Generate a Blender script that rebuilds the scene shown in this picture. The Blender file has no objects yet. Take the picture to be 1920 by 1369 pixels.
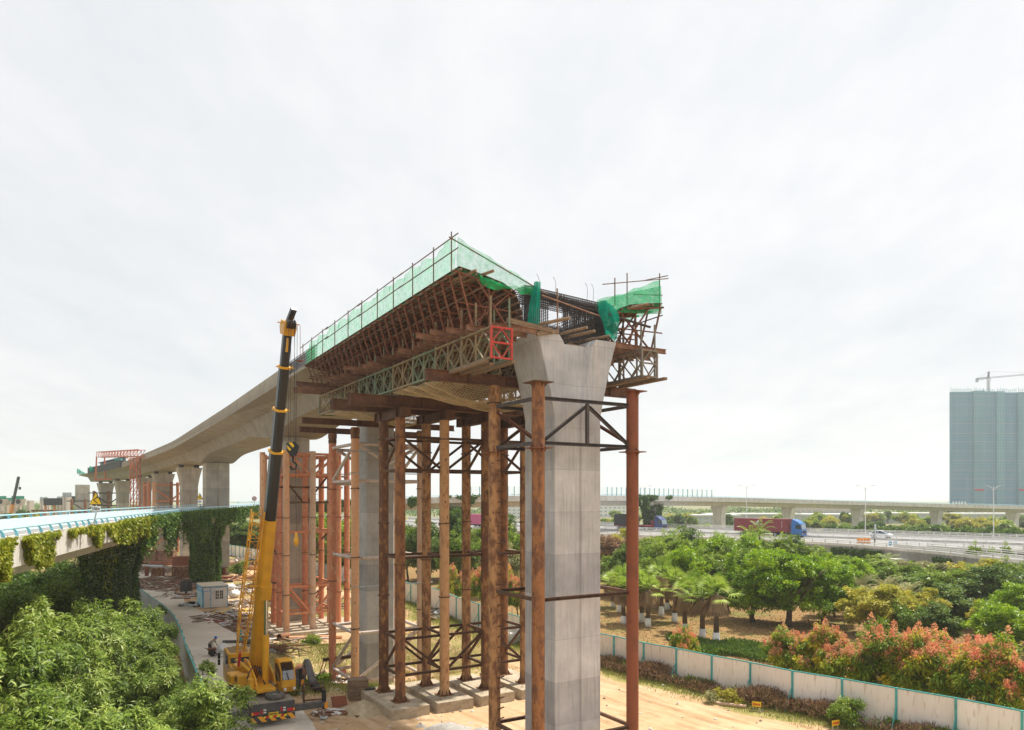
import bpy, math, random
import numpy as np
from mathutils import Vector, Matrix
R = math.radians
rnd = random.Random(7)
SC = bpy.context.scene
COL = SC.collection
HC = 13.2            # eye height above the site
FPX = 1380.0         # focal length in photo pixels
HOR = 935.0          # horizon row
def PX(x, y, Z):     # a point seen at photo pixel (x, y), Z metres deep
    return Vector(((x-960)/FPX*Z, Z, HC+(HOR-y)/FPX*Z))
def GR(x, y, z=0.0): # ground point under photo pixel
    Z = (HC-z)*FPX/(y-HOR)
    return Vector(((x-960)/FPX*Z, Z, z))
ANG = R(31)
UX = Vector((math.cos(ANG), math.sin(ANG), 0)); VX = Vector((-math.sin(ANG), math.cos(ANG), 0))
P1 = Vector((2.65, 38.3, 0))
def BF(u, v, z=0.0): # straight part of the new bridge: u across, v along, z up
    return P1 + UX*u + VX*v + Vector((0, 0, z))
ORD = ['first','second','third','fourth','fifth','sixth','seventh','eighth','ninth','tenth','eleventh','twelfth','thirteenth',
 'fourteenth','fifteenth','sixteenth','seventeenth','eighteenth','nineteenth','twentieth','twenty-first','twenty-second','twenty-third',
 'twenty-fourth','twenty-fifth','twenty-sixth','twenty-seventh','twenty-eighth','twenty-ninth','thirtieth','thirty-first','thirty-second','thirty-third','thirty-fourth','thirty-fifth']

# ---------------------------------------------------------------- materials
def new_mat(name):
    m = bpy.data.materials.new(name); m.use_nodes = True
    nt = m.node_tree
    for n in list(nt.nodes): nt.nodes.remove(n)
    out = nt.nodes.new('ShaderNodeOutputMaterial')
    return m, nt, out
def nd(nt, t, **kw):
    n = nt.nodes.new(t)
    for k, v in kw.items(): setattr(n, k, v)
    return n
def lk(nt, a, b): nt.links.new(a, b)
def ramp(nt, fac, stops):
    r = nd(nt, 'ShaderNodeValToRGB')
    e = r.color_ramp.elements
    while len(e) < len(stops): e.new(0.5)
    for el, (p, c) in zip(e, stops):
        el.position = p; el.color = (*c, 1) if len(c) == 3 else c
    lk(nt, fac, r.inputs[0]); return r.outputs[0]
def coords(nt, scale=(1,1,1), kind='Object'):
    t = nd(nt, 'ShaderNodeTexCoord'); m = nd(nt, 'ShaderNodeMapping'); m.inputs['Scale'].default_value = scale
    if kind == 'World':
        g = nd(nt, 'ShaderNodeNewGeometry'); lk(nt, g.outputs['Position'], m.inputs[0])
    else: lk(nt, t.outputs[kind], m.inputs[0])
    return m.outputs[0]
def noise(nt, vec, scale, detail=4, rough=.55):
    n = nd(nt, 'ShaderNodeTexNoise'); n.inputs['Scale'].default_value = scale; n.inputs['Detail'].default_value = detail
    n.inputs['Roughness'].default_value = rough; lk(nt, vec, n.inputs['Vector']); return n.outputs['Fac']
def mixc(nt, fac, a, b, mode='MIX'):
    m = nd(nt, 'ShaderNodeMix', data_type='RGBA', blend_type=mode)
    for k, v in ((0, fac), (6, a), (7, b)):
        s = m.inputs[k]
        if hasattr(v, 'is_linked') or hasattr(v, 'node'): lk(nt, v, s)
        elif k == 0: s.default_value = v
        else: s.default_value = (*v, 1) if len(v) == 3 else v
    return m.outputs[2]
def bumpn(nt, h, strength=.3, dist=.02):
    b = nd(nt, 'ShaderNodeBump'); b.inputs['Strength'].default_value = strength; b.inputs['Distance'].default_value = dist
    lk(nt, h, b.inputs['Height']); return b.outputs[0]
def bsdf(nt, out, col, rough=.7, metal=0, normal=None, spec=.4):
    b = nd(nt, 'ShaderNodeBsdfPrincipled')
    if hasattr(col, 'node'): lk(nt, col, b.inputs['Base Color'])
    else: b.inputs['Base Color'].default_value = (*col, 1)
    if hasattr(rough, 'node'): lk(nt, rough, b.inputs['Roughness'])
    else: b.inputs['Roughness'].default_value = rough
    b.inputs['Metallic'].default_value = metal
    b.inputs['Specular IOR Level'].default_value = spec
    if normal is not None: lk(nt, normal, b.inputs['Normal'])
    if out is not None: lk(nt, b.outputs[0], out.inputs[0])
    return b
def mottled(name, c1, c2, scale=3, rough=.7, sc=(1,1,1), metal=0, bump=.25, kind='Object', lo=.35, hi=.65, c3=None, dirt=0):
    m, nt, out = new_mat(name)
    v = coords(nt, sc, kind); n = noise(nt, v, scale, 6)
    col = ramp(nt, n, [(lo, c1), (hi, c2)])
    n2 = noise(nt, v, scale*7, 3)
    if c3: col = mixc(nt, ramp(nt, n2, [(.58, (0,0,0)), (.66, (1,1,1))]), col, c3)
    oi = nd(nt, 'ShaderNodeObjectInfo')
    col = mixc(nt, 1.0, col, ramp(nt, oi.outputs['Random'], [(0, (.86,.86,.86)), (1, (1.06,1.06,1.06))]), 'MULTIPLY')
    bsdf(nt, out, col, rough, metal, bumpn(nt, n2, bump))
    return m
def rust_pipe(name, paint, paint2, rust, dark, amt, blot=1.0):
    """painted or bare steel pipe: long vertical stains, patches of rust, dark scars"""
    m, nt, out = new_mat(name)
    v = coords(nt, (1,1,.5)); v1 = coords(nt, (1,1,1)); oi = nd(nt, 'ShaderNodeObjectInfo')
    add = nd(nt, 'ShaderNodeVectorMath', operation='ADD'); lk(nt, v, add.inputs[0])
    cmb = nd(nt, 'ShaderNodeVectorMath', operation='SCALE'); cmb.inputs[0].default_value = (31, 17, 53); lk(nt, oi.outputs['Random'], cmb.inputs['Scale'])
    lk(nt, cmb.outputs[0], add.inputs[1]); v = add.outputs[0]
    n1 = noise(nt, v, .75, 6, .62); n2 = noise(nt, v, 2.6, 8, .68); n3 = noise(nt, coords(nt, (1,1,.55)), 5.5, 4, .6)
    base = mixc(nt, n1, paint, paint2)
    f = ramp(nt, n2, [(max(0, amt-.09), (0,0,0)), (min(1, amt+.07), (1,1,1))])
    col = mixc(nt, f, rust, base)
    n4 = noise(nt, v, 1.15, 7, .72)
    col = mixc(nt, ramp(nt, n4, [(.56, (0,0,0)), (.74, (.55,.55,.55))]), col, dark)
    col = mixc(nt, ramp(nt, n3, [(.675-.055*blot, (0,0,0)), (.70-.03*blot, (1,1,1))]), col, dark)
    bsdf(nt, out, col, .68, 0, bumpn(nt, n2, .35, .01))
    return m
def plain(name, c, rough=.5, metal=0, spec=.4, var=.12, scale=4):
    d = tuple(x*(1-var) for x in c); e = tuple(min(1, x*(1+var)) for x in c)
    return mottled(name, d, e, scale, rough, metal=metal, bump=.05)
def concrete(name, c1, c2, lift=2.1, streak=.35, stain=None):
    m, nt, out = new_mat(name)
    t = nd(nt, 'ShaderNodeTexCoord'); sep = nd(nt, 'ShaderNodeSeparateXYZ'); lk(nt, t.outputs['Object'], sep.inputs[0])
    big = noise(nt, coords(nt, (.5,.5,.5)), 1.3, 6, .6)
    st = noise(nt, coords(nt, (3.2,3.2,.16)), 2.2, 5, .6)
    fine = noise(nt, coords(nt), 22, 4)
    col = ramp(nt, big, [(.32, c1), (.68, c2)])
    dk = tuple(x*.62 for x in c1)
    col = mixc(nt, ramp(nt, st, [(.50, (0,0,0)), (.78, (streak,)*3)]), col, dk)
    # pour lifts: every lift has its own tone and a thin joint
    mm = nd(nt, 'ShaderNodeMath', operation='DIVIDE'); mm.inputs[1].default_value = lift; lk(nt, sep.outputs['Z'], mm.inputs[0])
    fl = nd(nt, 'ShaderNodeMath', operation='FLOOR'); lk(nt, mm.outputs[0], fl.inputs[0])
    wn = nd(nt, 'ShaderNodeTexWhiteNoise', noise_dimensions='1D'); lk(nt, fl.outputs[0], wn.inputs['W'])
    col = mixc(nt, 1.0, col, ramp(nt, wn.outputs['Value'], [(0, (.76,.76,.775)), (1, (1.06,1.05,1.04))]), 'MULTIPLY')
    fr = nd(nt, 'ShaderNodeMath', operation='FRACT'); lk(nt, mm.outputs[0], fr.inputs[0])
    jn = ramp(nt, fr.outputs[0], [(0, (.75,.75,.75)), (.018, (0,0,0))])
    col = mixc(nt, jn, col, dk)
    if stain:
        n5 = noise(nt, coords(nt, (1.6,1.6,.2)), 1.1, 4)
        col = mixc(nt, ramp(nt, n5, [(.56, (0,0,0)), (.74, (.55,.55,.55))]), col, stain)
    bsdf(nt, out, col, .85, 0, bumpn(nt, fine, .15, .01), .25)
    return m
def leaf_mat(name, cols, trans=.35, rough=.55, scale=.9):
    """foliage: per-leaf tone from a mesh attribute, per-clump tone from noise, light passes through"""
    m, nt, out = new_mat(name)
    at = nd(nt, 'ShaderNodeAttribute'); at.attribute_name = 'tone'
    n = noise(nt, coords(nt), scale, 3)
    oi = nd(nt, 'ShaderNodeObjectInfo')
    a = nd(nt, 'ShaderNodeMath', operation='MULTIPLY_ADD'); lk(nt, n, a.inputs[0]); a.inputs[1].default_value = .55
    lk(nt, at.outputs['Fac'], a.inputs[2])
    s = nd(nt, 'ShaderNodeMath', operation='SUBTRACT'); lk(nt, a.outputs[0], s.inputs[0]); s.inputs[1].default_value = .27
    col = ramp(nt, s.outputs[0], [(i/(len(cols)-1), c) for i, c in enumerate(cols)])
    col = mixc(nt, 1.0, col, ramp(nt, oi.outputs['Random'], [(0, (.82,.85,.82)), (1, (1.12,1.08,1.0))]), 'MULTIPLY')
    b = bsdf(nt, None, col, rough, 0, None, .35)
    tr = nd(nt, 'ShaderNodeBsdfTranslucent'); lk(nt, col, tr.inputs[0])
    mx = nd(nt, 'ShaderNodeMixShader'); mx.inputs[0].default_value = trans
    lk(nt, b.outputs[0], mx.inputs[1]); lk(nt, tr.outputs[0], mx.inputs[2]); lk(nt, mx.outputs[0], out.inputs[0])
    return m
def net_mat(name, c, alpha):
    m, nt, out = new_mat(name)
    v = coords(nt, (1,1,1)); n = noise(nt, v, 1.4, 3); col = ramp(nt, n, [(.3, tuple(x*.75 for x in c)), (.7, c)])
    d = nd(nt, 'ShaderNodeBsdfDiffuse'); lk(nt, col, d.inputs[0])
    t = nd(nt, 'ShaderNodeBsdfTranslucent'); lk(nt, col, t.inputs[0])
    m1 = nd(nt, 'ShaderNodeMixShader'); m1.inputs[0].default_value = .5; lk(nt, d.outputs[0], m1.inputs[1]); lk(nt, t.outputs[0], m1.inputs[2])
    tp = nd(nt, 'ShaderNodeBsdfTransparent'); m2 = nd(nt, 'ShaderNodeMixShader')
    al = nd(nt, 'ShaderNodeMath', operation='MULTIPLY_ADD'); lk(nt, noise(nt, v, 3.2, 5, .7), al.inputs[0]); al.inputs[1].default_value = .9; al.inputs[2].default_value = alpha-.45
    lk(nt, al.outputs[0], m2.inputs[0]); lk(nt, tp.outputs[0], m2.inputs[1]); lk(nt, m1.outputs[0], m2.inputs[2]); lk(nt, m2.outputs[0], out.inputs[0])
    return m
def glass_mat(name, c=(.03,.05,.06)):
    m, nt, out = new_mat(name); bsdf(nt, out, c, .08, 0, None, .8); return m
def striped(name, c1, c2, period=.5, ang=45, kind='Object', axes=('X','Z')):
    m, nt, out = new_mat(name)
    t = nd(nt, 'ShaderNodeTexCoord'); sep = nd(nt, 'ShaderNodeSeparateXYZ'); lk(nt, t.outputs[kind], sep.inputs[0])
    a = nd(nt, 'ShaderNodeMath', operation='MULTIPLY'); a.inputs[1].default_value = math.cos(R(ang)); lk(nt, sep.outputs[axes[0]], a.inputs[0])
    b = nd(nt, 'ShaderNodeMath', operation='MULTIPLY_ADD'); b.inputs[1].default_value = math.sin(R(ang)); lk(nt, sep.outputs[axes[1]], b.inputs[0]); lk(nt, a.outputs[0], b.inputs[2])
    d = nd(nt, 'ShaderNodeMath', operation='DIVIDE'); d.inputs[1].default_value = period; lk(nt, b.outputs[0], d.inputs[0])
    f = nd(nt, 'ShaderNodeMath', operation='FRACT'); lk(nt, d.outputs[0], f.inputs[0])
    g = nd(nt, 'ShaderNodeMath', operation='GREATER_THAN'); g.inputs[1].default_value = .5; lk(nt, f.outputs[0], g.inputs[0])
    bsdf(nt, out, mixc(nt, g.outputs[0], c1, c2), .6)
    return m

# ---------------------------------------------------------------- mesh building
class MB:
    def __init__(s): s.v = []; s.f = []
    def add(s, verts, faces):
        o = len(s.v); s.v += [tuple(p) for p in verts]; s.f += [tuple(i+o for i in f) for f in faces]; return s
    def box(s, x0, x1, y0, y1, z0, z1):
        return s.add([(x0,y0,z0),(x1,y0,z0),(x1,y1,z0),(x0,y1,z0),(x0,y0,z1),(x1,y0,z1),(x1,y1,z1),(x0,y1,z1)],
                     [(3,2,1,0),(4,5,6,7),(0,1,5,4),(1,2,6,5),(2,3,7,6),(3,0,4,7)])
    def frame(s, p, q, up=None):
        p = Vector(p); q = Vector(q); d = (q-p); L = d.length; d = d/max(L, 1e-9)
        up = Vector(up) if up is not None else (Vector((0,0,1)) if abs(d.z) < .95 else Vector((0,1,0)))
        x = d.cross(up)
        if x.length < 1e-6: x = d.cross(Vector((1,0,0)))
        x.normalize(); y = x.cross(d).normalized(); return p, q, x, y
    def bar(s, p, q, w=.1, h=None, up=None):
        h = h or w; p, q, x, y = s.frame(p, q, up); a, b = w/2, h/2
        c = [(-a,-b),(a,-b),(a,b),(-a,b)]
        vs = [p+x*i+y*j for i, j in c] + [q+x*i+y*j for i, j in c]
        return s.add(vs, [(0,1,2,3),(7,6,5,4),(1,0,4,5),(2,1,5,6),(3,2,6,7),(0,3,7,4)])
    def prof(s, p, q, pts, up=None):   # any closed 2-D outline swept from p to q
        p, q, x, y = s.frame(p, q, up); n = len(pts)
        vs = [p+x*i+y*j for i, j in pts] + [q+x*i+y*j for i, j in pts]
        fs = [((i+1)%n, i, n+i, n+(i+1)%n) for i in range(n)] + [tuple(range(n)), tuple(range(2*n-1, n-1, -1))]
        return s.add(vs, fs)
    def ibeam(s, p, q, w=.3, h=.5, tf=.03, tw=.025, up=None):
        a, b, c = w/2, h/2, tw/2
        return s.prof(p, q, [(-a,-b),(a,-b),(a,-b+tf),(c,-b+tf),(c,b-tf),(a,b-tf),(a,b),(-a,b),(-a,b-tf),(-c,b-tf),(-c,-b+tf),(-a,-b+tf)], up)
    def channel(s, p, q, w=.1, h=.2, t=.02, up=None):
        a, b = w/2, h/2
        return s.prof(p, q, [(-a,-b),(a,-b),(a,-b+t),(-a+t,-b+t),(-a+t,b-t),(a,b-t),(a,b),(-a,b)], up)
    def tube(s, p, q, r=.05, r2=None, n=10, caps=True):
        r2 = r if r2 is None else r2; p, q, x, y = s.frame(p, q)
        vs = []
        for c, rr in ((p, r), (q, r2)):
            for i in range(n):
                t = 2*math.pi*i/n; vs.append(c + x*(rr*math.cos(t)) + y*(rr*math.sin(t)))
        fs = [(i, n+i, n+(i+1)%n, (i+1)%n) for i in range(n)]
        if caps: fs += [tuple(range(n)), tuple(range(2*n-1, n-1, -1))]
        return s.add(vs, fs)
    def path(s, pts, r=.05, n=6):      # tube along a polyline, r a number or a list
        pts = [Vector(p) for p in pts]; m = len(pts); rs = r if isinstance(r, (list, tuple)) else [r]*m
        vs = []; px = None
        for k, p in enumerate(pts):
            d = (pts[min(k+1, m-1)]-pts[max(k-1, 0)]).normalized()
            if px is None:
                px = d.cross(Vector((0,0,1)) if abs(d.z) < .9 else Vector((1,0,0))).normalized()
            else: px = (px - d*px.dot(d)).normalized()
            y = px.cross(d)
            for i in range(n):
                t = 2*math.pi*i/n; vs.append(p + px*(rs[k]*math.cos(t)) + y*(rs[k]*math.sin(t)))
        fs = [(k*n+i, (k+1)*n+i, (k+1)*n+(i+1)%n, k*n+(i+1)%n) for k in range(m-1) for i in range(n)]
        fs += [tuple(range(n)), tuple(range(m*n-1, (m-1)*n-1, -1))]
        return s.add(vs, fs)
    def loft(s, rings, closed=True, caps=True):
        n = len(rings[0]); vs = [p for r in rings for p in r]; fs = []
        for k in range(len(rings)-1):
            for i in range(n if closed else n-1):
                j = (i+1) % n; fs.append((k*n+i, k*n+j, (k+1)*n+j, (k+1)*n+i))
        if caps and closed:
            fs += [tuple(range(n-1, -1, -1)), tuple(range((len(rings)-1)*n, len(rings)*n))]
        return s.add(vs, fs)
    def prism(s, outline, z0, z1):     # outline list of (x, y)
        return s.loft([[(x,y,z0) for x,y in outline], [(x,y,z1) for x,y in outline]])
    def lathe(s, prof, c=(0,0,0), n=16, axis='Z', caps=True):
        rings = []
        for r, h in prof:
            ring = []
            for i in range(n):
                t = 2*math.pi*i/n; a, b = r*math.cos(t), r*math.sin(t)
                p = {'Z': (a,b,h), 'X': (h,a,b), 'Y': (b,h,a)}[axis]
                ring.append((p[0]+c[0], p[1]+c[1], p[2]+c[2]))
            rings.append(ring)
        return s.loft(rings, caps=caps)
    def grid(s, fn, nu, nv):
        vs = [fn(i/nu, j/nv) for j in range(nv+1) for i in range(nu+1)]
        return s.add(vs, [(j*(nu+1)+i, j*(nu+1)+i+1, (j+1)*(nu+1)+i+1, (j+1)*(nu+1)+i) for j in range(nv) for i in range(nu)])
    def build(s, name, mat, parent=None, smooth=False, org=None, bevel=0):
        me = bpy.data.meshes.new(name)
        vs = s.v
        if org is not None: vs = [(p[0]-org[0], p[1]-org[1], p[2]-org[2]) for p in vs]
        me.from_pydata(vs, [], s.f); me.update()
        if smooth is True: me.polygons.foreach_set('use_smooth', [True]*len(me.polygons))
        elif smooth:
            me.polygons.foreach_set('use_smooth', [True]*len(me.polygons))
            try: me.set_sharp_from_angle(angle=R(smooth))
            except Exception: pass
        if mat: me.materials.append(mat)
        o = bpy.data.objects.new(name, me); COL.objects.link(o)
        if parent: o.parent = parent
        if org is not None and parent is None: o.location = org
        if bevel:
            b = o.modifiers.new('bevel', 'BEVEL'); b.width = bevel; b.segments = 2; b.limit_method = 'ANGLE'; b.angle_limit = R(40)
        return o
USED = {}
def tag(o, label=None, cat=None, group=None, kind=None):
    if label:
        o['label'] = label; USED[label] = USED.get(label, 0)+1
    if cat: o['category'] = cat; o['kind'] = 'thing'
    if group: o['group'] = group
    if kind: o['kind'] = kind
    return o
def thing(name, label, cat, loc=(0,0,0), rotz=0, group=None):
    o = bpy.data.objects.new(name, None); COL.objects.link(o); o.location = loc; o.rotation_euler = (0,0,rotz)
    o.empty_display_size = .3
    return tag(o, label, cat, group)
def kids(o): return [c for c in o.children]
def copy_tree(o, loc=None, rotz=None, scale=None, label=None, group=None, parent=None):
    c = o.copy(); COL.objects.link(c)
    if parent is not None: c.parent = parent
    for ch in kids(o): copy_tree(ch, parent=c)
    if loc is not None: c.location = loc
    if rotz is not None: c.rotation_euler = (0,0,rotz)
    if scale is not None: c.scale = (scale,)*3 if isinstance(scale, (int, float)) else scale
    if label: tag(c, label)
    if group: c['group'] = group
    return c
def text(name, body, size, mat, parent, loc, rot, ext=.004):
    cu = bpy.data.curves.new(name, 'FONT'); cu.body = body; cu.size = size; cu.extrude = ext; cu.align_x = 'CENTER'; cu.align_y = 'CENTER'
    cu.materials.append(mat); tmp = bpy.data.objects.new(name+'_tmp', cu); COL.objects.link(tmp)
    me = bpy.data.meshes.new_from_object(tmp.evaluated_get(bpy.context.evaluated_depsgraph_get())); bpy.data.objects.remove(tmp)
    o = bpy.data.objects.new(name, me); COL.objects.link(o); o.parent = parent; o.location = loc; o.rotation_euler = rot
    return o
def spline(pts, step=1.0):
    """Catmull-Rom through pts (any dimension), resampled about every step metres"""
    P = [np.array(p, float) for p in pts]; P = [2*P[0]-P[1]] + P + [2*P[-1]-P[-2]]; out = []
    for i in range(1, len(P)-2):
        a, b, c, d = P[i-1:i+3]; n = max(2, int(np.linalg.norm(c-b)/step))
        for k in range(n):
            t = k/n; out.append(.5*((2*b)+(-a+c)*t+(2*a-5*b+4*c-d)*t*t+(-a+3*b-3*c+d)*t**3))
    out.append(P[-2]); return out
def np_mesh(name, verts, quads, mat, parent=None, tone=None, loc=None, smooth=False):
    me = bpy.data.meshes.new(name); nv, nf = len(verts), len(quads); k = quads.shape[1]
    me.vertices.add(nv); me.vertices.foreach_set('co', np.asarray(verts, np.float32).ravel())
    me.loops.add(nf*k); me.loops.foreach_set('vertex_index', quads.astype(np.int32).ravel())
    me.polygons.add(nf); me.polygons.foreach_set('loop_start', np.arange(0, nf*k, k, dtype=np.int32))
    try: me.polygons.foreach_set('loop_total', np.full(nf, k, np.int32))
    except Exception: pass
    me.update(calc_edges=True); me.validate()
    if smooth: me.polygons.foreach_set('use_smooth', np.ones(nf, bool))
    if tone is not None:
        a = me.attributes.new('tone', 'FLOAT', 'POINT'); a.data.foreach_set('value', np.asarray(tone, np.float32))
    me.materials.append(mat); o = bpy.data.objects.new(name, me); COL.objects.link(o)
    if parent: o.parent = parent
    if loc is not None: o.location = loc
    return o
def unit(a): return a/np.maximum(np.linalg.norm(a, axis=1, keepdims=True), 1e-9)
def leaves(P, D, N, L, W, fold=.25, tone=None, rg=None, droop=0):
    """n leaf blades: base P, direction D, face normal N, length L, width W -> (verts, quads, tone)"""
    n = len(P); D = unit(D); S = unit(np.cross(D, N)); N = np.cross(S, D)
    L = np.broadcast_to(L, (n,))[:, None]; W = np.broadcast_to(W, (n,))[:, None]
    mid = P + D*L*.45; tip = P + D*L - np.array([0,0,1.])*L*droop
    V = np.stack([P, mid+S*W*.5+N*W*fold, tip, mid-S*W*.5+N*W*fold], 1).reshape(-1, 3)
    Q = np.arange(4*n).reshape(n, 4)
    T = np.repeat(tone if tone is not None else np.full(n, .5), 4)
    return V, Q, T
def cat_leaves(parts):
    V = []; Q = []; T = []; o = 0
    for v, q, t in parts: V.append(v); Q.append(q+o); T.append(t); o += len(v)
    return np.concatenate(V), np.concatenate(Q), np.concatenate(T)
# ---------------------------------------------------------------- camera, light, sky
cam = bpy.data.cameras.new('camera'); co = bpy.data.objects.new('camera', cam); COL.objects.link(co)
co.location = (0, 0, HC); co.rotation_euler = (R(90), 0, 0)
cam.sensor_width = 36; cam.lens = 36*FPX/1920; cam.shift_y = (HOR-684.5)/1920; cam.clip_start = .3; cam.clip_end = 9000
SC.camera = co
SC.view_settings.view_transform = 'Standard'; SC.view_settings.look = 'None'; SC.view_settings.exposure = .40; SC.view_settings.gamma = 1
SC.cycles.max_bounces = 6; SC.cycles.diffuse_bounces = 4; SC.cycles.glossy_bounces = 2; SC.cycles.transparent_max_bounces = 12
SC.cycles.transmission_bounces = 2; SC.cycles.volume_bounces = 3; SC.cycles.use_denoising = True
SUN_EL = 64.0; sd = Vector((.80, .60, 0)).normalized()*math.cos(R(SUN_EL)) + Vector((0,0,math.sin(R(SUN_EL))))
sl = bpy.data.lights.new('sun', 'SUN'); sl.energy = 4.9; sl.angle = R(1.5); sl.color = (1.0, .94, .84)
so = bpy.data.objects.new('sun', sl); COL.objects.link(so); so.rotation_euler = sd.to_track_quat('Z', 'Y').to_euler(); so.location = sd*200
W = bpy.data.worlds.new('World'); SC.world = W; W.use_nodes = True; nt = W.node_tree
for n in list(nt.nodes): nt.nodes.remove(n)
wo = nd(nt, 'ShaderNodeOutputWorld')
sky = nd(nt, 'ShaderNodeTexSky', sky_type='NISHITA'); sky.sun_disc = False; sky.sun_elevation = R(SUN_EL); sky.sun_rotation = math.atan2(sd.x, sd.y)
sky.air_density = 1.2; sky.dust_density = 3.0
b1 = nd(nt, 'ShaderNodeBackground'); b1.inputs[1].default_value = .10; lk(nt, sky.outputs[0], b1.inputs[0])
tc = nd(nt, 'ShaderNodeTexCoord')
# high thin overcast: a flat layer of cloud seen in perspective (direction divided by its height)
sep = nd(nt, 'ShaderNodeSeparateXYZ'); lk(nt, tc.outputs['Generated'], sep.inputs[0])
zc = nd(nt, 'ShaderNodeMath', operation='MAXIMUM'); zc.inputs[1].default_value = .0; lk(nt, sep.outputs['Z'], zc.inputs[0])
za = nd(nt, 'ShaderNodeMath', operation='ADD'); za.inputs[1].default_value = .16; lk(nt, zc.outputs[0], za.inputs[0])
cb = nd(nt, 'ShaderNodeCombineXYZ')
for i, ax in enumerate('XY'):
    d = nd(nt, 'ShaderNodeMath', operation='DIVIDE'); lk(nt, sep.outputs[ax], d.inputs[0]); lk(nt, za.outputs[0], d.inputs[1]); lk(nt, d.outputs[0], cb.inputs[i])
mp = nd(nt, 'ShaderNodeMapping'); mp.inputs['Scale'].default_value = (1.0, .55, 1); mp.inputs['Rotation'].default_value = (0,0,R(-28)); lk(nt, cb.outputs[0], mp.inputs[0])
c1 = noise(nt, mp.outputs[0], 1.15, 7, .52)
c2 = noise(nt, mp.outputs[0], 5.5, 5, .6)
cm = nd(nt, 'ShaderNodeMath', operation='MULTIPLY_ADD'); lk(nt, c2, cm.inputs[0]); cm.inputs[1].default_value = .46; lk(nt, c1, cm.inputs[2])
cc = ramp(nt, cm.outputs[0], [(.50, (.68,.715,.755)), (.63, (.745,.765,.785)), (.75, (.79,.80,.81)), (.90, (.85,.855,.855))])
# sky brightens towards the sun side
dt = nd(nt, 'ShaderNodeVectorMath', operation='DOT_PRODUCT'); lk(nt, tc.outputs['Generated'], dt.inputs[0]); dt.inputs[1].default_value = tuple(sd)
gl = ramp(nt, dt.outputs['Value'], [(.15, (.98,.985,.995)), (.55, (1.03,1.03,1.03)), (.80, (1.08,1.075,1.07)), (.97, (1.25,1.23,1.2))])
cc = mixc(nt, 1.0, cc, gl, 'MULTIPLY')
b2 = nd(nt, 'ShaderNodeBackground'); b2.inputs[1].default_value = .85; lk(nt, cc, b2.inputs[0])
mx = nd(nt, 'ShaderNodeMixShader'); mx.inputs[0].default_value = .93; lk(nt, b1.outputs[0], mx.inputs[1]); lk(nt, b2.outputs[0], mx.inputs[2])
lk(nt, mx.outputs[0], wo.inputs['Surface'])

# ---------------------------------------------------------------- haze
hm, nt, out = new_mat('haze_air')
pv = nd(nt, 'ShaderNodeVolumePrincipled'); pv.inputs['Color'].default_value = (.87,.925,.99,1); pv.inputs['Density'].default_value = HAZE = .00026
pv.inputs['Anisotropy'].default_value = .25
lk(nt, pv.outputs[0], out.inputs['Volume'])
tag(MB().box(-3300, 3300, -300, 3900, -5, 135).build('haze', hm), kind='stuff')

# ---------------------------------------------------------------- materials
M = {}
M['pier'] = concrete('pier_concrete', (.36,.355,.34), (.52,.515,.50), 2.15, .35)
M['pierhead'] = concrete('pier_head_concrete', (.44,.425,.40), (.62,.60,.57), 50, .35, (.46,.35,.19))
M['girder'] = concrete('girder_concrete', (.36,.32,.255), (.50,.455,.37), 100, .5, (.30,.24,.17))
M['oldpier'] = concrete('weathered_pier', (.38,.35,.29), (.52,.485,.41), 3.1, .5, (.40,.30,.18))
M['whiteconc'] = mottled('pale_concrete', (.62,.59,.53), (.78,.755,.70), 1.2, .85, (1,1,.35), c3=(.50,.45,.37))
M['farconc'] = mottled('cream_concrete', (.52,.44,.37), (.64,.56,.48), .8, .85, (1,1,.4))
M['pad'] = mottled('pad_concrete', (.36,.29,.20), (.52,.44,.33), 1.6, .9, c3=(.27,.20,.13))
M['asphalt'] = mottled('asphalt', (.20,.20,.20), (.27,.265,.26), 1.5, .9)
M['hwy'] = mottled('highway_concrete', (.235,.235,.235), (.31,.305,.30), .35, .9)
M['bluerail'] = plain('blue_rail_paint', (.17,.48,.58), .4)
M['paleblue'] = mottled('pale_blue_paint', (.60,.74,.80), (.68,.80,.84), .5, .55, (1,1,.3), bump=.03)
M['brightblue'] = plain('rail_pipe_paint', (.42,.70,.78), .35)
M['rustA'] = rust_pipe('rust_pipe_orange', (.38,.165,.055), (.24,.10,.038), (.13,.055,.028), (.085,.04,.024), .49)
M['rustB'] = rust_pipe('rust_pipe_red', (.25,.075,.028), (.19,.058,.026), (.15,.048,.024), (.12,.042,.022), .42, 0)
M['rustC'] = rust_pipe('rust_pipe_tan', (.50,.285,.125), (.40,.195,.075), (.17,.075,.035), (.10,.055,.035), .50)
M['rustD'] = rust_pipe('rust_pipe_dark', (.17,.07,.03), (.105,.048,.026), (.40,.20,.065), (.05,.028,.018), .44)
M['rustE'] = rust_pipe('painted_pipe_tan', (.58,.34,.165), (.50,.265,.115), (.34,.155,.065), (.13,.07,.042), .42)
M['peach'] = rust_pipe('painted_pipe_peach', (.70,.40,.22), (.68,.33,.17), (.60,.39,.20), (.20,.12,.07), .40)
M['peachgrey'] = rust_pipe('painted_pipe_peach_grey', (.56,.44,.34), (.58,.34,.20), (.50,.25,.12), (.28,.20,.14), .42)
M['orange'] = rust_pipe('painted_pipe_orange', (.60,.235,.125), (.55,.19,.09), (.62,.36,.19), (.18,.075,.045), .42)
M['whitepipe'] = rust_pipe('white_brace_paint', (.62,.54,.48), (.52,.43,.37), (.42,.20,.11), (.25,.15,.10), .42)
M['brace'] = mottled('rusty_angle_steel', (.075,.04,.026), (.15,.075,.04), 3, .75, c3=(.22,.11,.05))
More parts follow.
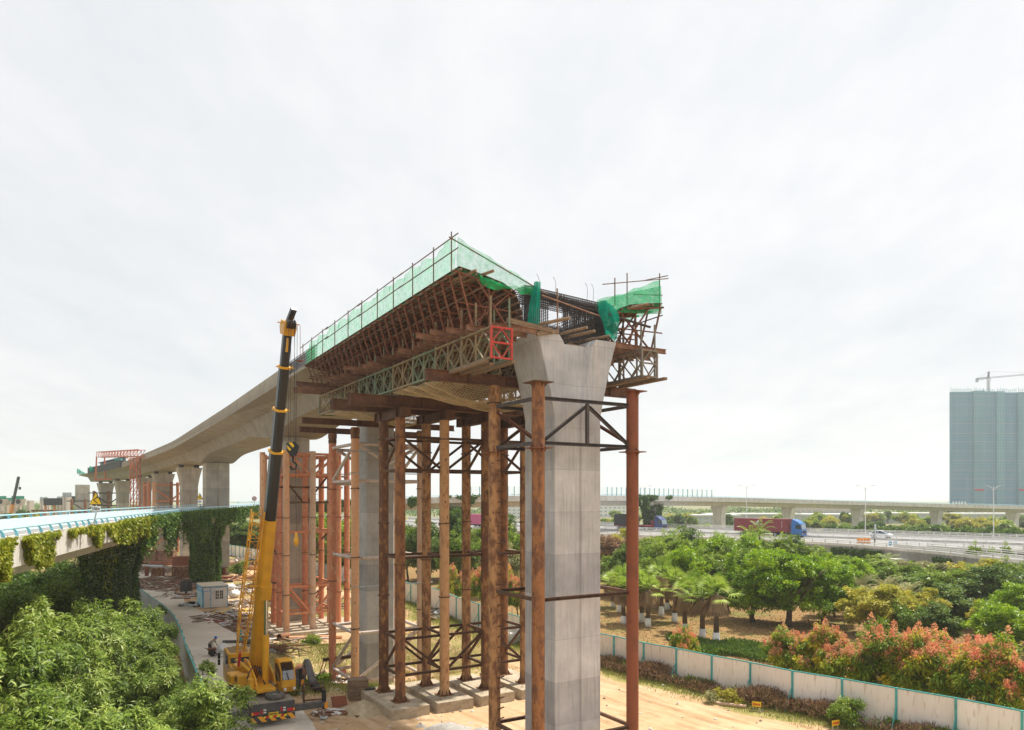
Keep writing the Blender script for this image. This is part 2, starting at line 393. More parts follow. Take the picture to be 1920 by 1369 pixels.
M['darksteel'] = mottled('dark_steel', (.045,.042,.045), (.09,.075,.07), 3, .6, c3=(.12,.07,.045))
M['hbeam'] = mottled('rusty_beam', (.085,.042,.028), (.16,.075,.042), 1.6, .7, (1,1,1), c3=(.23,.11,.055))
M['needle'] = mottled('rusty_needle_beam', (.16,.075,.045), (.30,.165,.10), 1.5, .75, c3=(.38,.25,.16))
M['strut'] = mottled('rusty_strut', (.14,.05,.025), (.25,.095,.045), 3, .7, c3=(.10,.04,.02))
M['pole'] = mottled('scaffold_pole', (.10,.06,.04), (.19,.115,.07), 5, .6)
M['bailey'] = mottled('truss_paint', (.20,.165,.10), (.33,.25,.14), 1.1, .7, c3=(.20,.10,.05))
M['baileygreen'] = mottled('truss_paint_green', (.13,.20,.14), (.24,.27,.17), 1.1, .7, c3=(.22,.12,.06))
M['baileygrey'] = mottled('truss_paint_grey', (.16,.145,.125), (.27,.235,.19), 1.4, .7, c3=(.26,.15,.08))
M['red'] = plain('red_paint', (.50,.05,.035), .55)
M['timber'] = mottled('timber', (.16,.105,.065), (.31,.215,.135), 2.5, .85, (1,6,6))
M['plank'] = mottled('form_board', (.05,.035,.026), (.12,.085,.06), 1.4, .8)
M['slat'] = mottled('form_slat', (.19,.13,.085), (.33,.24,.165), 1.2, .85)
M['rebar'] = mottled('rebar', (.045,.04,.045), (.085,.07,.065), 6, .6)
M['netgreen'] = net_mat('green_net', (.05,.70,.26), .38)
M['netgreen_dense'] = net_mat('green_net_dense', (.03,.60,.20), .66)
M['netteal'] = net_mat('teal_net', (.01,.40,.27), .84)
M['netgreen_rail'] = net_mat('green_net_half', (.03,.60,.22), .60)
M['rope'] = plain('rope', (.56,.43,.25), .8)
M['craneyellow'] = plain('crane_yellow', (.72,.355,.02), .38, spec=.5, var=.1, scale=1.2)
M['boomblack'] = plain('boom_black', (.014,.015,.017), .33, spec=.5)
M['chassis'] = mottled('chassis_grey', (.05,.05,.055), (.10,.095,.09), 3, .6)
M['deckdust'] = mottled('dusty_deck', (.24,.20,.16), (.36,.31,.25), 2.2, .85)
M['rubber'] = plain('rubber', (.035,.033,.03), .8)
M['chrome'] = plain('cylinder_rod', (.55,.55,.55), .2, 1.0)
M['glass'] = glass_mat('dark_glass')
M['tyredust'] = mottled('dusty_tyre', (.07,.065,.058), (.15,.135,.115), 5, .85)
cg, nt, out = new_mat('clear_glass'); tp = nd(nt, 'ShaderNodeBsdfTransparent'); gb = nd(nt, 'ShaderNodeBsdfGlossy'); gb.inputs['Roughness'].default_value = .05; fx_ = nd(nt, 'ShaderNodeMixShader'); fx_.inputs[0].default_value = .22
lk(nt, tp.outputs[0], fx_.inputs[1]); lk(nt, gb.outputs[0], fx_.inputs[2]); lk(nt, fx_.outputs[0], out.inputs[0]); M['clearglass'] = cg
M['skyglass'] = glass_mat('pale_glass', (.20,.25,.28))
M['white'] = plain('white_paint', (.74,.73,.70), .5, var=.05)
M['lightred'] = plain('red_lens', (.55,.02,.03), .3)
M['lightorange'] = plain('amber_lens', (.80,.30,.03), .3)
M['hazard'] = striped('hazard_stripes', (.04,.04,.045), (.75,.33,.02), .42, 40)
M['hazardred'] = striped('reflector_strip', (.55,.02,.02), (.75,.60,.03), .36, -30)
M['hookstripe'] = striped('hook_stripes', (.04,.04,.04), (.80,.52,.02), .28, 42)
M['plate'] = plain('number_plate_yellow', (.80,.52,.02), .5)
M['black'] = plain('black_paint', (.02,.02,.02), .5)
M['yellow'] = plain('sign_yellow', (.80,.50,.01), .45, var=.04)
M['greypost'] = plain('galvanised', (.38,.42,.42), .45)
M['teal'] = plain('teal_post_paint', (.06,.36,.35), .5)
M['fence'] = mottled('fence_panel', (.80,.755,.69), (.86,.82,.765), .5, .6, (2,2,.3), bump=.03, c3=(.68,.60,.52))
M['fencegrey'] = mottled('fence_panel_grey', (.42,.45,.43), (.52,.55,.52), .8, .7, (2,2,.3), bump=.03)
M['cabblue'] = plain('cabin_blue', (.06,.33,.56), .5)
M['cablight'] = mottled('cabin_faded_blue', (.20,.52,.66), (.58,.66,.62), 1.3, .6, (1,1,.7), bump=.03)
M['cabwhite'] = mottled('cabin_white', (.62,.60,.57), (.72,.70,.67), .8, .6, (1,1,.5), bump=.03)
M['roofcream'] = mottled('cabin_roof', (.62,.54,.42), (.72,.65,.54), 1, .7)
M['trunk'] = mottled('bark', (.07,.05,.035), (.16,.115,.08), 5, .9, (1,1,.3))
M['palmtrunk'] = mottled('palm_bark', (.09,.065,.045), (.20,.145,.10), 6, .9, (1,1,2))
M['limewash'] = plain('whitewash', (.78,.77,.74), .8, var=.04)
M['skirt'] = leaf_mat('dead_palm_leaf', [(.16,.09,.045), (.36,.22,.12), (.54,.37,.23)], .15)
M['leafnear'] = leaf_mat('glossy_leaf', [(.06,.11,.016), (.165,.265,.035), (.31,.42,.075), (.50,.57,.18)], .38, .44, 1.1)
M['leafbright'] = leaf_mat('banyan_leaf', [(.06,.135,.008), (.17,.32,.012), (.33,.50,.016), (.52,.60,.03)], .44, .36, .9)
M['leafmid'] = leaf_mat('green_leaf', [(.06,.12,.014), (.155,.26,.026), (.28,.385,.045), (.42,.48,.08)], .42, .42, .8)
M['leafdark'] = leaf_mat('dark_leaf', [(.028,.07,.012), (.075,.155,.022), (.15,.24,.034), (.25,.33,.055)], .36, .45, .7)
M['leafyellow'] = leaf_mat('yellow_green_leaf', [(.20,.23,.02), (.38,.38,.04), (.55,.50,.06), (.62,.52,.09)], .40, .5, .8)
M['leafgold'] = leaf_mat('turning_leaf', [(.06,.135,.010), (.17,.29,.015), (.38,.42,.02), (.88,.58,.015)], .42, .5, 1.6)
M['flower'] = leaf_mat('seed_pods', [(.66,.22,.12), (.80,.34,.18), (.86,.48,.27), (.76,.17,.14)], .40, .7, 1.2)
M['palmleaf'] = leaf_mat('palm_leaf', [(.10,.19,.018), (.23,.37,.035), (.40,.52,.08), (.56,.60,.18)], .40, .36, .8)
M['frond'] = leaf_mat('dry_frond', [(.14,.17,.05), (.27,.28,.10), (.45,.41,.20), (.60,.50,.30)], .34, .45, .8)
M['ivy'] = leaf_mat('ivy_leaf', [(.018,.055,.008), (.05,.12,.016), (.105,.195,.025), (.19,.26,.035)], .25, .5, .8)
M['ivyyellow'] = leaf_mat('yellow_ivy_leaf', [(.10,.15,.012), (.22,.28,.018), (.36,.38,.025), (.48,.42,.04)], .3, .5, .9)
M['grass'] = leaf_mat('grass_blade', [(.10,.15,.02), (.20,.25,.04), (.32,.33,.075), (.42,.36,.13)], .3, .6, .35)
M['drygrass'] = leaf_mat('straw_grass', [(.20,.19,.05), (.36,.30,.10), (.52,.42,.19), (.64,.52,.28)], .3, .6, .35)
M['weed'] = leaf_mat('dry_weed', [(.11,.06,.035), (.22,.125,.07), (.34,.21,.12), (.45,.31,.18)], .2, .8, .6)
M['blue'] = plain('truck_blue', (.03,.16,.45), .35, spec=.5)
M['navy'] = plain('truck_navy', (.035,.06,.19), .35, spec=.5)
M['container'] = plain('container_red', (.24,.035,.04), .5)
M['pink'] = plain('container_pink', (.55,.11,.22), .6)
M['tarp'] = mottled('dark_tarp', (.03,.035,.035), (.06,.065,.065), 2, .7)
M['carwhite'] = plain('car_white', (.72,.74,.77), .25, spec=.6, var=.02)
M['caryellow'] = plain('car_yellow', (.66,.40,.03), .25, spec=.6, var=.02)
M['skin'] = plain('skin', (.36,.20,.13), .6)
M['shirt'] = plain('shirt_grey', (.42,.34,.29), .8)
M['trousers'] = plain('trousers_dark', (.06,.06,.07), .8)
M['helmet'] = plain('helmet_blue', (.02,.15,.50), .3)
M['sack'] = mottled('white_sack', (.58,.57,.55), (.74,.73,.71), 5, .8, bump=.4)
M['brick'] = plain('terracotta', (.33,.15,.08), .8)
M['gantry'] = plain('gantry_red', (.50,.145,.07), .5)
M['nethazed'] = mottled('tower_net_hazed', (.13,.26,.36), (.18,.32,.42), .12, .9, (1,1,.25), bump=.0)  # distance haze is put into the net colour, paler and bluer
M['netdark'] = plain('tower_scaffold', (.08,.18,.27), .8)
M['bandpink'] = plain('scaffold_band_paint', (.36,.33,.34), .8)
M['nethazed2'] = mottled('tower_net_pale_hazed', (.16,.335,.40), (.21,.39,.45), .12, .9, (1,1,.25), bump=.0)  # paler bays, distance haze put into this colour as well

# ---------------------------------------------------------------- ground
FENCE_R = [(42,20),(34,28.5),(25.8,37.5),(21.1,42.5),(17.5,46),(15.6,48.4),(12.8,51.8),(7.4,58.3),(1,66.8),(-3.3,75),(-6.1,80.6),(-9.4,88),(-20,105),(-40,135),(-66,172),(-95,205)]
FENCE_L = [(-1,9),(-9,26),(-13,33.5),(-16.8,40.6),(-19.2,45),(-23.4,53),(-29.6,65),(-35,74),(-47,92),(-58,112),(-72,140)]
fr_y = np.array([p[1] for p in FENCE_R]); fr_x = np.array([p[0] for p in FENCE_R])
fl_y = np.array([p[1] for p in FENCE_L]); fl_x = np.array([p[0] for p in FENCE_L])
def sstep(a, b, x): t = np.clip((x-a)/(b-a), 0, 1); return t*t*(3-2*t)
PITS = [(-11.5, 61.8, 2.3, 4.5, 10.0), (-20.5, 79.0, 1.0, 8.0, 14.0)]
def gh(x, y):
    x = np.asarray(x, float); y = np.asarray(y, float); z = np.zeros_like(x+y)
    for cx, cy, d, r0, r1 in PITS: z = np.minimum(z, -d*(1-sstep(r0, r1, np.hypot(x-cx, y-cy))))
    und = .05*np.sin(x*.9+1.3*np.sin(y*.31))*np.cos(y*.7+x*.2)+.03*np.sin(x*2.3+y*1.7)
    near = (1-sstep(150, 300, np.hypot(x, y)))
    return z + und*near
def gz(x, y): return float(gh(x, y))
def axis_pts(lo, hi, c, step, grow):
    a = list(np.arange(c[0], c[1]+.01, step)); s = step
    while a[-1] < hi: s *= grow; a.append(a[-1]+s)
    s = step; b = [a[0]]
    while b[-1] > lo: s *= grow; b.append(b[-1]-s)
    return np.array(b[:0:-1]+a)
gx = axis_pts(-3200, 3200, (-60, 62), .7, 1.22); gy = axis_pts(-250, 3800, (18, 125), .7, 1.22)
XX, YY = np.meshgrid(gx, gy); ZZ = gh(XX, YY)
rs = np.random.RandomState(3)
dR = np.interp(YY, fr_y, fr_x)-XX           # >0: on the site side of the right-hand fence
dL = XX-np.interp(YY, fl_y, fl_x)
site = sstep(-.3, .3, dR)*sstep(-.5, .5, dL)*(1-sstep(150, 190, YY))
gr_strip = sstep(4.6, 1.6, dR+.8*np.sin(YY*.8)) * (1-sstep(0, -.2, dR))
pit = np.zeros_like(ZZ)
for cx, cy, d, r0, r1 in PITS[:1]:
    q = np.hypot(XX-cx, YY-cy); pit = np.maximum(pit, sstep(r0-1, r0+1.5, q)*(1-sstep(r1+.5, r1+4, q)))
u_ = (XX-P1.x)*UX.x+(YY-P1.y)*UX.y; v_ = (XX-P1.x)*VX.x+(YY-P1.y)*VX.y
patch = .6*(1-sstep(1.5, 4.5, np.hypot(XX+15.0, YY-52)))+.5*(1-sstep(2, 6, np.hypot(XX+13.0, YY-57)))+.45*sstep(-5, -3.5, -np.abs(v_-58)/3)*.6
patch = patch + .55*(1-sstep(3, 8, np.hypot(XX+24, YY-92))) + .5*(1-sstep(3, 9, np.hypot(XX+40, YY-112)))
grassy = np.clip(np.maximum(np.maximum(gr_strip, pit*.45), patch), 0, 1)
vtx = np.stack([XX, YY, ZZ], -1).reshape(-1, 3); nx, ny = len(gx), len(gy)
ii = (np.arange(ny-1)[:, None]*nx+np.arange(nx-1)[None]).ravel()
gm, nt, out = new_mat('ground_soil')
def attr(nm):
    a = nd(nt, 'ShaderNodeAttribute'); a.attribute_name = nm; return a.outputs['Fac']
wv = coords(nt, (1,1,1), 'World')
nA = noise(nt, wv, .22, 6, .6); nB = noise(nt, wv, 1.7, 6, .65); nC = noise(nt, wv, 9, 5, .7)
tm = nd(nt, 'ShaderNodeMapping'); tm.vector_type = 'TEXTURE'; tm.inputs['Rotation'].default_value = (0,0,R(38)); tm.inputs['Scale'].default_value = (.6, 9, 1); lk(nt, wv, tm.inputs[0])
trk = noise(nt, tm.outputs[0], 1.1, 5, .6)
dirt = ramp(nt, nA, [(.3, (.45,.285,.155)), (.5, (.54,.37,.22)), (.72, (.60,.45,.295))])
dirt = mixc(nt, ramp(nt, nB, [(.5, (0,0,0)), (.75, (.55,.55,.55))]), dirt, (.36,.215,.10))
dirt = mixc(nt, ramp(nt, nC, [(.55, (0,0,0)), (.72, (.4,.4,.4))]), dirt, (.62,.52,.38))
dirt = mixc(nt, ramp(nt, trk, [(.50, (0,0,0)), (.62, (.6,.6,.6))]), dirt, (.38,.235,.115))
grs = ramp(nt, nB, [(.3, (.13,.155,.03)), (.55, (.30,.27,.09)), (.75, (.46,.36,.17))])
ga = nd(nt, 'ShaderNodeMath', operation='MULTIPLY_ADD'); lk(nt, nB, ga.inputs[0]); ga.inputs[1].default_value = 1.1; lk(nt, attr('grassy'), ga.inputs[2])
sc_ = mixc(nt, ramp(nt, ga.outputs[0], [(.88, (0,0,0)), (1.0, (.9,.9,.9))]), dirt, grs)
park = ramp(nt, nB, [(.25, (.145,.085,.035)), (.5, (.27,.165,.07)), (.75, (.38,.25,.12))])
park = mixc(nt, ramp(nt, nA, [(.50, (0,0,0)), (.62, (.8,.8,.8))]), park, (.17,.165,.05))
farc = ramp(nt, nA, [(.3, (.10,.13,.04)), (.6, (.24,.22,.10)), (.8, (.36,.29,.18))])
park = mixc(nt, attr('faraway'), park, farc)
sa = nd(nt, 'ShaderNodeMath', operation='MULTIPLY_ADD'); lk(nt, nB, sa.inputs[0]); sa.inputs[1].default_value = .3; lk(nt, attr('site'), sa.inputs[2])
gcol = mixc(nt, ramp(nt, sa.outputs[0], [(.55, (0,0,0)), (.75, (1,1,1))]), park, sc_)
bsdf(nt, out, gcol, .95, 0, bumpn(nt, nC, .6, .06), .1)
g = np_mesh('ground', vtx, np.stack([ii, ii+1, ii+1+nx, ii+nx], 1), gm, smooth=True); tag(g, kind='structure')
for nm, arr in (('site', site), ('grassy', grassy), ('faraway', sstep(150, 240, np.hypot(XX, YY)))):
    a = g.data.attributes.new(nm, 'FLOAT', 'POINT'); a.data.foreach_set('value', arr.astype(np.float32).ravel())
# concrete access road beside the left-hand fence
cm_, nt, out = new_mat('access_road_concrete')
wv = coords(nt, (1,1,1), 'World'); nA = noise(nt, wv, .35, 6, .6); nB = noise(nt, wv, 3, 5, .6)
c = ramp(nt, nA, [(.3, (.56,.50,.42)), (.7, (.70,.64,.55))])
c = mixc(nt, ramp(nt, nB, [(.52, (0,0,0)), (.7, (.5,.5,.5))]), c, (.52,.40,.26))
bsdf(nt, out, c, .9, 0, None, .2)
rp = spline(FENCE_L[1:], 2); m = MB(); rows = []
for i, p in enumerate(rp):
    a = rp[max(i-1, 0)]; b = rp[min(i+1, len(rp)-1)]; d = (b-a)/np.linalg.norm(b-a); nrm = np.array([d[1], -d[0]])
    w = 5.6+.25*math.sin(i*.9)
    rows.append([(p[0]+nrm[0]*t, p[1]+nrm[1]*t, gz(p[0]+nrm[0]*t, p[1]+nrm[1]*t)*.2+.06-.16*(t > w-.05)) for t in (.15, w*.5, w-.06, w)])
m.loft(rows, closed=False, caps=False)
tag(m.build('access_road', cm_, smooth=True), kind='structure')

# wheel tracks worn into the haul road
tk_, nt, out = new_mat('tyre_track_soil'); wv = coords(nt, (1,1,1), 'World'); a1 = noise(nt, wv, .30, 6, .7); a2 = noise(nt, wv, 7, 4, .7)
b = bsdf(nt, None, mixc(nt, a2, (.30,.18,.085), (.46,.31,.17)), .95, 0, bumpn(nt, a2, .6, .05), .1); tp = nd(nt, 'ShaderNodeBsdfTransparent'); mx = nd(nt, 'ShaderNodeMixShader')
lk(nt, ramp(nt, a1, [(.44, (0,0,0)), (.75, (.55,.55,.55))]), mx.inputs[0]); lk(nt, tp.outputs[0], mx.inputs[1]); lk(nt, b.outputs[0], mx.inputs[2]); lk(nt, mx.outputs[0], out.inputs[0])
m = MB()
for pts, w in (([(26,26),(19,34),(12,42),(6.5,50),(0,60),(-6,70),(-13,84),(-24,104),(-40,128)],1.9),([(22,24),(15,33),(8.5,41),(3.5,49),(-3,60),(-9,71),(-18,88),(-34,112)],1.8),([(10,30),(4,37),(-3,42),(-8,44),(-12,46)],1.9),([(28,29),(20.5,37),(13.5,45),(8.5,52),(2,62),(-4,73),(-11,86)],1.8),([(2,31),(-4,37),(-9,41),(-14,44)],1.8)):
    sp = spline(pts, .45)
    for off in (-w/2, w/2):
        rows = []
        for i, p in enumerate(sp):
            a = sp[max(i-1,0)]; c = sp[min(i+1,len(sp)-1)]; d = (c-a)/np.linalg.norm(c-a); nr = np.array([d[1],-d[0]]); o_ = off+.18*math.sin(i*.13+w*9)
            rows.append([(p[0]+nr[0]*(o_+t), p[1]+nr[1]*(o_+t), gz(p[0]+nr[0]*(o_+t), p[1]+nr[1]*(o_+t))+.022) for t in (-.24,0,.24)])
        m.loft(rows, closed=False)
tag(m.build('tyre_tracks', tk_), kind='structure')
# ---------------------------------------------------------------- bridge centre line
_st = [(P1.x, P1.y)]; ds = 2.0; S0 = -12; s = 0
def head(s): return R(31 + 3*float(sstep(100, 125, s)) + 8*float(sstep(150, 215, s)) + 4*float(sstep(220, 300, s)))
_cx = [P1.x]; _cy = [P1.y]
for k in range(180):
    h = head(k*ds); _cx.append(_cx[-1]-math.sin(h)*ds); _cy.append(_cy[-1]+math.cos(h)*ds)
def CL(s, u, z):
    if s <= 0: return BF(u, s, z)
    k = min(int(s/ds), 178); t = s/ds-k; h = head(s)
    x = _cx[k]*(1-t)+_cx[k+1]*t; y = _cy[k]*(1-t)+_cy[k+1]*t
    return Vector((x+math.cos(h)*u, y+math.sin(h)*u, z))
def zb(s):  # underside of the wing tip
    return HC + (10.9-.02*s if s < 60 else (9.7-.012*(s-60) if s < 160 else 8.5-.017*(s-160)))
def soffit(s):
    z = zb(s)-1.95
    for sp in (53.2, 105.9): z -= 1.0*math.exp(-((s-sp)/6.5)**2)
    return z
def station(x, lo=60, hi=330, u=0):   # station whose centre stands at photo column x
    best = min((abs(960+FPX*CL(q*.5, u, 0).x/CL(q*.5, u, 0).y-x), q*.5) for q in range(int(lo*2), int(hi*2)))
    return best[1]

# ---------------------------------------------------------------- finished girder
S_END = station(147, 150, 340, -6)
g = thing('concrete_girder', 'long grey concrete box girder bridge deck curving away to the left', 'bridge', tuple(CL(60, 0, zb(60))))
org = Vector(g.location); rings = []
ss = [26+2*i for i in range(int((S_END-26)/2)+1)]
for q in ss:
    z = zb(q); so_ = soffit(q); dk = z+.28
    rings.append([CL(q, u, zz) for u, zz in ((-6, z), (-6, dk), (6, dk), (6, z), (3.5, z-.55), (2.7, so_), (-2.7, so_), (-3.5, z-.55))])
MB().loft(rings).build('box_girder', M['girder'], g, org=org)
for sd_ in (-1, 1):
    rr = []
    for q in [x for x in ss if x >= 32 and x <= 205]:
        z = zb(q)+.28
        rr.append([CL(q, sd_*u, zz) for u, zz in ((6.03, z-.30), (6.03, z+.42), (5.97, z+.46), (5.97, z+1.02), (5.75, z+1.02), (5.70, z+.003))])
    MB().loft(rr).build('parapet', M['girder'], g, org=org)
# bare bars of the parapet not yet poured
m = MB()
for q in np.arange(24.5, 32.4, .3):
    z = zb(q)+.25
    for u in (-5.98, -5.78): m.bar(CL(q, u, z), CL(q, u, z+1.12), .028)
    for k in range(5): m.bar(CL(q, -5.98, z+.2+.22*k), CL(q+.3, -5.98, z+.2+.22*k), .026); m.bar(CL(q, -5.78, z+.2+.22*k), CL(q+.3, -5.78, z+.2+.22*k), .026)
tag(m.build('rebar_cage', M['rebar'], org=CL(28, -5.9, zb(28))), 'dark parapet rebar cage standing on the deck edge beside the tall crane boom', 'rebar cage')

# ---------------------------------------------------------------- piers
def pier_mesh(base, hw, ht, z0, zf, z1, wt, groove=True, dip=.45):
    """square shaft with a groove down its faces and a flared head with two horns; local axes across / along / up"""
    def ring(z):
        f = max(0, min(1, (z-zf)/(z1-zf))); f = f*.75+.25*f*f; w = hw+(wt-hw)*f; t = ht; c = .03
        g_ = .16+.52*f; d = .10+.26*f if groove else .001
        P = [(-w, -t+c), (-w+c, -t), (-g_-.05-.25*f, -t), (-g_, -t+d), (g_, -t+d), (g_+.05+.25*f, -t), (w-c, -t), (w, -t+c)]
        return P + [(-x, -y) for x, y in P]
    zs = [z0, zf]+[zf+(z1-dip-zf)*k/6 for k in range(1, 7)]
    m = MB(); m.loft([[(x, y, z) for x, y in ring(z)] for z in zs])
    if dip > 0:
        for sx in (-1, 1):
            hr = []
            for z in (z1-dip, z1):
                r = ring(z); w = max(x for x, y in r); gi = r[4][0]+.25
                off = 0 if z < z1 else .22
                poly = [(gi+off, -ht), (w-.03, -ht), (w, -ht+.03), (w, ht-.03), (w-.03, ht), (gi+off, ht)]
                hr.append([(sx*x, y, z-(.0 if z > z1-dip else -.003)) for x, y in (poly if sx > 0 else poly[::-1])])
            m.loft(hr)
    return m
def pier(name, label, s, u, hw, ht, z0, zf, z1, wt, mat, dip=.45, bearings=True, topz=None, group=None, matshaft=None):
    c = CL(s, u, 0); h = head(max(s, 0))
    t = thing(name, label, 'bridge pier', (c.x, c.y, z0), h, group)
    m = pier_mesh(None, hw, ht, 0, zf-z0, z1-z0, wt, True, dip); m.build('shaft', mat, t)
    if bearings and topz:
        for sx in (-1, 1):
            b = MB().box(sx*wt*.55-.45, sx*wt*.55+.45, -.5, .5, z1-z0-.003, topz-z0).build('bearing_block', M['darksteel'], t)
    return t
pier('bridge_pier', 'pale grey concrete pier with flared head standing in the nearest pipe tower', 0.06, .0, 1.42, 1.40, -.2, 17.3, 21.35, 2.47, M['pierhead'], .36, False)
pr = [o for o in bpy.data.objects if o.name == 'bridge_pier'][0]
# the joint lines of the pours, on the real shaft
pr.children[0].data.materials[0] = concrete('pier_near_concrete', (.42,.425,.435), (.61,.61,.615), 2.12, .6, (.53,.50,.46))
def simple_pier(label, s, hw, ht, z0, z1, mat=M['oldpier'], flare=0, group=None, u=0):
    c = CL(s, u, 0); t = thing('bridge_pier', label, 'bridge pier', (c.x, c.y, z0), head(s), group)
    m = MB(); H = z1-z0; gq = .18
    def ring(w, z): return [(-w+.12, -ht, z), (-gq, -ht, z), (-gq+.06, -ht+.1, z), (gq-.06, -ht+.1, z), (gq, -ht, z), (w-.12, -ht, z), (w, -ht+.12, z), (w, ht-.12, z), (w-.12, ht, z), (-w+.12, ht, z), (-w, ht-.12, z), (-w, -ht+.12, z)]
    if flare: zs = [(hw, 0), (hw, H-4.2), (hw+flare*.35, H-2.4), (hw+flare, H-.35)]
    else: zs = [(hw, 0), (hw, H)]
    m.loft([ring(w, z) for w, z in zs]); m.build('shaft', mat, t)
    if flare:
        top = soffit(s)
        for sx in (-1, 1):
            MB().box(sx*(hw+flare)*.62-.42, sx*(hw+flare)*.62+.42, -.55, .55, H-.352, top-z0+.02).build('bearing_block', M['darksteel'], t)
    return t
simple_pier('streaked grey concrete pier ringed by peach pipe columns with white braces', 27.4, 1.25, 1.15, -3, soffit(27.4)+.02, M['pier'])
simple_pier('grey concrete pier inside the orange pipe tower behind the crane boom', 53.2, 1.35, 1.3, -2, soffit(53.2)+.02)
simple_pier('plain square beige pier carrying the haunched deck behind the ivy column', 105.9, 1.95, 1.75, -.5, soffit(105.9)+.02)
s5, s6, s7, s8, s9, s10 = [station(x) for x in (354.5, 306, 272, 230, 198, 155)]
simple_pier('flared beige pier with two bearings just left of the plain square pier', s5, 1.5, 1.5, -.5, soffit(s5)-.55+.35, flare=.85)
simple_pier('flared pier wrapped in an orange and brown pipe frame', s6, 1.5, 1.5, -.5, soffit(s6)-.2, flare=.95)
simple_pier('narrow beige pier hidden half behind the red gantry tower', s7, 1.3, 1.5, -.5, soffit(s7)-.2, flare=.8)
simple_pier('flared far pier between the red gantry tower and the yellow bend sign', s8, 1.4, 1.5, -.5, soffit(s8)-.2, flare=.8)
simple_pier('flared far pier directly behind the yellow bend sign', s9, 1.5, 1.5, -.5, soffit(s9)-.2, flare=.8)
simple_pier('last pier under the free far end of the grey deck', s10, 1.9, 1.5, -.5, soffit(s10)-.2, M['oldpier'])

# ---------------------------------------------------------------- pipe towers
def column(t, u, v, z0, z1, mat, r=.315, flanges=(), cap=False, rungs=False, base=True, name='column'):
    m = MB(); m.lathe([(r, z0), (r, z1)], (u, v, 0), 18)
    o = m.build(name, mat, t, smooth=40)
    for z in flanges:
        MB().lathe([(r+.004, z-.03), (r+.075, z-.03), (r+.075, z+.03), (r+.004, z+.03)], (u, v, 0), 18).build('flange', M['brace'], o)
    if cap:
        f = MB()
        if 1:
            f.box(u-r-.22, u+r+.22, v-r-.22, v+r+.22, z1, z1+.045)
            for a in range(4):
                dx, dy = [(1,0),(-1,0),(0,1),(0,-1)][a]
                f.add([(u+dx*r-dy*.01, v+dy*r+dx*.01, z1), (u+dx*(r+.2)-dy*.01, v+dy*(r+.2)+dx*.01, z1), (u+dx*r-dy*.01, v+dy*r+dx*.01, z1-.24),
                       (u+dx*r+dy*.01, v+dy*r-dx*.01, z1), (u+dx*(r+.2)+dy*.01, v+dy*(r+.2)-dx*.01, z1), (u+dx*r+dy*.01, v+dy*r-dx*.01, z1-.24)], [(0,1,2),(5,4,3),(0,3,4,1),(1,4,5,2),(2,5,3,0)])
        f.build('cap_plate', M['brace'] if mat != M['rustB'] else M['strut'], o)
    if base:
        f = MB(); f.box(u-r-.18, u+r+.18, v-r-.18, v+r+.18, z0, z0+.04)
        for a in range(8):
            c, s_ = math.cos(a*math.pi/4), math.sin(a*math.pi/4)
            f.add([(u+c*r-s_*.012, v+s_*r+c*.012, z0+.04), (u+c*(r+.17)-s_*.012, v+s_*(r+.17)+c*.012, z0+.04), (u+c*r-s_*.012, v+s_*r+c*.012, z0+.36),
                   (u+c*r+s_*.012, v+s_*r-c*.012, z0+.04), (u+c*(r+.17)+s_*.012, v+s_*(r+.17)-c*.012, z0+.04), (u+c*r+s_*.012, v+s_*r-c*.012, z0+.36)], [(0,1,2),(5,4,3),(0,3,4,1),(1,4,5,2),(2,5,3,0)])
        f.build('base_plate', M['rustD'], o)
    if rungs:
        z = z0+.7; first = None
        while z < z1-3.4:
            if first is None: first = g_ = MB().bar((u-.02, v-r-.04, 0), (u+r+.16, v-.16, .02), .07, .05).build('rung', M['brace'], o)
            else: g_ = first.copy(); COL.objects.link(g_); g_.parent = o
            g_.location = (0, 0, z); z += .54
    return o
def brace(t, pairs, mat=None, w=.16, h=.16, pipe=0, name='brace'):
    for p, q in pairs:
        m = MB()
        if pipe: m.tube(p, q, pipe, n=10)
        else: m.channel(p, q, w, h, .03)
        m.build(name, mat or M['brace'], t, smooth=40 if pipe else False)
# tower around the nearest pier
t = thing('pipe_tower', 'four rusty pipe columns framed around the nearest concrete pier', 'support tower', tuple(BF(0,0,0)), ANG)
U, Vv = 2.9, 2.1
column(t, -U, -Vv, -.1, 18.70, M['rustA'], flanges=(), cap=True)
column(t, U, -Vv, -.1, 18.70, M['rustB'], cap=True)
column(t, -U, Vv, -.1, 19.12, M['rustC'], flanges=(18.2,), rungs=True)
column(t, U, Vv, -.1, 19.12, M['rustA'])
for u, v in ((-U,-Vv),(U,-Vv),(-U,Vv),(U,Vv)):
    f = MB(); f.box(u-.5, u+.5, v-.5, v+.5, 15.58, 15.63)
    for dx, dy in ((1,0),(-1,0),(0,1),(0,-1)):
        for zz in (15.58, 15.63):
            sg = -1 if zz < 15.6 else 1
            f.add([(u+dx*.31-dy*.012, v+dy*.31+dx*.012, zz), (u+dx*.47-dy*.012, v+dy*.47+dx*.012, zz), (u+dx*.31-dy*.012, v+dy*.31+dx*.012, zz+sg*.26),
                   (u+dx*.31+dy*.012, v+dy*.31-dx*.012, zz), (u+dx*.47+dy*.012, v+dy*.47-dx*.012, zz), (u+dx*.31+dy*.012, v+dy*.31-dx*.012, zz+sg*.26)], [(0,1,2),(5,4,3),(0,3,4,1),(1,4,5,2),(2,5,3,0)])
    f.build('splice_plate', M['strut'], t)
r = .31
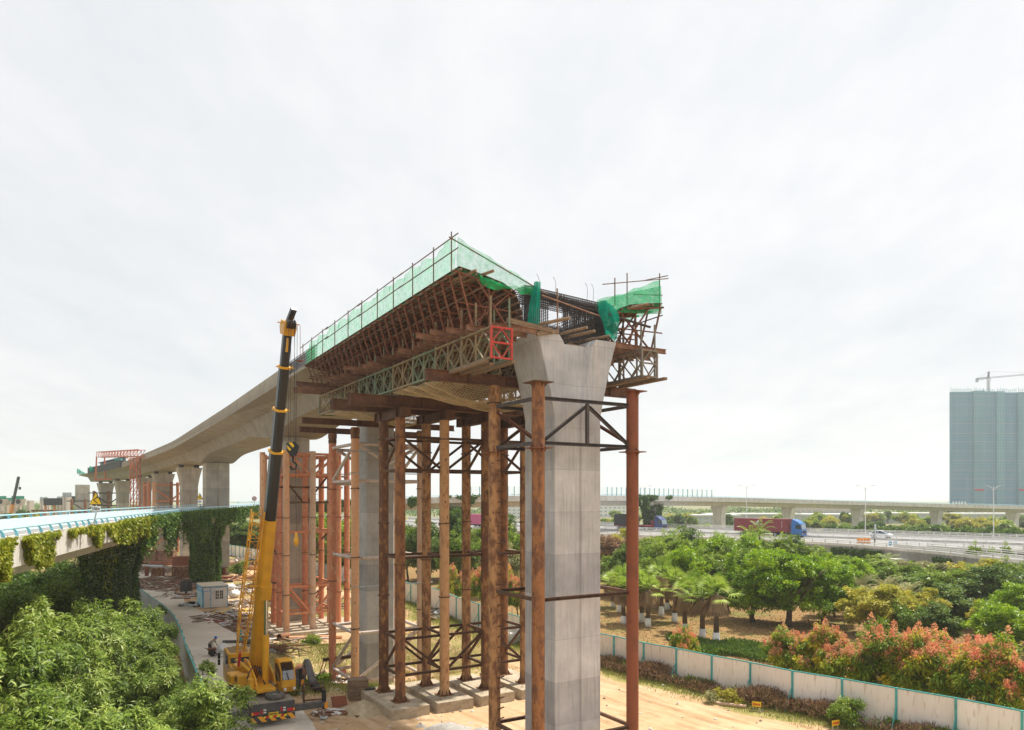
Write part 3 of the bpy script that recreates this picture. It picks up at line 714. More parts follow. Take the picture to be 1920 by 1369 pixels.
for z in (18.0, 15.86, 8.36, 1.45):
    brace(t, [((-U+r,-Vv,z),(U-r,-Vv,z)), ((-U+r,Vv,z),(U-r,Vv,z)), ((-U,-Vv+r,z),(-U,Vv-r,z)), ((U,-Vv+r,z),(U,Vv-r,z))], M['darksteel'] if z > 15 else M['brace'], .15, .17)
for v in (-Vv, Vv):
    brace(t, [((-U+r,v,15.98),(-.1,v,17.75)), ((.1,v,17.75),(U-r,v,15.98)), ((0,v,15.95),(0,v,17.9))], M['darksteel'] if v < 0 else M['brace'], .15, .15)
for u in (-U, U): brace(t, [((u,Vv-r,17.7),(u,-Vv+r,16.05))], M['strut'], .15, .15)
# tower between the first two piers: four pairs, one pad per pair
TU = (-4.4, -1.37, 1.66, 4.69); TV = (11.3, 14.1)
t = thing('pipe_tower', 'eight rusty and tan pipe columns standing in pairs on concrete pads', 'support tower', tuple(BF(0,12.7,0)), ANG)
mats = [[M['rustD'], M['rustD']], [M['rustE'], M['rustC']], [M['rustC'], M['rustC']], [M['rustC'], M['rustA']]]
mats = [[M['rustA'], M['rustD']], [M['rustE'], M['rustC']], [M['rustD'], M['rustC']], [M['rustC'], M['rustA']]]
for i, u in enumerate(TU):
    for j, v in enumerate((-1.4, 1.4)): column(t, u, v, .62, 18.22, mats[i][j], flanges=((17.05, 16.3) if j else (17.0,))+((11.6, 6.9) if (i+j) % 2 else (9.1,)))
for z in (17.05, 15.0, 9.5, 4.45, 2.2):
    prs = []
    for v in (-1.4, 1.4):
        for i in range(3): prs.append(((TU[i]+r, v, z), (TU[i+1]-r, v, z)))
    for u in TU: prs.append(((u, -1.4+r, z), (u, 1.4-r, z)))
    brace(t, prs, M['brace'], .14, .16)
prs = []
for v in (-1.4, 1.4):
    for za, zb_ in ((16.9, 15.15), (4.35, 2.35)):
        for i in range(3):
            a, b = (za, zb_) if i % 2 == 0 else (zb_, za)
            prs.append(((TU[i]+r, v, a), (TU[i+1]-r, v, b)))
for u in TU: prs.append(((u, -1.4+r, 4.3), (u, 1.4-r, 2.4))); prs.append(((u, -1.4+r, 16.9), (u, 1.4-r, 15.2)))
brace(t, prs, M['brace'], .14, .14)
pad_lab = ['stained concrete pad under the leftmost pair of rusty columns, beside the sand heap', 'stained concrete pad under the second pair of rusty columns from the sand heap',
           'stained concrete pad under the third pair of rusty columns, left of the nearest pier', 'stained concrete pad mostly hidden behind the nearest concrete pier']
for i, u in enumerate(TU):
    c = BF(u, 12.55, 0); p = thing('concrete_pad', pad_lab[i], 'footing', (c.x, c.y, 0), ANG, 'column pads')
    m = MB(); m.box(-1.25, 1.25, -2.9, 2.9, -.15, .62); m.build('slab', M['pad'], p, bevel=.03)
    m = MB()
    for a, b in ((-.9,-2.4),(.9,-2.4),(-.9,.6),(.9,.6)):
        m.path([(a-.07,b,.6),(a-.07,b,.72),(a,b,.77),(a+.07,b,.72),(a+.07,b,.6)], .012, 5)
    m.build('lifting_loop', M['rustD'], p)
# short caps over the pairs, then the two long cross beams
nth = ['leftmost', 'second', 'third', 'rightmost, mostly hidden']
for i, u in enumerate(TU):
    c = BF(u, 12.7, 0); o = thing('cap_beam', f'short rusty twin beam on top of a column pair, {nth[i]} of the four', 'steel beam', (c.x, c.y, 18.52), ANG, 'short beams over column pairs')
    m = MB(); 
    for dx in (-.16, .16): m.ibeam((dx, -2.35, 0), (dx, 2.35, 0), .3, .58)
    m.build('beam', M['hbeam'], o)
    for y in (-2.33, -1.4, 1.4, 2.33): MB().box(-.3, .3, y-.012, y+.012, -.26, .26).build('stiffener', M['hbeam'], o)
def cross_beam(label, v, u0, u1, zt, h, n=1):
    c = BF(0, v, zt-h/2); o = thing('cross_beam', label, 'steel beam', tuple(c), ANG)
    m = MB()
    for k in range(n): m.ibeam((u0, (k-(n-1)/2)*.33, 0), (u1, (k-(n-1)/2)*.33, 0), .32, h)
    m.build('beam', M['hbeam'], o)
    q = u0+.05
    while q < u1: MB().box(q-.012, q+.012, -.155*n, .155*n, -h/2+.035, h/2-.035).build('stiffener', M['hbeam'], o); q += 2.3
cross_beam('long rusty I beam passing behind the nearest pier under the truss end', 2.1, -6.85, 6.6, 19.66, .56)
cross_beam('long rusty I beam across the front columns of the eight pipe tower', 11.3, -7.7, 7.7, 19.5, .66, 2)
cross_beam('long rusty I beam across the rear columns of the eight pipe tower', 14.1, -7.9, 7.7, 19.48, .66, 2)
cross_beam('lowest rusty I beam laid over the peach pipe columns', 23.9, -7.1, 5.6, 19.3, .46)
cross_beam('rusty I beam laid over the rear peach columns behind the streaked pier', 30.2, -5.6, 5.6, 19.2, .46)
# peach tower
t = thing('pipe_tower', 'peach painted pipe columns with white braces around the streaked pier', 'support tower', tuple(BF(0,27.3,0)), ANG)
U, Vv = 2.8, 2.9
for (u, v, mt, zt, fl) in ((-U,-Vv,M['peach'],18.80,(14.0,3.0,8.6)), (U,-Vv,M['peachgrey'],18.80,(14,8.4,4.1)), (-U,Vv,M['orange'],18.72,(14,6.2)), (U,Vv,M['peach'],18.72,(14,))):
    column(t, u, v, -2.5, zt, mt, .315, fl)
for u, v in ((-U,-Vv),(U,-Vv),(-U,Vv),(U,Vv)): MB().lathe([(.33, 17.9), (.36, 17.95), (.33, 18.0), (.36, 18.05), (.33, 18.3), (.37, 18.32), (.37, 18.7)], (u, v, 0), 16).build('jack_head', M['rustD'], t, smooth=40)
prs = []
for z in (17.5, 14.6, 8.5, 2.6, -1.2):
    prs += [((-U+r,-Vv,z),(U-r,-Vv,z)), ((-U+r,Vv,z-.15),(U-r,Vv,z-.15)), ((-U,-Vv+r,z),(-U,Vv-r,z)), ((U,-Vv+r,z),(U,Vv-r,z))]
for v in (-Vv, Vv): prs += [((-U+r,v,17.4),(0,v,16)), ((U-r,v,17.4),(0,v,16)), ((-U+r,v,-1.0),(U-r,v,2.4))]
for u in (-U, U): prs += [((u,-Vv+r,17.4),(u,Vv-r,14.8)), ((u,-Vv+r,2.5),(u,Vv-r,-1.0))]
brace(t, prs, M['whitepipe'], pipe=.135)
brace(t, [((-U-.6,-Vv-.3,15.2),(U+.8,-Vv-.3,15.2)), ((-U-.4,-Vv-.3,6.3),(U+.9,-Vv-.3,6.3)), ((-U-.7,-Vv-.34,16.9),(U+.5,-Vv-.34,16.9)), ((-U-.7,Vv+.3,15.3),(U+.7,Vv+.3,15.3))], M['greypost'], pipe=.04, name='scaffold_tube')
# orange tower
t = thing('pipe_tower', 'cluster of orange and peach pipe columns on a concrete slab behind the crane boom', 'support tower', tuple(BF(0,49,0)), ANG)
cols = [(-2.75,-3,'peach',18.25,0),(0,-3,'peachgrey',18.2,0),(2.75,-3,'orange',18.2,0),(-2.75,0,'orange',18.1,0),(0,0,'orange',18.1,0),(2.75,0,'peach',18.0,0),(-2.75,2.5,'orange',18.1,0),(1.5,2.2,'peach',18.0,1),(2.75,3.2,'orange',18.0,0),(-1.4,5.2,'peachgrey',18.1,0),(4.3,-1.2,'orange',17.6,0),(-4.2,.6,'peach',17.9,0),(-2.75,8,'peach',18.6,0),(2.75,8,'orange',18.4,0)]
for u, v, mt, zt, rg in cols: column(t, u, v, -.55, zt, M[mt], .315, (11.2, 7.3, 3.2), rungs=bool(rg), base=False)
prs = []
for z in (17.9, 15.7, 9.7, 4.0, 1.2):
    prs += [((-2.44,-3,z),(-.31,-3,z)), ((.31,-3,z),(2.44,-3,z)), ((-2.44,0,z-.1),(-.31,0,z-.1)), ((.31,0,z-.1),(2.44,0,z-.1)), ((-2.75,-2.7,z),(-2.75,-.3,z)), ((2.75,-2.7,z),(2.75,-.3,z)), ((2.75,.3,z),(2.75,7.7,z)), ((-2.75,.3,z),(-2.75,7.7,z)), ((0,-2.7,z),(0,-.3,z))]
for v in (-3, 0): prs += [((-2.44,v,17.8),(-.31,v,15.8)), ((.31,v,15.8),(2.44,v,17.8)), ((-2.44,v,3.9),(-.31,v,1.3)), ((.31,v,1.3),(2.44,v,3.9))]
brace(t, prs, M['orange'], pipe=.13)
brace(t, [((-2.44,-3,12.8),(-.31,-3,12.8)),((.31,-3,12.8),(2.44,-3,12.8)),((-2.75,.3,6.8),(-2.75,7.7,9.6)),((2.75,.3,9.6),(2.75,7.7,6.8)),((-4.2,.6,15.6),(-2.75,0,15.6)),((2.75,-3,15.6),(4.3,-1.2,15.6)),((-4.2,.6,4.2),(-2.75,0,4.2)),((2.75,-3,4.2),(4.3,-1.2,4.2)),((-2.44,0,15.6),(-.31,0,12.9)),((.31,0,12.9),(2.44,0,15.6))], M['brace'], pipe=.11)
prs = [((-2.44,8,z),(2.44,8,z)) for z in (17.9, 4, 1.2)] + [((-2.75,.3,16),(-2.75,7.7,14.6)), ((-4.4,-2.4,14.4),(3.4,-2.4,14.4)), ((2.75,.3,3.8),(2.75,7.7,1.4))]
brace(t, prs, M['brace'], pipe=.11)
c = BF(0, 48.6, -1.15); p = thing('concrete_pad', 'wide concrete slab under the orange pipe columns', 'footing', tuple(c), ANG)
MB().box(-4.3, 5.2, -4.0, 4.6, -.3, .62).build('slab', M['pad'], p, bevel=.04)
# frames round the far pier
c = CL(s6, 0, 0)
t = thing('pipe_tower', 'orange and brown pipe frame around a far flared pier left of the ivy column', 'support tower', (c.x, c.y, 0), head(s6))
for u, v, mt in ((-3.6,-3,'orange'),(-2.6,-3.6,'peach'),(1.2,-3.6,'rustA'),(3.8,-2.8,'peach'),(4.6,-3.4,'rustB'),(-3.6,3,'orange'),(3.8,3,'orange')): column(t, u, v, -.2, 17.2, M[mt], .36, (11,), base=False)
brace(t, [((-2.6,-3.6,16.5),(1.2,-3.6,16.5)), ((1.2,-3.6,16.5),(4.6,-3.4,16.5)), ((-2.6,-3.6,12.6),(1.2,-3.6,12.6)), ((1.2,-3.6,12.6),(4.6,-3.4,12.6)), ((-2.6,-3.6,15.6),(1.0,-3.6,13)), ((1.4,-3.6,13),(4.4,-3.4,15.6)), ((-3.6,-3,16.4),(-3.6,3,16.4))], M['orange'], pipe=.2)
brace(t, [((-2.6,-3.6,2.0),(1.2,-3.6,5.0)), ((1.2,-3.6,2.0),(4.4,-3.4,5.0))], M['orange'], pipe=.16)
for (sx, lab, zt) in ((s9, 'dark rusty pipe frame around a far pier behind the yellow bend sign', 15.5), (s10, 'dark rusty pipe frame at the free far end of the deck', 13.0)):
    c = CL(sx, 0, 0); t = thing('pipe_tower', lab, 'support tower', (c.x, c.y, 0), head(sx))
    for u in (-4, 0, 4): column(t, u, -3.4, 0, zt, M['rustA'], .4, base=False)
    brace(t, [((-5.5,-3.4,zt-.6),(5,-3.4,zt-.6)), ((-4,-3.4,zt-1),(0,-3.4,zt-4)), ((0,-3.4,zt-4),(4,-3.4,zt-1)), ((-4,-3.4,zt-4.4),(4,-3.4,zt-4.4))], M['darksteel'], .3, .3)

# ---------------------------------------------------------------- Bailey trusses
ZT = 19.66; PH = 1.5; PL = 3.0
def panel_mesh(diag=True):
    m = MB(); w = .075
    for z in (.05, PH-.05):
        for dx in (-.05, .05): m.bar((dx, .02, z), (dx, PL-.02, z), .06, .1)
    for y in (.05, PL/2, PL-.05): m.bar((0, y, .1), (0, y, PL-.1), .075, .075)
    for y0 in (0, PL/2):
        a, b, c = y0+.08, y0+PL/4, y0+PL/2-.08
        m.bar((0, b, .1), (0, a, PH/2), .06); m.bar((0, a, PH/2), (0, b, PH-.1), .06); m.bar((0, b, .1), (0, c, PH/2), .06); m.bar((0, c, PH/2), (0, b, PH-.1), .06)
    return m
pm = {}
def truss(label, u, v0, n, mk):
    c = BF(u, v0, ZT); t = thing('bailey_truss', label, 'steel truss', tuple(c), ANG, 'panel trusses under the formwork')
    for k in range(n):
        key = mk[k % len(mk)]
        if key not in pm: o = pm[key] = panel_mesh().build('panel', M[key], t)
        else: o = pm[key].copy(); COL.objects.link(o); o.parent = t
        o.location = (0, k*PL, 0)
    return t
truss('outermost left tan and green truss line, starting at the red end frame', -5.35, -1.9, 9, ['bailey','bailey','baileygreen','bailey','baileygreen','baileygreen','bailey'])
truss('second truss line from the left, behind the red end frame', -4.35, -1.9, 9, ['baileygreen','bailey','baileygreen'])
truss('truss line just left of the nearest pier, deep in shadow', -2.75, 1.75, 8, ['bailey','baileygrey'])
truss('shadowed truss line hidden behind the pier head, left one', -.9, 2.6, 7, ['baileygrey'])
truss('shadowed truss line hidden behind the pier head, right one', .9, 2.6, 7, ['baileygrey'])
truss('truss line just right of the pier head, mostly hidden', 2.75, 1.75, 8, ['baileygrey','bailey'])
truss('grey brown truss line right of the pier head, inner one', 4.05, -1.5, 9, ['baileygrey'])
truss('grey brown truss line right of the pier head, outermost', 5.0, -1.5, 9, ['baileygrey','bailey'])
def end_frame(label, u0, u1, v, mat, name='end_frame'):
    c = BF((u0+u1)/2, v, ZT); t = thing(name, label, 'end frame', tuple(c), ANG); w = (u1-u0)/2; m = MB()
    for x in (-w, w): m.bar((x,0,0), (x,0,PH), .09, .08)
    for z in (.05, PH/2, PH-.05): m.bar((-w,0.002,z), (w,0.002,z), .07, .08)
    m.build('frame', mat, t)
    m = MB()
    for z0 in (.08, PH/2+.04):
        up = z0 > .5
        za, zb2 = (z0, z0+PH/2-.14) if not up else (z0, z0+PH/2-.14)
        if up: m.bar((-w+.04,-.01,za), (0,-.01,zb2), .05); m.bar((0,-.01,zb2), (w-.04,-.01,za), .05)
        else: m.bar((-w+.04,-.01,zb2), (0,-.01,za), .05); m.bar((0,-.01,za), (w-.04,-.01,zb2), .05)
    m.build('diagonal', mat, t)
end_frame('bright red bracing frame closing the left truss end', -5.40, -4.30, -1.99, M['red'])
end_frame('grey bracing frame closing the right truss end', 4.0, 5.05, -1.58, M['baileygrey'])
tt = thing('end_frame', 'green bracing frame at the far left end of the trusses', 'end frame', tuple(BF(-4.85, 25.2, ZT)), ANG)
m = MB()
for x in (-.52, .52): m.bar((x,0,0),(x,0,PH),.1)
for z in (.05, PH-.05): m.bar((-.52,0,z),(.52,0,z),.1)
m.bar((-.5,0,.1),(.5,0,1.4),.07); m.build('frame', M['baileygreen'], tt)
# timbers strapped under the truss ends
for (u, v0, v1, lab) in ((-5.5,-1.7,3.0,'long plank along the foot of the left truss, outer one'), (-4.3,-2.2,2.6,'long plank along the foot of the left truss, inner one'), (-4.9,-1.2,3.4,'long grey plank along the foot of the left truss, between two others'), (4.0,-2.1,2.0,'long plank along the foot of the right truss, inner one'), (5.1,-2.2,1.6,'long plank along the foot of the right truss, outer one')):
    c = BF(u, (v0+v1)/2, ZT-.09); o = MB().box(-.11, .11, -(v1-v0)/2, (v1-v0)/2, -.07, .07).build('timber_beam', M['timber']); o.location = c; o.rotation_euler = (0, 0, ANG); tag(o, lab, 'timber')
# cross beams on the trusses (needles)
NEED = []; ib = None; zN = ZT+PH
for k in range(28):
    v = -1.5+k*.96; u0 = -6.2-rnd.choice([0,.15,.5,.9,1.2])*rnd.uniform(.6,1.1)-(.9 if k > 22 else 0); u1 = 5.9+rnd.uniform(0, .6)
    if k < 3: u0 = (-5.2, -5.9, -6.5)[k]; u1 = (-2.55, -2.6, -2.6)[k]
    c = BF((u0+u1)/2, v, zN+.14); L = (u1-u0)/2
    o = MB().ibeam((-L,0,0), (L,0,0), .18, .25, .02, .02).build('needle_beam', M['needle' if rnd.random() < .7 else 'hbeam'])
    o.location = c; o.rotation_euler = (0,0,ANG+rnd.uniform(-.02,.02)); tag(o, f'rusty cross beam lying on the trusses, {ORD[k]} back from the red end frame', 'steel beam', 'cross beams on the trusses')
for k in range(3):
    v = -1.0+k*.96; c = BF(4.6, v, zN+.14)
    o = MB().ibeam((-2.0,0,0), (1.6+.3*k,0,0), .18, .25, .02, .02).build('needle_beam', M['needle']); o.location = c; o.rotation_euler = (0,0,ANG)
    tag(o, f'short rusty beam lying on the right truss end, {ORD[k]} from the pier head', 'steel beam', 'beams on the right truss end')

# ---------------------------------------------------------------- formwork under the wings
ZW = lambda v: zb(max(v, 0))
zL = zN+.27
def wing(sx, v0, v1, label):
    t = thing('wing_formwork', label, 'formwork', tuple(BF(sx*4.5, (v0+v1)/2, zL)), ANG); oc = Vector((sx*4.5, (v0+v1)/2, zL))
    def L(u, v, z): return (u-oc.x, v-oc.y, z-oc.z)
    prof = [(2.75, -2.3), (3.0, -1.35), (3.3, -.72), (4.0, -.42), (5.0, -.22), (6.35, -.02)]
    m = MB(); n = int((v1-v0)/2)
    for k in range(n):
        a = v0+(v1-v0)*k/n; b = v0+(v1-v0)*(k+1)/n
        for i in range(len(prof)-1):
            (ua, da), (ub, db) = prof[i], prof[i+1]
            vs = [L(sx*ua,a,ZW(a)+da), L(sx*ub,a,ZW(a)+db), L(sx*ub,b,ZW(b)+db), L(sx*ua,b,ZW(b)+da)]
            m.add(vs+[(x,y,z+.03) for x,y,z in vs], [(3,2,1,0),(4,5,6,7),(0,1,5,4),(1,2,6,5),(2,3,7,6),(3,0,4,7)])
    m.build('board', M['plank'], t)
    m = MB(); j = 0
    for i in range(len(prof)-1):
        (ua, da), (ub, db) = prof[i], prof[i+1]; ln = math.hypot(ub-ua, db-da); k = max(1, int(ln/.26))
        for q in range(k):
            f = (q+.5)/k; u = ua+(ub-ua)*f; d = da+(db-da)*f; a = v0
            while a < v1-.3:
                b = min(v1, a+rnd.uniform(1.6, 2.4)); e = rnd.uniform(-.02, .02)
                if rnd.random() < .93: m.bar(L(sx*(u+e),a,ZW(a)+d-.06), L(sx*(u-e),b-.06,ZW(b)+d-.06), .10, .085)
                a = b
    m.build('joist', M['slat'], t)
wing(-1, -.6, 26.0, 'slatted dark timber formwork under the left deck edge, above the long truss')
wing(1, -.6, 26.0, 'slatted timber formwork under the right deck edge')
def strut_frame(sx, v, label, sparse=False):
    zt = ZW(v); t = MB(); r_ = .045
    def T(u1, z1, u2, z2, dv=0): t.bar((sx*u1, dv, z1-zL), (sx*u2, dv+.02, z2-zL), r_*1.7, r_*1.7)
    t.bar((sx*3.2,0,zt-.92-zL),(sx*4.1,0,zt-.60-zL),.08); t.bar((sx*4.1,0,zt-.60-zL),(sx*6.55,0,zt-.18-zL),.08,.10)
    T(5.6, zL, 3.5, zt-.85, .05); T(5.6, zL, 6.3, zt-.22, -.05); T(4.6, zL, 4.6, zt-.5, .09); T(3.6, zL, 5.4, zt-.4, -.1)
    if not sparse: T(3.3, zL, 3.5, zt-.8, .12); T(5.2, zL, 4.2, zt-.6, .15)
    t.bar((sx*3.0,.06,zL+.95-zL),(sx*(6.0+rnd.uniform(0,.5)),.06,zL+1.05-zL),.06)
    o = t.build('strut_frame', M['strut']); o.location = BF(0, v, zL); o.rotation_euler = (0,0,ANG); tag(o, label, 'strut', 'strut frames under the deck edges'); return o
for k in range(28): strut_frame(-1, -.45+k*.95, f'red brown strut frame under the left deck edge, {ORD[k]} back from the pier head')
for k in range(14): strut_frame(1, -.45+k*1.05, f'thin strut frame under the right deck edge, {ORD[k]} back from the front', True)
# long runner tubes through the struts
for i, (u, dz, lab) in enumerate(((-5.35,-.95,'long pale scaffold tube running along the left struts, upper one'), (-4.6,-1.35,'long scaffold tube running along the left struts, lower one'), (-6.1,-.55,'long scaffold tube running close under the left deck edge'), (5.6,-.95,'long scaffold tube running along the right struts'))):
    o = MB().tube((0,-14,dz+.27),(0,13,dz-.27),.035,n=8).build('scaffold_tube', M['timber' if i == 0 else 'pole']); o.location = BF(u, 12.6, ZW(13)); o.rotation_euler = (0,0,ANG); tag(o, lab, 'tube')
# bottom form and inner falsework seen dark between the trusses
t = thing('bottom_formwork', 'dark timber bottom form lying on the cross beams between the struts', 'formwork', tuple(BF(0, 13, zL)), ANG)
m = MB()
for k in range(26):
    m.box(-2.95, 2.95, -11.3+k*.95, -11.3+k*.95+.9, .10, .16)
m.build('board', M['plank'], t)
m = MB()
for k in range(8): m.box(-2.8+k*.78, -2.7+k*.78, -11.5, 13, 0, .099)
m.build('joist', M['slat'], t)

# ---------------------------------------------------------------- guard rail and nets
t = thing('guard_rail', 'rusty scaffold tube guard rail along the left deck edge, carrying green netting', 'railing', tuple(BF(-6.5, 12, ZW(12))), ANG)
def gl_(v): return ZW(v)-ZW(12)
vs_ = [-.1, 1.9, 4.5, 7.2, 9.7, 12.4, 15.0, 17.8, 20.6, 23.4, 25.8]
for k, v in enumerate(vs_): MB().tube((0, v-12, gl_(v)-.15), (0, v-12, gl_(v)+1.62+(.12 if k == 0 else 0)), .032, n=8).build('post', M['pole'], t)
for z in (.75, 1.42):
    for k in range(4):
        a, b = -.9+k*6.7, -.9+(k+1)*6.7+.5
        MB().tube((-.05, a-12, gl_(max(a,0))+z+.02*k), (-.05, b-12, gl_(b)+z-.01*k), .028, n=8).build('rail', M['pole'], t)
t = thing('guard_rail', 'short scaffold rail at the right deck corner holding green netting', 'railing', tuple(BF(6.4, -.3, ZW(0))), ANG)
for (x, y, h) in ((0,0,1.75),(-1.6,.9,1.75),(-3.2,0,1.0)): MB().tube((x,y,-.5),(x,y,h),.032,n=8).build('post', M['pole'], t)
MB().tube((.5,-.15,1.5),(-4.0,.05,.55),.028,n=8).build('rail', M['pole'], t); MB().tube((.2,0,.55),(-1.9,0,.3),.028,n=8).build('rail', M['pole'], t)
MB().tube((.35,-.3,1.6),(-.4,.8,1.5),.028,n=8).build('rail', M['pole'], t)
# front tube from the left corner post down to the cage
o = MB().tube((-6.75,-.35,HC+12.28),(-1.5,-.75,HC+10.25),.035,n=8).build('scaffold_tube', M['pole']); o.location = BF(0,0,0); o.rotation_euler = (0,0,ANG)
tag(o, 'rusty tube sloping from the tall left corner post down to the rebar cage', 'tube')
rn = random.Random(5)
def net(label, fn, nu, nv, mat, name='safety_net', org=None):
    o = MB().grid(lambda a, b: tuple(Vector(fn(a, b))-org), nu, nv).build(name, mat, smooth=True); o.location = BF(*org); o.rotation_euler = (0,0,ANG); tag(o, label, 'safety net'); return o
def side(a, b):
    v = -.1+a*26; top = 1.5+.12*math.sin(v*1.9)*math.sin(v*.53)+(.10 if a < .05 else 0); fold = .10*math.sin(v*2.7+b*3)+.07*math.sin(v*6.1)
    if a > .93: top *= 1-(a-.93)*3
    return (-6.34+fold*b+.05, v, ZW(v)-.05+b*top-.05*math.sin(v*3.3))
net('long pale green net hung along the left deck edge guard rail', side, 150, 8, M['netgreen'], org=Vector((-6.3, 13, ZW(13))))
def front(a, b):
    u = -6.38+a*4.5; zt = HC+12.30-(u+6.38)*.405+.02*math.sin(u*9); zbm = HC+10.62+.28*math.sin(a*3.1)*-1+.12*(1-a)
    return (u, -.45-.25*a+.06*math.sin(u*4+b*5), zbm+(zt-zbm)*b-.18*math.sin(b*3.14)*math.sin(a*3.14))
net('pale green net stretched across the front of the left deck end', front, 40, 10, M['netgreen'], org=Vector((-4, -.5, HC+11)))
def hem(a, b):
    u = -5.3+a*3.3; zt = HC+10.62-.30*math.sin(a*3.1)+.02*math.sin(u*9); h = .32+.16*math.sin(a*9)
    return (u, -.62-.1*math.sin(b*3)+.05*math.sin(u*6), zt+.08-h*b)
net('bright green bunched net hem over the front timber edge', hem, 36, 5, M['netgreen_dense'], org=Vector((-4, -.6, HC+10.5)))
def hang(a, b):
    w = .28+.62*b; x = -2.15-.25*b+(a-.5)*w; return (x, -.85+.10*math.sin(a*11+b*4)-.05*b, HC+10.75-2.35*b-.22*b*math.sin(a*3.1+.5))
net('teal net strip hanging down left of the rebar cage', hang, 16, 14, M['netteal'], org=Vector((-2.2, -.8, HC+9.6)))
def hang2(a, b):
    w = .55+.5*math.sin(b*2.9)+.25*b; x = 1.95+.25*b*b+(a-.5)*w+.25*b; return (x, -.95+.14*math.sin(a*9+b*6)-.25*math.sin(b*3.1), HC+10.35-1.95*b+.16*math.sin(a*7)*b)
net('crumpled teal net bundle hanging at the right end of the rebar cage', hang2, 18, 16, M['netteal'], org=Vector((2.2, -.9, HC+9.3)))
def rwing(a, b):
    u = 1.9+a*4.5; zt = HC+10.5+a*1.42+.05*math.sin(a*14)*(1-a); zbm = HC+9.85+.48*a
    return (u, -.45+.12*math.sin(a*10+b*3)*(1-a*.7), zbm+(zt-zbm)*b-.08*math.sin(3.14*b))
net('green net rising to the right deck corner post', rwing, 36, 8, M['netgreen_rail'], org=Vector((4, -.4, HC+10.5)))
def rside(a, b):
    v = -.4+a*6; return (6.4+.05*math.sin(v*3), v, ZW(0)-.35+b*(1.75+.05*math.sin(v*4)))
net('green net running back along the right deck edge', rside, 24, 6, M['netgreen_rail'], org=Vector((6.4, 2, HC+10.8)))
# rope nets slung under the trusses, every cord modelled
def cord_net(label, u0, u1, v0, v1, zt, sag, seed, n1, n2):
    q = random.Random(seed); ph = [q.uniform(0,6) for _ in range(6)]
    def Z(a, b):
        e = min(1, 4*a*(1-a)*1.2)*min(1, 4*b*(1-b)*1.2)
        return zt-sag*e*(.75+.25*math.sin(a*7+ph[0])*math.cos(b*5+ph[1]))-.12*abs(math.sin(a*9+ph[2]+b*2))-.08*abs(math.sin(b*13+ph[3]))
    oc = Vector(((u0+u1)/2, (v0+v1)/2, zt)); m = MB()
    def P(a, b): return Vector((u0+(u1-u0)*a+.06*math.sin(b*17+a*9), v0+(v1-v0)*b+.06*math.sin(a*15), Z(a, b)))-oc
    for i in range(n1+1):
        a = i/n1; k = 40
        for j in range(k): m.bar(P(a, j/k), P(a, (j+1)/k), .016)
    for j in range(n2+1):
        b = j/n2; k = 40
        for i in range(k): m.bar(P(i/k, b), P((i+1)/k, b), .016)
    o = m.build('rope_net', M['rope']); o.location = BF(*oc); o.rotation_euler = (0,0,ANG); tag(o, label, 'rope net', 'rope nets under the trusses')
cord_net('tan rope net sagging under the trusses beside the nearest pier', -5.6, 4.6, 2.6, 9.4, ZT-.1, 1.0, 1, 68, 46)
cord_net('smaller tan rope net sagging under the far part of the trusses', -5.6, 2.0, 15.0, 23.0, ZT-.05, .9, 2, 54, 54)
o = MB().tube((0,0,0),(0,0,-1.25),.014,n=5).build('rope', M['white']); o.location = BF(-2.4, 2.7, ZT-.5); tag(o, 'white rope hanging from the nearer rope net', 'rope')

# ---------------------------------------------------------------- rebar cage of the end wall
t = thing('rebar_cage', 'dense dark rebar cage of the deck end above the nearest pier, with an arched opening', 'rebar cage', tuple(BF(0, .3, 21.45)), ANG)
z0, z1 = 0, HC+10.1-21.45
def hole(u, z): return -1.15 < u < -.32 and z0+.55 < z < z0+1.45+.14*(1-((u+.735)/.42)**2)
for ly, nm in ((-.75,'front_mat'), (-.5,'middle_mat'), (-.25,'rear_mat')):
    sh = ly+.75
    def hole(u, z, sh=sh): u -= .60*sh; z -= .30*sh; return -1.22 < u < -.28 and .50 < z < 1.50+.16*(1-((u+.75)/.47)**2)
    m = MB(); sl_ = lambda u: .055*-(u+2.5)
    u = -2.6
    while u < 2.6:
        a = z0; step = .11
        while a < z1+.5+sl_(u)-.05:
            b = min(a+step, z1+.5+sl_(u))
            if not hole(u, (a+b)/2): m.bar((u+rn.uniform(-.008,.008), ly, a), (u+rn.uniform(-.008,.008), ly, b), .026)
            a = b
        u += .115 if rn.random() < .8 else .06
    z = z0+.05
    while z < z1+.4:
        u = -2.6
        while u < 2.6:
            if not hole(u+.1, z): m.bar((u, ly+.02, z+sl_(u)*z/2), (u+.2, ly+.02, z+sl_(u+.2)*z/2), .024)
            u += .2
        z += .13 if z < .5 or z > 1.4 else .16
    m.build(nm, M['rebar'], t)
m = MB()
for k in range(48):    # stirrups of the top beam
    u = -2.75+k*.118; zt = z1+.42-.055*(u+2.5)
    m.path([(u,-.95,zt-.42),(u,-.95,zt),(u,.6,zt+.02),(u,.6,zt-.42),(u,-.95,zt-.42)], .013, 4)
for y in (-.95,-.6,-.3,0,.3,.6):
    for dz in (-.42,-.2,0): m.bar((-2.75,y,z1+.42+.014+dz),(2.85,y,z1+.42-.055*5.35+.014+dz),.034)
m.build('top_beam_cage', M['rebar'], t)
m = MB()
for u in (-1.9,-.9,1.1,1.5): m.path([(u,-.9,z1+.2),(u+.03,-.92,z1+.75),(u-.08,-1.0,z1+.95),(u-.25,-1.1,z1+1.05)], .012, 4)
m.build('starter_bar', M['rebar'], t)
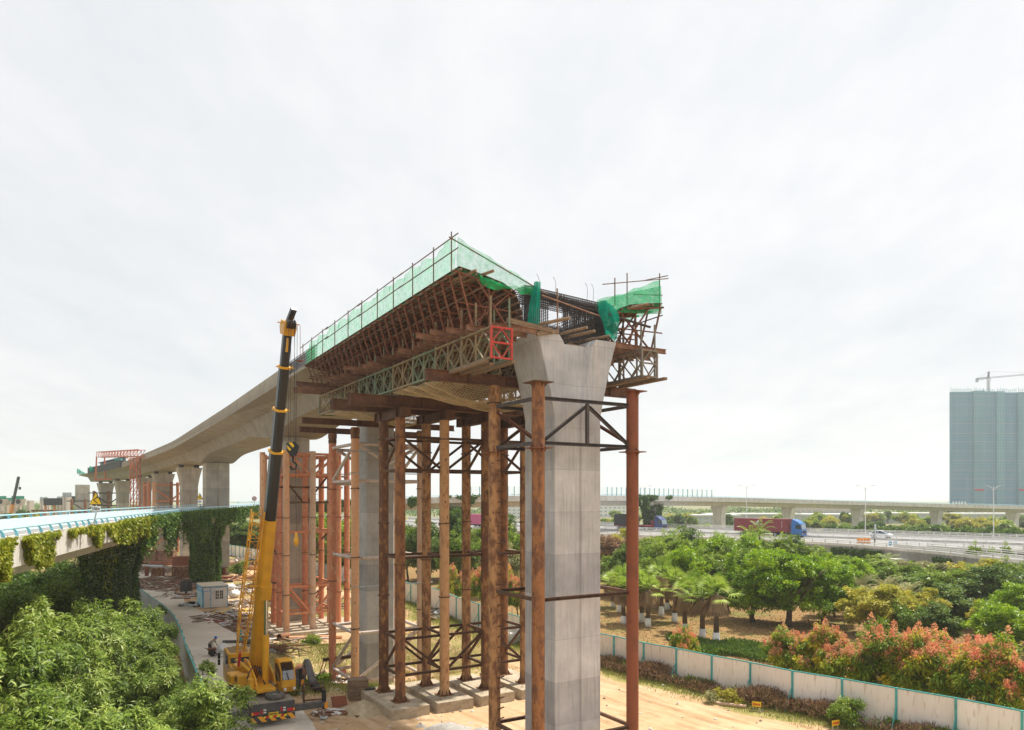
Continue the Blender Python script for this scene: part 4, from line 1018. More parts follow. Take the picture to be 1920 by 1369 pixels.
# web cages behind the end wall
for u, lab in ((-2.3,'dark rebar mat of the left web behind the end wall cage'), (2.3,'dark rebar mat of the right web behind the end wall cage')):
    m = MB()
    for k in range(60): m.bar((0, k*.2, 0), (0, k*.2, 2.2), .026)
    for k in range(12): m.bar((.02, 0, .1+k*.18), (.02, 11.9, .1+k*.18-.2), .026)
    o = m.build('rebar_mat', M['rebar']); o.location = BF(u, 1.2, 21.5); o.rotation_euler = (0,0,ANG); tag(o, lab, 'rebar mat')
# tube and timbers at the front edge
for p, q, lab in (((-2.0,-1.05,HC+10.05),(1.9,-1.0,HC+9.45),'rusty tube fixed across the front of the rebar cage'), ((-1.0,-1.0,HC+8.0),(-1.02,-.95,HC+10.55),'upright rusty tube in front of the rebar cage')):
    o = MB().tube(p, q, .04, n=8).build('scaffold_tube', M['needle']); o.location = BF(0,0,0); o.rotation_euler = (0,0,ANG); tag(o, lab, 'tube')
logs = [((-2.9,.3,21.7),(-1.0,-2.0,22.05),.09,'thick round log jutting out left of the pier head top'), ((-.9,.6,21.55),(.15,-1.9,21.75),.075,'round log jutting out over the middle of the pier head, left of two'), ((-.3,.6,21.5),(.62,-1.9,21.62),.08,'round log jutting out over the middle of the pier head, right of two'), ((.7,.4,21.45),(1.75,-1.7,21.55),.07,'dark round log jutting out left of the teal net bundle'),
        ((3.1,.2,23.3),(4.9,-1.1,23.75),.09,'timber jutting out under the green net on the right'), ((-5.6,.5,23.75),(-4.7,-1.0,24.05),.08,'timber end jutting out under the left net corner'), ((-6.1,.6,23.75),(-5.6,-.9,23.95),.08,'short timber end at the tip of the left formwork')]
for p, q, rr, lab in logs:
    o = MB().tube(p, q, rr, rr*.92, n=10).build('timber_log', M['timber'], smooth=40); o.location = BF(0,0,0); o.rotation_euler = (0,0,ANG); tag(o, lab, 'timber')
for (u0,v0,z0_,u1,v1,z1_,w,h,lab) in ((-4.3,-1.55,21.62,-1.7,-1.45,21.45,.16,.24,'thick timber baulk lying at the left of the pier head'), (-2.6,-1.5,21.2,-1.2,-1.3,21.52,.14,.2,'timber baulk sloping up onto the left horn of the pier'), (-.4,-.9,20.98,1.6,-.8,20.98,.12,.16,'timber baulk lying in the dip of the pier head'), (2.2,-.9,22.9,4.3,-1.9,22.25,.24,.06,'dark steel plank leaning out right of the teal net'), (2.3,-.8,22.3,3.5,.4,23.2,.2,.06,'dark steel plank crossing behind the leaning one')):
    o = MB().bar((u0,v0,z0_),(u1,v1,z1_),w,h).build('timber_baulk', M['timber'] if w < .2 else M['darksteel']); o.location = BF(0,0,0); o.rotation_euler = (0,0,ANG); tag(o, lab, 'timber' if w < .2 else 'plank')
# ---------------------------------------------------------------- old viaduct curving round the site
VP = [(-11,2,11.65),(-15,14,11.65),(-19.5,28,11.68),(-24.5,43,11.68),(-26.6,50,11.68),(-33.8,73,11.7),(-40.4,97,11.7),(-45,126,11.85),(-45.5,139,12.2),(-40,149,12.6),(-29,153,13.0),(-15,155,13.5),(-2,160,13.8),(23,178,13.95),(62,212,13.5),(115,245,12.3),(170,262,10.9),(300,300,8.0)]
vp = spline(VP, 1.5); vn = []
for i in range(len(vp)):
    a = vp[max(i-1, 0)]; b = vp[min(i+1, len(vp)-1)]; d = (b-a)[:2]; d = d/np.linalg.norm(d); vn.append((np.array([-d[1], d[0]]), d))
def VA(i, t, z):     # i: sample (float), t: metres inwards from the camera-side edge, z: above the parapet top
    k = int(min(max(i, 0), len(vp)-2)); f = i-k
    p = vp[k]*(1-f)+vp[k+1]*f; n = vn[k][0]*(1-f)+vn[k+1][0]*f; n = n/np.linalg.norm(n)
    return Vector((p[0]+n[0]*t, p[1]+n[1]*t, p[2]+z))
def vcol(x, t=0, lo=0, hi=None):   # sample whose point at offset t shows at photo column x
    best = (1e9, 0)
    for q in range(int(lo*4), int((hi or len(vp)-1)*4)):
        p = VA(q/4, t, 0)
        if p.y > 1: best = min(best, (abs(960+FPX*p.x/p.y-x), q/4))
    return best[1]
I480 = vcol(478, 0, 0, 90)
t = thing('viaduct', 'old pale curved viaduct with light blue railings, partly covered in ivy', 'viaduct', tuple(VA(40, 4.5, -2)))
org = Vector(t.location)
sec = [(0,0),(0,-1.25),(2.3,-1.55),(3.0,-2.5),(6.0,-2.5),(6.7,-1.55),(9,-1.25),(9,0),(8.74,0),(8.70,-1.02),(.30,-1.02),(.26,0)]
MB().loft([[VA(i, a, b) for a, b in sec] for i in range(len(vp))]).build('deck', M['whiteconc'], t, org=org)
MB().loft([[VA(i, a, -1.0) for a in (.31, 4.5, 8.69)] for i in range(len(vp))], closed=False).build('carriageway', M['asphalt'], t, org=org)
MB().loft([[VA(i, a, b) for a, b in ((8.66,-.98),(8.70,.008),(9.01,.008))] for i in range(len(vp))], closed=False).build('parapet_lining', M['paleblue'], t, org=org)
MB().loft([[VA(i, a, b) for a, b in ((.27,.008),(-.005,.008))] for i in range(len(vp))], closed=False).build('parapet_cap', M['whiteconc'], t, org=org)
MB().path([VA(i, .15, .31) for i in range(0, len(vp))], .055, 6).build('rail', M['brightblue'], t, smooth=True, org=org)
MB().path([VA(i, 8.75, .30) for i in range(0, len(vp))], .06, 6).build('rail', M['brightblue'], t, smooth=True, org=org)
fin = [(-.06,.0),(-.04,.14),(.05,.30),(.2,.42),(.36,.47),(.36,.36),(.26,.28),(.22,.14),(.22,0)]
nf = 0
for k in range(8, 104):
    if nf >= 88: break
    i = k*1.02; a = VA(i, 0, 0); d = vn[int(i)][1]; dv = Vector((d[0], d[1], 0))*.03
    r1 = [VA(i, x*.46, z*.66)-dv for x, z in fin]; r2 = [VA(i, x*.46, z*.66)+dv for x, z in fin]
    MB().loft([r1, r2]).build('bracket', M['bluerail'], t, org=org); nf += 1
for k in range(6, 74):
    i = k*1.6; d = vn[min(int(i), len(vn)-1)][1]; dv = Vector((d[0], d[1], 0))*.05
    if i < len(vp)-2: MB().bar(VA(i, 8.8, .0)-dv, VA(i, 8.75, .30)-dv, .16, .05).build('post', M['bluerail'], t, org=org)
def vpier(i, w=1.55, d=.85, zb_=-.6, cap=True, mat=None):
    c = VA(i, 4.5, 0); dr = vn[int(i)][1]; a = math.atan2(-dr[0], dr[1]); H = c.z-2.48-zb_
    m = MB(); m.loft([[(sx*ww, sy*d, z) for sx, sy in ((-1,-1),(1,-1),(1,1),(-1,1))] for ww, z in ((w, 0), (w, H-2.6), (w+.55, H-.9), (w+.75, H))])
    o = m.build('pier', mat or M['whiteconc'], t); o.location = (c.x-org.x, c.y-org.y, zb_-org.z); o.rotation_euler = (0,0,a); return c, a, H
IP1 = vcol(209, 4.5, 20, 60); IP2 = vcol(386, 4.5, 30, 90)
p1c = vpier(IP1); p2c = vpier(IP2)
IPX = [vcol(x, 4.5, 95) for x in (845, 1000, 1222, 1349, 1478, 1608, 1756, 1900)]
far_p = [vpier(i, 1.5, 1.0) for i in IPX]
# deck joint shadow gaps are real gaps between spans
# noise screen on the far part
i0, i1 = vcol(868, 0, 95), vcol(1341, 0, 95)
s_ = thing('noise_screen', 'row of blue green posts with clear panels on the far viaduct edge', 'noise barrier', tuple(VA((i0+i1)/2, .1, 0))); so_ = Vector(s_.location)
k = 0; q = i0
while q < i1:
    MB().bar(VA(q, .12, .01), VA(q, .12, 2.1), .16, .16).build('post', M['bluerail' if k % 3 else 'teal'], s_, org=so_); q += 1.35; k += 1
sm, nt, out = new_mat('clear_panel'); tp = nd(nt, 'ShaderNodeBsdfTransparent'); b = bsdf(nt, None, (.45,.62,.66), .2); mx = nd(nt, 'ShaderNodeMixShader'); mx.inputs[0].default_value = .10
lk(nt, tp.outputs[0], mx.inputs[1]); lk(nt, b.outputs[0], mx.inputs[2]); lk(nt, mx.outputs[0], out.inputs[0])
MB().loft([[VA(i0+(i1-i0)*f/60, .12, .15), VA(i0+(i1-i0)*f/60, .12, 2.0)] for f in range(61)], closed=False).build('panel', sm, s_, org=so_)
# --------------------------------------------------------------- road signs on the viaduct
def tri_sign(label, i, zc, side, sub, face, scale=1.0):
    base = VA(i, -.12, -.35); cz = Vector((base.x+.12, base.y, zc))
    t = thing('warning_sign', label, 'road sign', tuple(base)); o_ = Vector(base)
    MB().path([base, base+Vector((.02,0,.5)), Vector((cz.x-.02, cz.y+.06, base.z+1.0)), Vector((cz.x, cz.y+.06, zc-.1))], .035, 6).build('post', M['greypost'], t, smooth=True, org=o_)
    rz = Matrix.Rotation(R(face), 3, 'Z')
    def tri(s, y0, y1):
        h = s*.866; pts = [(-s/2, -h/3), (s/2, -h/3), (0, 2*h/3)]
        return [[cz+rz@Vector((x, y, z)) for x, z in pts] for y in (y0, y1)]
    MB().loft(tri(side, .03, 0)).build('border', M['black'], t, org=o_); MB().loft(tri(side*.84, -.001, -.012)).build('face', M['yellow'], t, org=o_)
    m = MB(); s = side/.8
    pl = [(.12,-.15),(-.13,.02),(.06,.14)]
    for (x0,z0),(x1,z1) in zip(pl, pl[1:]): m.bar(cz+rz@Vector((x0*s,-.02,z0*s)), cz+rz@Vector((x1*s,-.02,z1*s)), .012, .04*s, up=rz@Vector((0,-1,0)) if 0 else None)
    hd = [(.03,.19),(.13,.21),(.11,.10)]
    m.loft([[cz+rz@Vector((x*s, y, z*s)) for x, z in hd] for y in (-.014, -.03)])
    m.build('bent_arrow', M['black'], t, org=o_)
    if sub:
        pz = cz+Vector((0, 0, -side*.30-.22)); hw = .29
        MB().add([], []).loft([[pz+rz@Vector((x, y, z)) for x, z in ((-hw,-.15),(hw,-.15),(hw,.15),(-hw,.15))] for y in (.03, 0)]).build('plate', M['white'], t, org=o_)
        text('lettering', sub, .24, M['black'], t, pz+rz@Vector((0,-.012,0))-o_, (R(90), 0, R(face)))
    return t
i_s = vcol(171, 0, 5, 60); tri_sign('yellow triangular bend sign with a 100m plate on the nearer viaduct rail', i_s, HC-.10, .90, '100m', -12)
i_s = vcol(371, 0, 20, 80); tri_sign('smaller looking yellow bend sign with white plate above the ivy covered rail', i_s, HC+.15, .98, '50m', -14)
i_s = vcol(476, 0, 40, 90); b = VA(i_s, -.1, -.3); t2 = thing('speed_sign', 'round red rimmed road sign at the far bend of the viaduct', 'road sign', tuple(b))
MB().tube((0,0,0),(0,0,2.0),.04).build('post', M['greypost'], t2); MB().lathe([(.42,-.02),(.42,.02)],(0,0,1.6),20,'Y').build('rim', M['lightred'], t2); MB().lathe([(.31,-.035),(.31,-.021)],(0,0,1.6),20,'Y').build('face', M['white'], t2)
MB().box(-.14,.14,-.045,-.036,1.46,1.74).build('symbol', M['greypost'], t2)

# ---------------------------------------------------------------- highway behind the trees
ZH = 5.1
near = spline([(-90,262),(-40,222),(-10,188),(20,161),(38,148),(50,136.5),(57,125),(61,111),(63,98),(64,84),(63,66),(60,50)], 3)
t = thing('highway', 'low elevated highway with white guard rails behind the park trees', 'elevated road', (60, 150, 0)); org = Vector((60,150,0))
far_e = [(-90,342),(-40,296),(33,219),(101,147),(150,96),(190,55)]
fe = spline(far_e, 8)
poly_main = [(-90,262),(-40,222),(-10,188),(20,161),(38,148),(50,136.5),(54,133),(76,111),(104,82),(134,50)]
mn = spline(poly_main, 5)
m = MB(); n = 60
def at_(pl, f): q = f*(len(pl)-1); k = min(int(q), len(pl)-2); return pl[k]*(1-(q-k))+pl[k+1]*(q-k)
m.loft([[(a[0],a[1],ZH-1.2),(a[0],a[1],ZH),(b[0],b[1],ZH),(b[0],b[1],ZH-1.2)] for a, b in ((at_(mn, k/n), at_(fe, k/n)) for k in range(n+1))])
m.build('deck', M['hwy'], t, org=org)
# slip road peeling off towards the camera side
lay = [p for p in near if p[1] < 139]; W_ = 6.4; rows = []
for i, p in enumerate(lay):
    a = lay[max(i-1,0)]; b = lay[min(i+1,len(lay)-1)]; d = (b-a)/np.linalg.norm(b-a); nr = np.array([-d[1], d[0]])
    sgn = -1 if False else 1; q = p+nr*W_; zz = ZH-.006+.5*0
    rows.append([(p[0],p[1],zz-1.25),(p[0],p[1],zz),(q[0],q[1],zz),(q[0],q[1],zz-1.25)])
m = MB().loft(rows); m.build('slip_road', M['hwy'], t, org=org)
def gr_rail(pl, nm, h=.95, wall=.42, inset=0, step=2.6):
    pts = [Vector((p[0], p[1], ZH)) for p in pl]
    MB().loft([[p+Vector((0,0,-1.28)), p+Vector((0,0,wall)), p+Vector((.0,.22,wall)), p+Vector((0,.22,.01))] for p in pts], closed=False).build('parapet', M['whiteconc'], t, org=org)
    m = MB(); acc = 0
    for a, b in zip(pts, pts[1:]):
        L = (b-a).length
        while acc < L:
            p = a+(b-a)*(acc/L); m.bar(p+Vector((0,.1,wall)), p+Vector((0,.1,h+.06)), .12, .12); acc += step
        acc -= L
    for z in (h, h-.28): m.path([p+Vector((0,.1,z)) for p in pts], .055, 5)
    m.build('guard_rail', M['white'], t, org=org)
gr_rail(near, 'a'); gr_rail([np.array(r[2][:2]) for r in rows][6:], 'b', step=2.6); gr_rail(fe, 'c', step=3); gr_rail([p+np.array([-4.0,-4.0]) for p in fe], 'd', step=3)
gr_rail([p for p in mn if p[0] > 66], 'e')
for (x, y) in ((-20,196),(8,170),(30,152),(53,129),(59.5,112),(62.5,92),(62.5,72),(0,240),(40,190),(80,150)):
    MB().box(x-.9,x+1.6,y+.5,y+2.6,-.5,ZH-1.15).build('pier', M['whiteconc'], t, org=org)
# lane markings, a few millimetres proud of the deck
m = MB()
for fr in (.16,.30,.62,.76):
    for k in range(0, 118, 2):
        a = at_(mn, k/118)*(1-fr)+at_(fe, k/118)*fr; b = at_(mn, (k+1)/118)*(1-fr)+at_(fe, (k+1)/118)*fr; d = (b-a)/np.linalg.norm(b-a); nr = np.array([-d[1], d[0]])*.10
        m.add([(a[0]-nr[0],a[1]-nr[1],ZH+.006),(b[0]-nr[0],b[1]-nr[1],ZH+.006),(b[0]+nr[0],b[1]+nr[1],ZH+.006),(a[0]+nr[0],a[1]+nr[1],ZH+.006)], [(0,1,2,3)])
for fr in (.02,.44,.50,.97):
    for k in range(118):
        a = at_(mn, k/118)*(1-fr)+at_(fe, k/118)*fr; b = at_(mn, (k+1)/118)*(1-fr)+at_(fe, (k+1)/118)*fr; d = (b-a)/np.linalg.norm(b-a); nr = np.array([-d[1], d[0]])*.08
        m.add([(a[0]-nr[0],a[1]-nr[1],ZH+.006),(b[0]-nr[0],b[1]-nr[1],ZH+.006),(b[0]+nr[0],b[1]+nr[1],ZH+.006),(a[0]+nr[0],a[1]+nr[1],ZH+.006)], [(0,1,2,3)])
lm = m.build('lane_markings', M['white'], t, org=org); lm['kind'] = 'stuff'
gr_rail([at_(mn, k/60)*.53+at_(fe, k/60)*.47 for k in range(61)], 'f', step=3)
# lamps
def lamp(label, p, H, grp='double arm street lamps'):
    o = thing('street_lamp', label, 'street lamp', tuple(p), 0, grp)
    MB().tube((0,0,0),(0,0,H),.11,.06,8).build('pole', M['white'], o, smooth=40)
    for sx in (-1, 1):
        MB().path([(0,0,H-.9),(sx*.35,0,H-.35),(sx*1.0,0,H+.05),(sx*1.4,0,H+.1)], .045, 6).build('arm', M['white'], o, smooth=True)
        MB().loft([[(sx*(1.3+k*.45), y, H+.12+z) for y, z in ((-.12,0),(.12,0),(.08,.09),(-.08,.09))] for k in (0, 1, 2)]).build('lamp_head', M['greypost'], o)
    return o
def lampx(label, x, ytop, Z, zb_=ZH):
    p = PX(x, HOR, Z); p.z = zb_; lamp(label, p, HC+(HOR-ytop)/FPX*Z-zb_)
lampx('white double arm lamp beside the ivy covered part of the far viaduct', 1208, 912, 205)
lampx('white double arm lamp above the red container truck', 1400, 911, 178); lampx('white double arm lamp left of the white car', 1622.5, 912, 158.5); lampx('white double arm lamp in front of the netted tower block', 1863, 912, 149)
# vehicles
def wheel(t, x, y, r, w, name='wheel'):
    o = MB().lathe([(r*.6,-w/2),(r*.95,-w/2),(r,-w*.35),(r,w*.35),(r*.95,w/2),(r*.6,w/2),(r*.6,-w/2)], (0,0,0), 16, 'X', False).build(name, M['rubber'], t, smooth=40); o.location = (x, y, r)
    MB().lathe([(.02,-w/2-.01),(r*.62,-w/2-.0),(r*.62,w/2),(.02,w/2+.01)], (0,0,0), 14, 'X').build('rim', M['greypost'], o, smooth=40)
def truck(label, loc, rot, cabm, load, loadm):
    t = thing('lorry', label, 'lorry', loc, rot)   # forward = +y
    pr = [(0,.55),(2.25,.55),(2.3,1.4),(2.2,1.75),(1.98,2.95),(1.7,3.05),(0,3.0)]
    m = MB(); m.loft([[(sx, y, z) for y, z in pr] for sx in (-1.22, 1.22)]); m.build('cab', cabm, t, bevel=.06)
    m = MB(); m.loft([[(sx, y, z) for y, z in ((.1,3.02),(1.75,3.06),(1.1,3.5),(.25,3.82),(.1,3.8))] for sx in (-1.1, 1.1)]); m.build('wind_deflector', cabm, t, bevel=.05)
    MB().add([(-1.08,2.255,1.78),(1.08,2.255,1.78),(1.0,2.03,2.85),(-1.0,2.03,2.85)],[(0,1,2,3)]).build('windscreen', M['skyglass'], t)
    for sx in (-1, 1):
        MB().add([(sx*1.226,.95,1.85),(sx*1.226,2.05,1.8),(sx*1.226,1.88,2.7),(sx*1.226,.95,2.7)],[(0,1,2,3)] if sx > 0 else [(3,2,1,0)]).build('side_window', M['glass'], t)
        MB().box(sx*1.25-.04+sx*.12, sx*1.25+.04+sx*.12, 1.95, 2.15, 1.9, 2.6).build('mirror', M['black'], t)
        MB().box(sx*.95-.16, sx*.95+.16, 2.30, 2.33, .72, .92).build('headlight', M['lightorange'], t)
    MB().box(-1.2, 1.2, 2.28, 2.36, .42, .68).build('bumper', cabm, t); MB().box(-.8,.8,2.285,2.32,.95,1.5).build('grille', M['black'], t)
    MB().box(-.5,.5,-11.4,.1,.72,1.0).build('chassis', M['chassis'], t)
    MB().box(-1.15,-.7,-1.9,-.4,.5,1.0).build('fuel_tank', M['greypost'], t)
    for y in (1.25,-2.2,-3.5,-8.6,-9.9,-11.1):
        for sx in (-1, 1): wheel(t, sx*1.02, y, .5, .34)
    if load == 'box':
        m = MB(); Lc = 12.1; n = 46; y0 = -12.9
        for sx in (-1, 1):
            out_ = [(sx*(1.22-(.05 if k % 2 else 0)), y0+.06+Lc*k/n) for k in range(n+1)]
            m.loft([[(x,y,z) for x, y in out_] for z in (1.2, 3.72)], closed=False)
        m.box(-1.19,1.19,y0,y0+.05,1.15,3.8); m.box(-1.19,1.19,y0+Lc+.02,y0+Lc+.1,1.15,3.8); m.box(-1.24,1.24,y0,y0+Lc+.1,3.72,3.82); m.box(-1.24,1.24,y0,y0+Lc+.1,1.08,1.2)
        m.build('container', loadm, t)
    if load == 'flat':
        MB().box(-1.25,1.25,-12.6,-.6,1.05,1.35).build('flatbed', M['container'], t); MB().box(-1.25,1.25,-1.0,-.9,1.35,2.7).build('headboard', M['container'], t)
        m = MB(); m.loft([[(x,y,z) for x, z in ((-1.3,1.3),(1.3,1.3),(1.3,3.6),(.7,4.1),(-.7,4.1),(-1.3,3.6))] for y in (-12.5,-10.5,-8.5,-6.3)]); m.build('tarpaulin', M['tarp'], t)
    return t
FH = math.atan2(-.70, -.714)      # heading (.70,-.714) along the highway, forward = +y
p = PX(1488, HOR, 153.5); p.z = ZH
tk = truck('lorry with blue cab pulling a dark red container', tuple(p), FH, M['blue'], 'box', M['container'])
# emblem and lettering on the container side facing the camera (its right side)
MB().lathe([(.02,0),(.34,0),(.34,.02)], (0,0,0), 4, 'X').build('emblem', M['white'], tk).location = (1.235, -7.3, 3.15)
m = MB()
for k in range(9):
    if k != 4: m.box(1.225,1.24,-8.3+k*.24,-8.3+k*.24+.15,2.55,2.72)
for k in range(11): m.box(1.225,1.24,-2.0,-1.93,2.0+k*.13,2.09+k*.13)
m.build('lettering', M['white'], tk)
p = PX(1232, HOR, 184); p.z = ZH
truck('lorry with navy cab, empty red flatbed and dark tarpaulin load', tuple(p), FH, M['navy'], 'flat', None)
p = PX(912, HOR, 200); p.z = ZH
truck('lorry with pink container glimpsed between the rusty columns', tuple(p), FH, M['navy'], 'box', M['pink'])
def car(label, loc, rot, mat, suv=False):
    t = thing('car', label, 'car', loc, rot); h = .18 if suv else 0
    # rounded body: rings across the width along the length
    st = [(-2.25,.45,.80,.62),(-2.15,.32,.95,.80),(-1.5,.26,1.0,.86),(-.3,.24,.98,.88),(.8,.24,.96,.88),(1.6,.26,.88,.86),(2.1,.32,.72,.76),(2.28,.42,.60,.55)]
    m = MB(); m.loft([[(x, y, z) for x, z in ((-w*.94,lo+h*.5),(-w,lo+.25+h*.5),(-w,hi-.12+h),(-w*.88,hi+h),(w*.88,hi+h),(w,hi-.12+h),(w,lo+.25+h*.5),(w*.94,lo+h*.5))] for y, lo, hi, w in st]); m.build('body', mat, t, smooth=35)
    rear = -2.0 if suv else -1.55; tp = 1.48+h*1.4
    gl = [(rear-.05,.97+h,.82),(rear+.35,tp-.02,.62),(.0,tp,.62),(.35,tp-.06,.61),(1.25,.97+h,.80)]
    m = MB(); bot = [(rear-.05,.95+h),(1.3,.93+h)]
    m.loft([[(sx*w*1.0,y,z) for y, z, w in ((gl[0][0],.93+h,.84),)+tuple((a,b,c) for a,b,c in gl)+((1.3,.93+h,.84),)] for sx in (-1, 1)]); m.build('greenhouse', M['glass'], t, smooth=30)
    m = MB(); m.loft([[(x,y,z) for x, y, z in ((-w,y_,z_),(w,y_,z_),(w,y_,z_+.035),(-w,y_,z_+.035))] for y_, z_, w in ((rear+.3,tp-.03,.63),(-.3,tp,.64),(.38,tp-.05,.62))]); m.build('roof', mat, t, smooth=30)
    m = MB()
    for sx in (-1, 1):
        for a, b in (((rear-.02,.96+h,.835),(rear+.33,tp-.01,.635)), ((.37,tp-.05,.625),(1.27,.96+h,.815)), ((-.35,.97+h,.86),(-.38,tp-.01,.64))): m.bar((sx*a[2],a[0],a[1]),(sx*b[2],b[0],b[1]),.08,.06)
    m.build('pillar', mat, t)
    for y in (-1.35, 1.4):
        for sx in (-1, 1): wheel(t, sx*.78, y, .33+h*.3, .22)
    for sx in (-1, 1):
        MB().box(sx*.62-.16, sx*.62+.16, 2.16, 2.24, .55+h, .68+h).build('headlight', M['white'], t); MB().box(sx*.66-.12, sx*.66+.12, -2.25, -2.19, .72+h, .86+h).build('tail_light', M['lightred'], t)
    return t
p = PX(1652, HOR, 152); p.z = ZH; car('white saloon car driving on the highway beside the grey sign', tuple(p), FH, M['carwhite'])
p = PX(950, HOR, 262); p.z = ZH; car('distant white car on the highway left of the nearest pier', tuple(p), FH, M['carwhite'])
p = GR(320, 1053); car('yellow off road car parked by the stack of steel under the old viaduct', (p.x, p.y, 0), R(-78), M['caryellow'], True)
# signs by the slip road
p = PX(1641, 1010, 134); o = thing('road_sign', 'tall grey backed road sign in front of the white car', 'road sign', (p.x, p.y, ZH), R(50))
MB().box(-.55,.55,-.05,.05,.9,3.4).build('panel', M['greypost'], o); m = MB()
for x in (-.3,.3): m.tube((x,.08,0),(x,.08,3.4),.06)
m.build('post', M['chassis'], o)
for x, lab in ((1669.5,'left of two small blue signs on the slip road rail'), (1678.5,'right of two small blue signs on the slip road rail')):
    p = PX(x, 1019, 128); o = thing('road_sign', lab, 'road sign', tuple(p)); MB().box(-.28,.28,-.03,.03,-.32,.32).build('panel', M['cabblue'], o); MB().box(-.12,.12,-.04,-.031,-.15,.15).build('symbol', M['white'], o); MB().tube((0,.05,-.9),(0,.05,.2),.03).build('post', M['greypost'], o)
p = PX(1619, 1016, 133); o = thing('crash_cushion', 'orange and white striped crash barrels where the slip road splits off', 'crash barrier', (p.x, p.y, ZH+.0)); m = MB()
for k in range(4):
    MB().lathe([(.3,0),(.3,.5),(.26,.55),(.26,.95)], (-.9+k*.62,0,0), 12).build('barrel', M['lightorange'], o); MB().lathe([(.305,.3),(.305,.5)], (-.9+k*.62,0,0), 12).build('band', M['white'], o)

# ---------------------------------------------------------------- far things
def far_building(label, x, y, Z, w, d, h, mat, roof, rot=0, bands=3):
    p = PX(x, HOR, Z); t = thing('building', label, 'building', (p.x, p.y, 0), rot)
    MB().box(-w/2,w/2,0,d,0,h).build('wall', mat, t); MB().box(-w/2-.5,w/2+.5,-.5,d+.5,h+.003,h+.7).build('roof', roof, t)
    m = MB()
    for k in range(bands):
        z = h*(k+.35)/bands
        q = -w/2+1.5
        while q < w/2-1.5: m.box(q,q+1.8,-.06,-.02,z,z+h/bands*.45); q += 3.2
    m.build('window', M['greypost'], t)
for a in ((1415,0,370,46,14,5.0,'low grey shed with pale roof far behind the red container',2),(1560,0,380,40,14,4.6,'low long pale shed far behind the highway, left of the white car',2),(1545,0,420,34,12,10.5,'taller white building far behind the low sheds',3),(1700,0,390,44,12,5.0,'low grey long building far behind the dark hedge trees',2),(1830,0,400,52,12,4.6,'low long building below the netted tower block',2),(1345,0,360,22,12,4.6,'small far shed between the highway trees and the viaduct pier',2)):
    far_building(a[6], a[0], 0, a[2], a[3], a[4], a[5], M['farconc'] if a[7] == 3 else M['fencegrey'], M['white'], 0, a[7])
far_building('distant white and blue office block under the far viaduct', 1150, 0, 520, 22, 20, 10.5, M['white'], M['white'], 0, 4)
far_building('distant pale block seen between the rusty columns', 945, 0, 480, 30, 20, 9, M['white'], M['farconc'], 0, 4)
# tower block wrapped in nets
ZB = 590; p = PX(1783, HOR, ZB); Hh = HC+(935-733)/FPX*ZB
t = thing('tower_block', 'tall building under construction wrapped in blue green netting', 'tower block', (p.x, p.y, 0)); W2 = 118
bays = [(0,17.5,0,0),(17.5,26,-1.8,1),(26,36,.4,0),(36,42,-1.5,1),(42,53,.5,0),(53,63,-1.8,1),(63,74,.3,0),(74,82,-1.6,1),(82,100,.2,0),(100,118,-1.2,1)]
for a, b, dy, k in bays: MB().box(a,b,dy,min(30, 2+a*1.5),2.5,Hh-rnd.uniform(0,1.2)).build('netted_bay', M['nethazed2' if k else 'nethazed'], t)
m = MB()
for f in range(12):
    z = 14+f*(Hh-16)/11.3+rnd.uniform(-.4,.4)
    for a, b, dy, k in bays: m.box(a,b,dy-.12,dy-.02,z,z+.2)
m.build('scaffold_band', M['bandpink'], t)
m = MB()
for a, b, dy, k in bays:
    for f in range(44): z = 4+f*(Hh-6)/43.5; m.box(a+.05,b-.05,dy-.06,dy-.015,z,z+.16)
    q = a+.8
    while q < b-.3: m.box(q,q+.14,dy-.055,dy-.012,3,Hh-2); q += 1.9
o_ = m.build('scaffold_tubes', M['netdark'], t); o_['kind'] = 'stuff'
for a, b, dy, k in bays:
    m = MB(); q = a
    while q < b: h_ = rnd.uniform(.5, 3.2); m.box(q,q+.2,dy+.01,dy+.2,Hh-1.2,Hh+h_); q += 1.5
    for z in (.1,1.1): m.box(a,b,dy+.21,dy+.3,Hh+z,Hh+z+.12)
    m.build('scaffold_top', M['teal'], t)
for a, b, dy in ((17.5,26,-1.8),(53,63,-1.8)): MB().box(a+.4,b-.6,dy-.25,dy-.13,19.5,20.8).build('banner', M['lightred'], t)
MB().box(53,61,-2.05,-1.93,2.8,4).build('banner', M['cabblue'], t)
MB().box(-.8,12,-.4,-.02,11.6,12.2).build('ledge', M['cabblue'], t)
m = MB()
for k in range(5): m.box(1+k*2.4,2.5+k*2.4,-.3,-.015,6.0,11)
m.build('window', M['fence'], t)
c = thing('tower_crane', 'tower crane with grey lattice mast standing behind the netted tower block', 'tower crane', (p.x+52, p.y+34, 0)); Zc = p.y+34; kk = Zc/FPX
def lat(m, p, q, w, n, r_):
    p = Vector(p); q = Vector(q); d = (q-p).normalized(); u = d.cross(Vector((0,1,0))); u = u.normalized() if u.length > .1 else Vector((1,0,0)); v = d.cross(u)
    cs = [u*w/2+v*w/2, -u*w/2+v*w/2, -u*w/2-v*w/2, u*w/2-v*w/2]
    for e in cs: m.bar(p+e, q+e, r_)
    for i in range(n):
        a = p+(q-p)*(i/n); b = p+(q-p)*((i+1)/n)
        for j in range(4): m.bar(a+cs[j], b+cs[(j+1)%4], r_*.7); m.bar(b+cs[j], b+cs[(j+1)%4], r_*.7)
m = MB(); ztop = HC+(935-697)*kk; zj = HC+(935-708.5)*kk
lat(m, (0,0,0), (0,0,zj), 1.5, 50, .17); m.build('mast', M['chassis'], c)
m = MB(); lat(m, (0,0,zj), (60,-8,zj+4.4), .9, 26, .11); m.build('jib', M['chassis'], c)
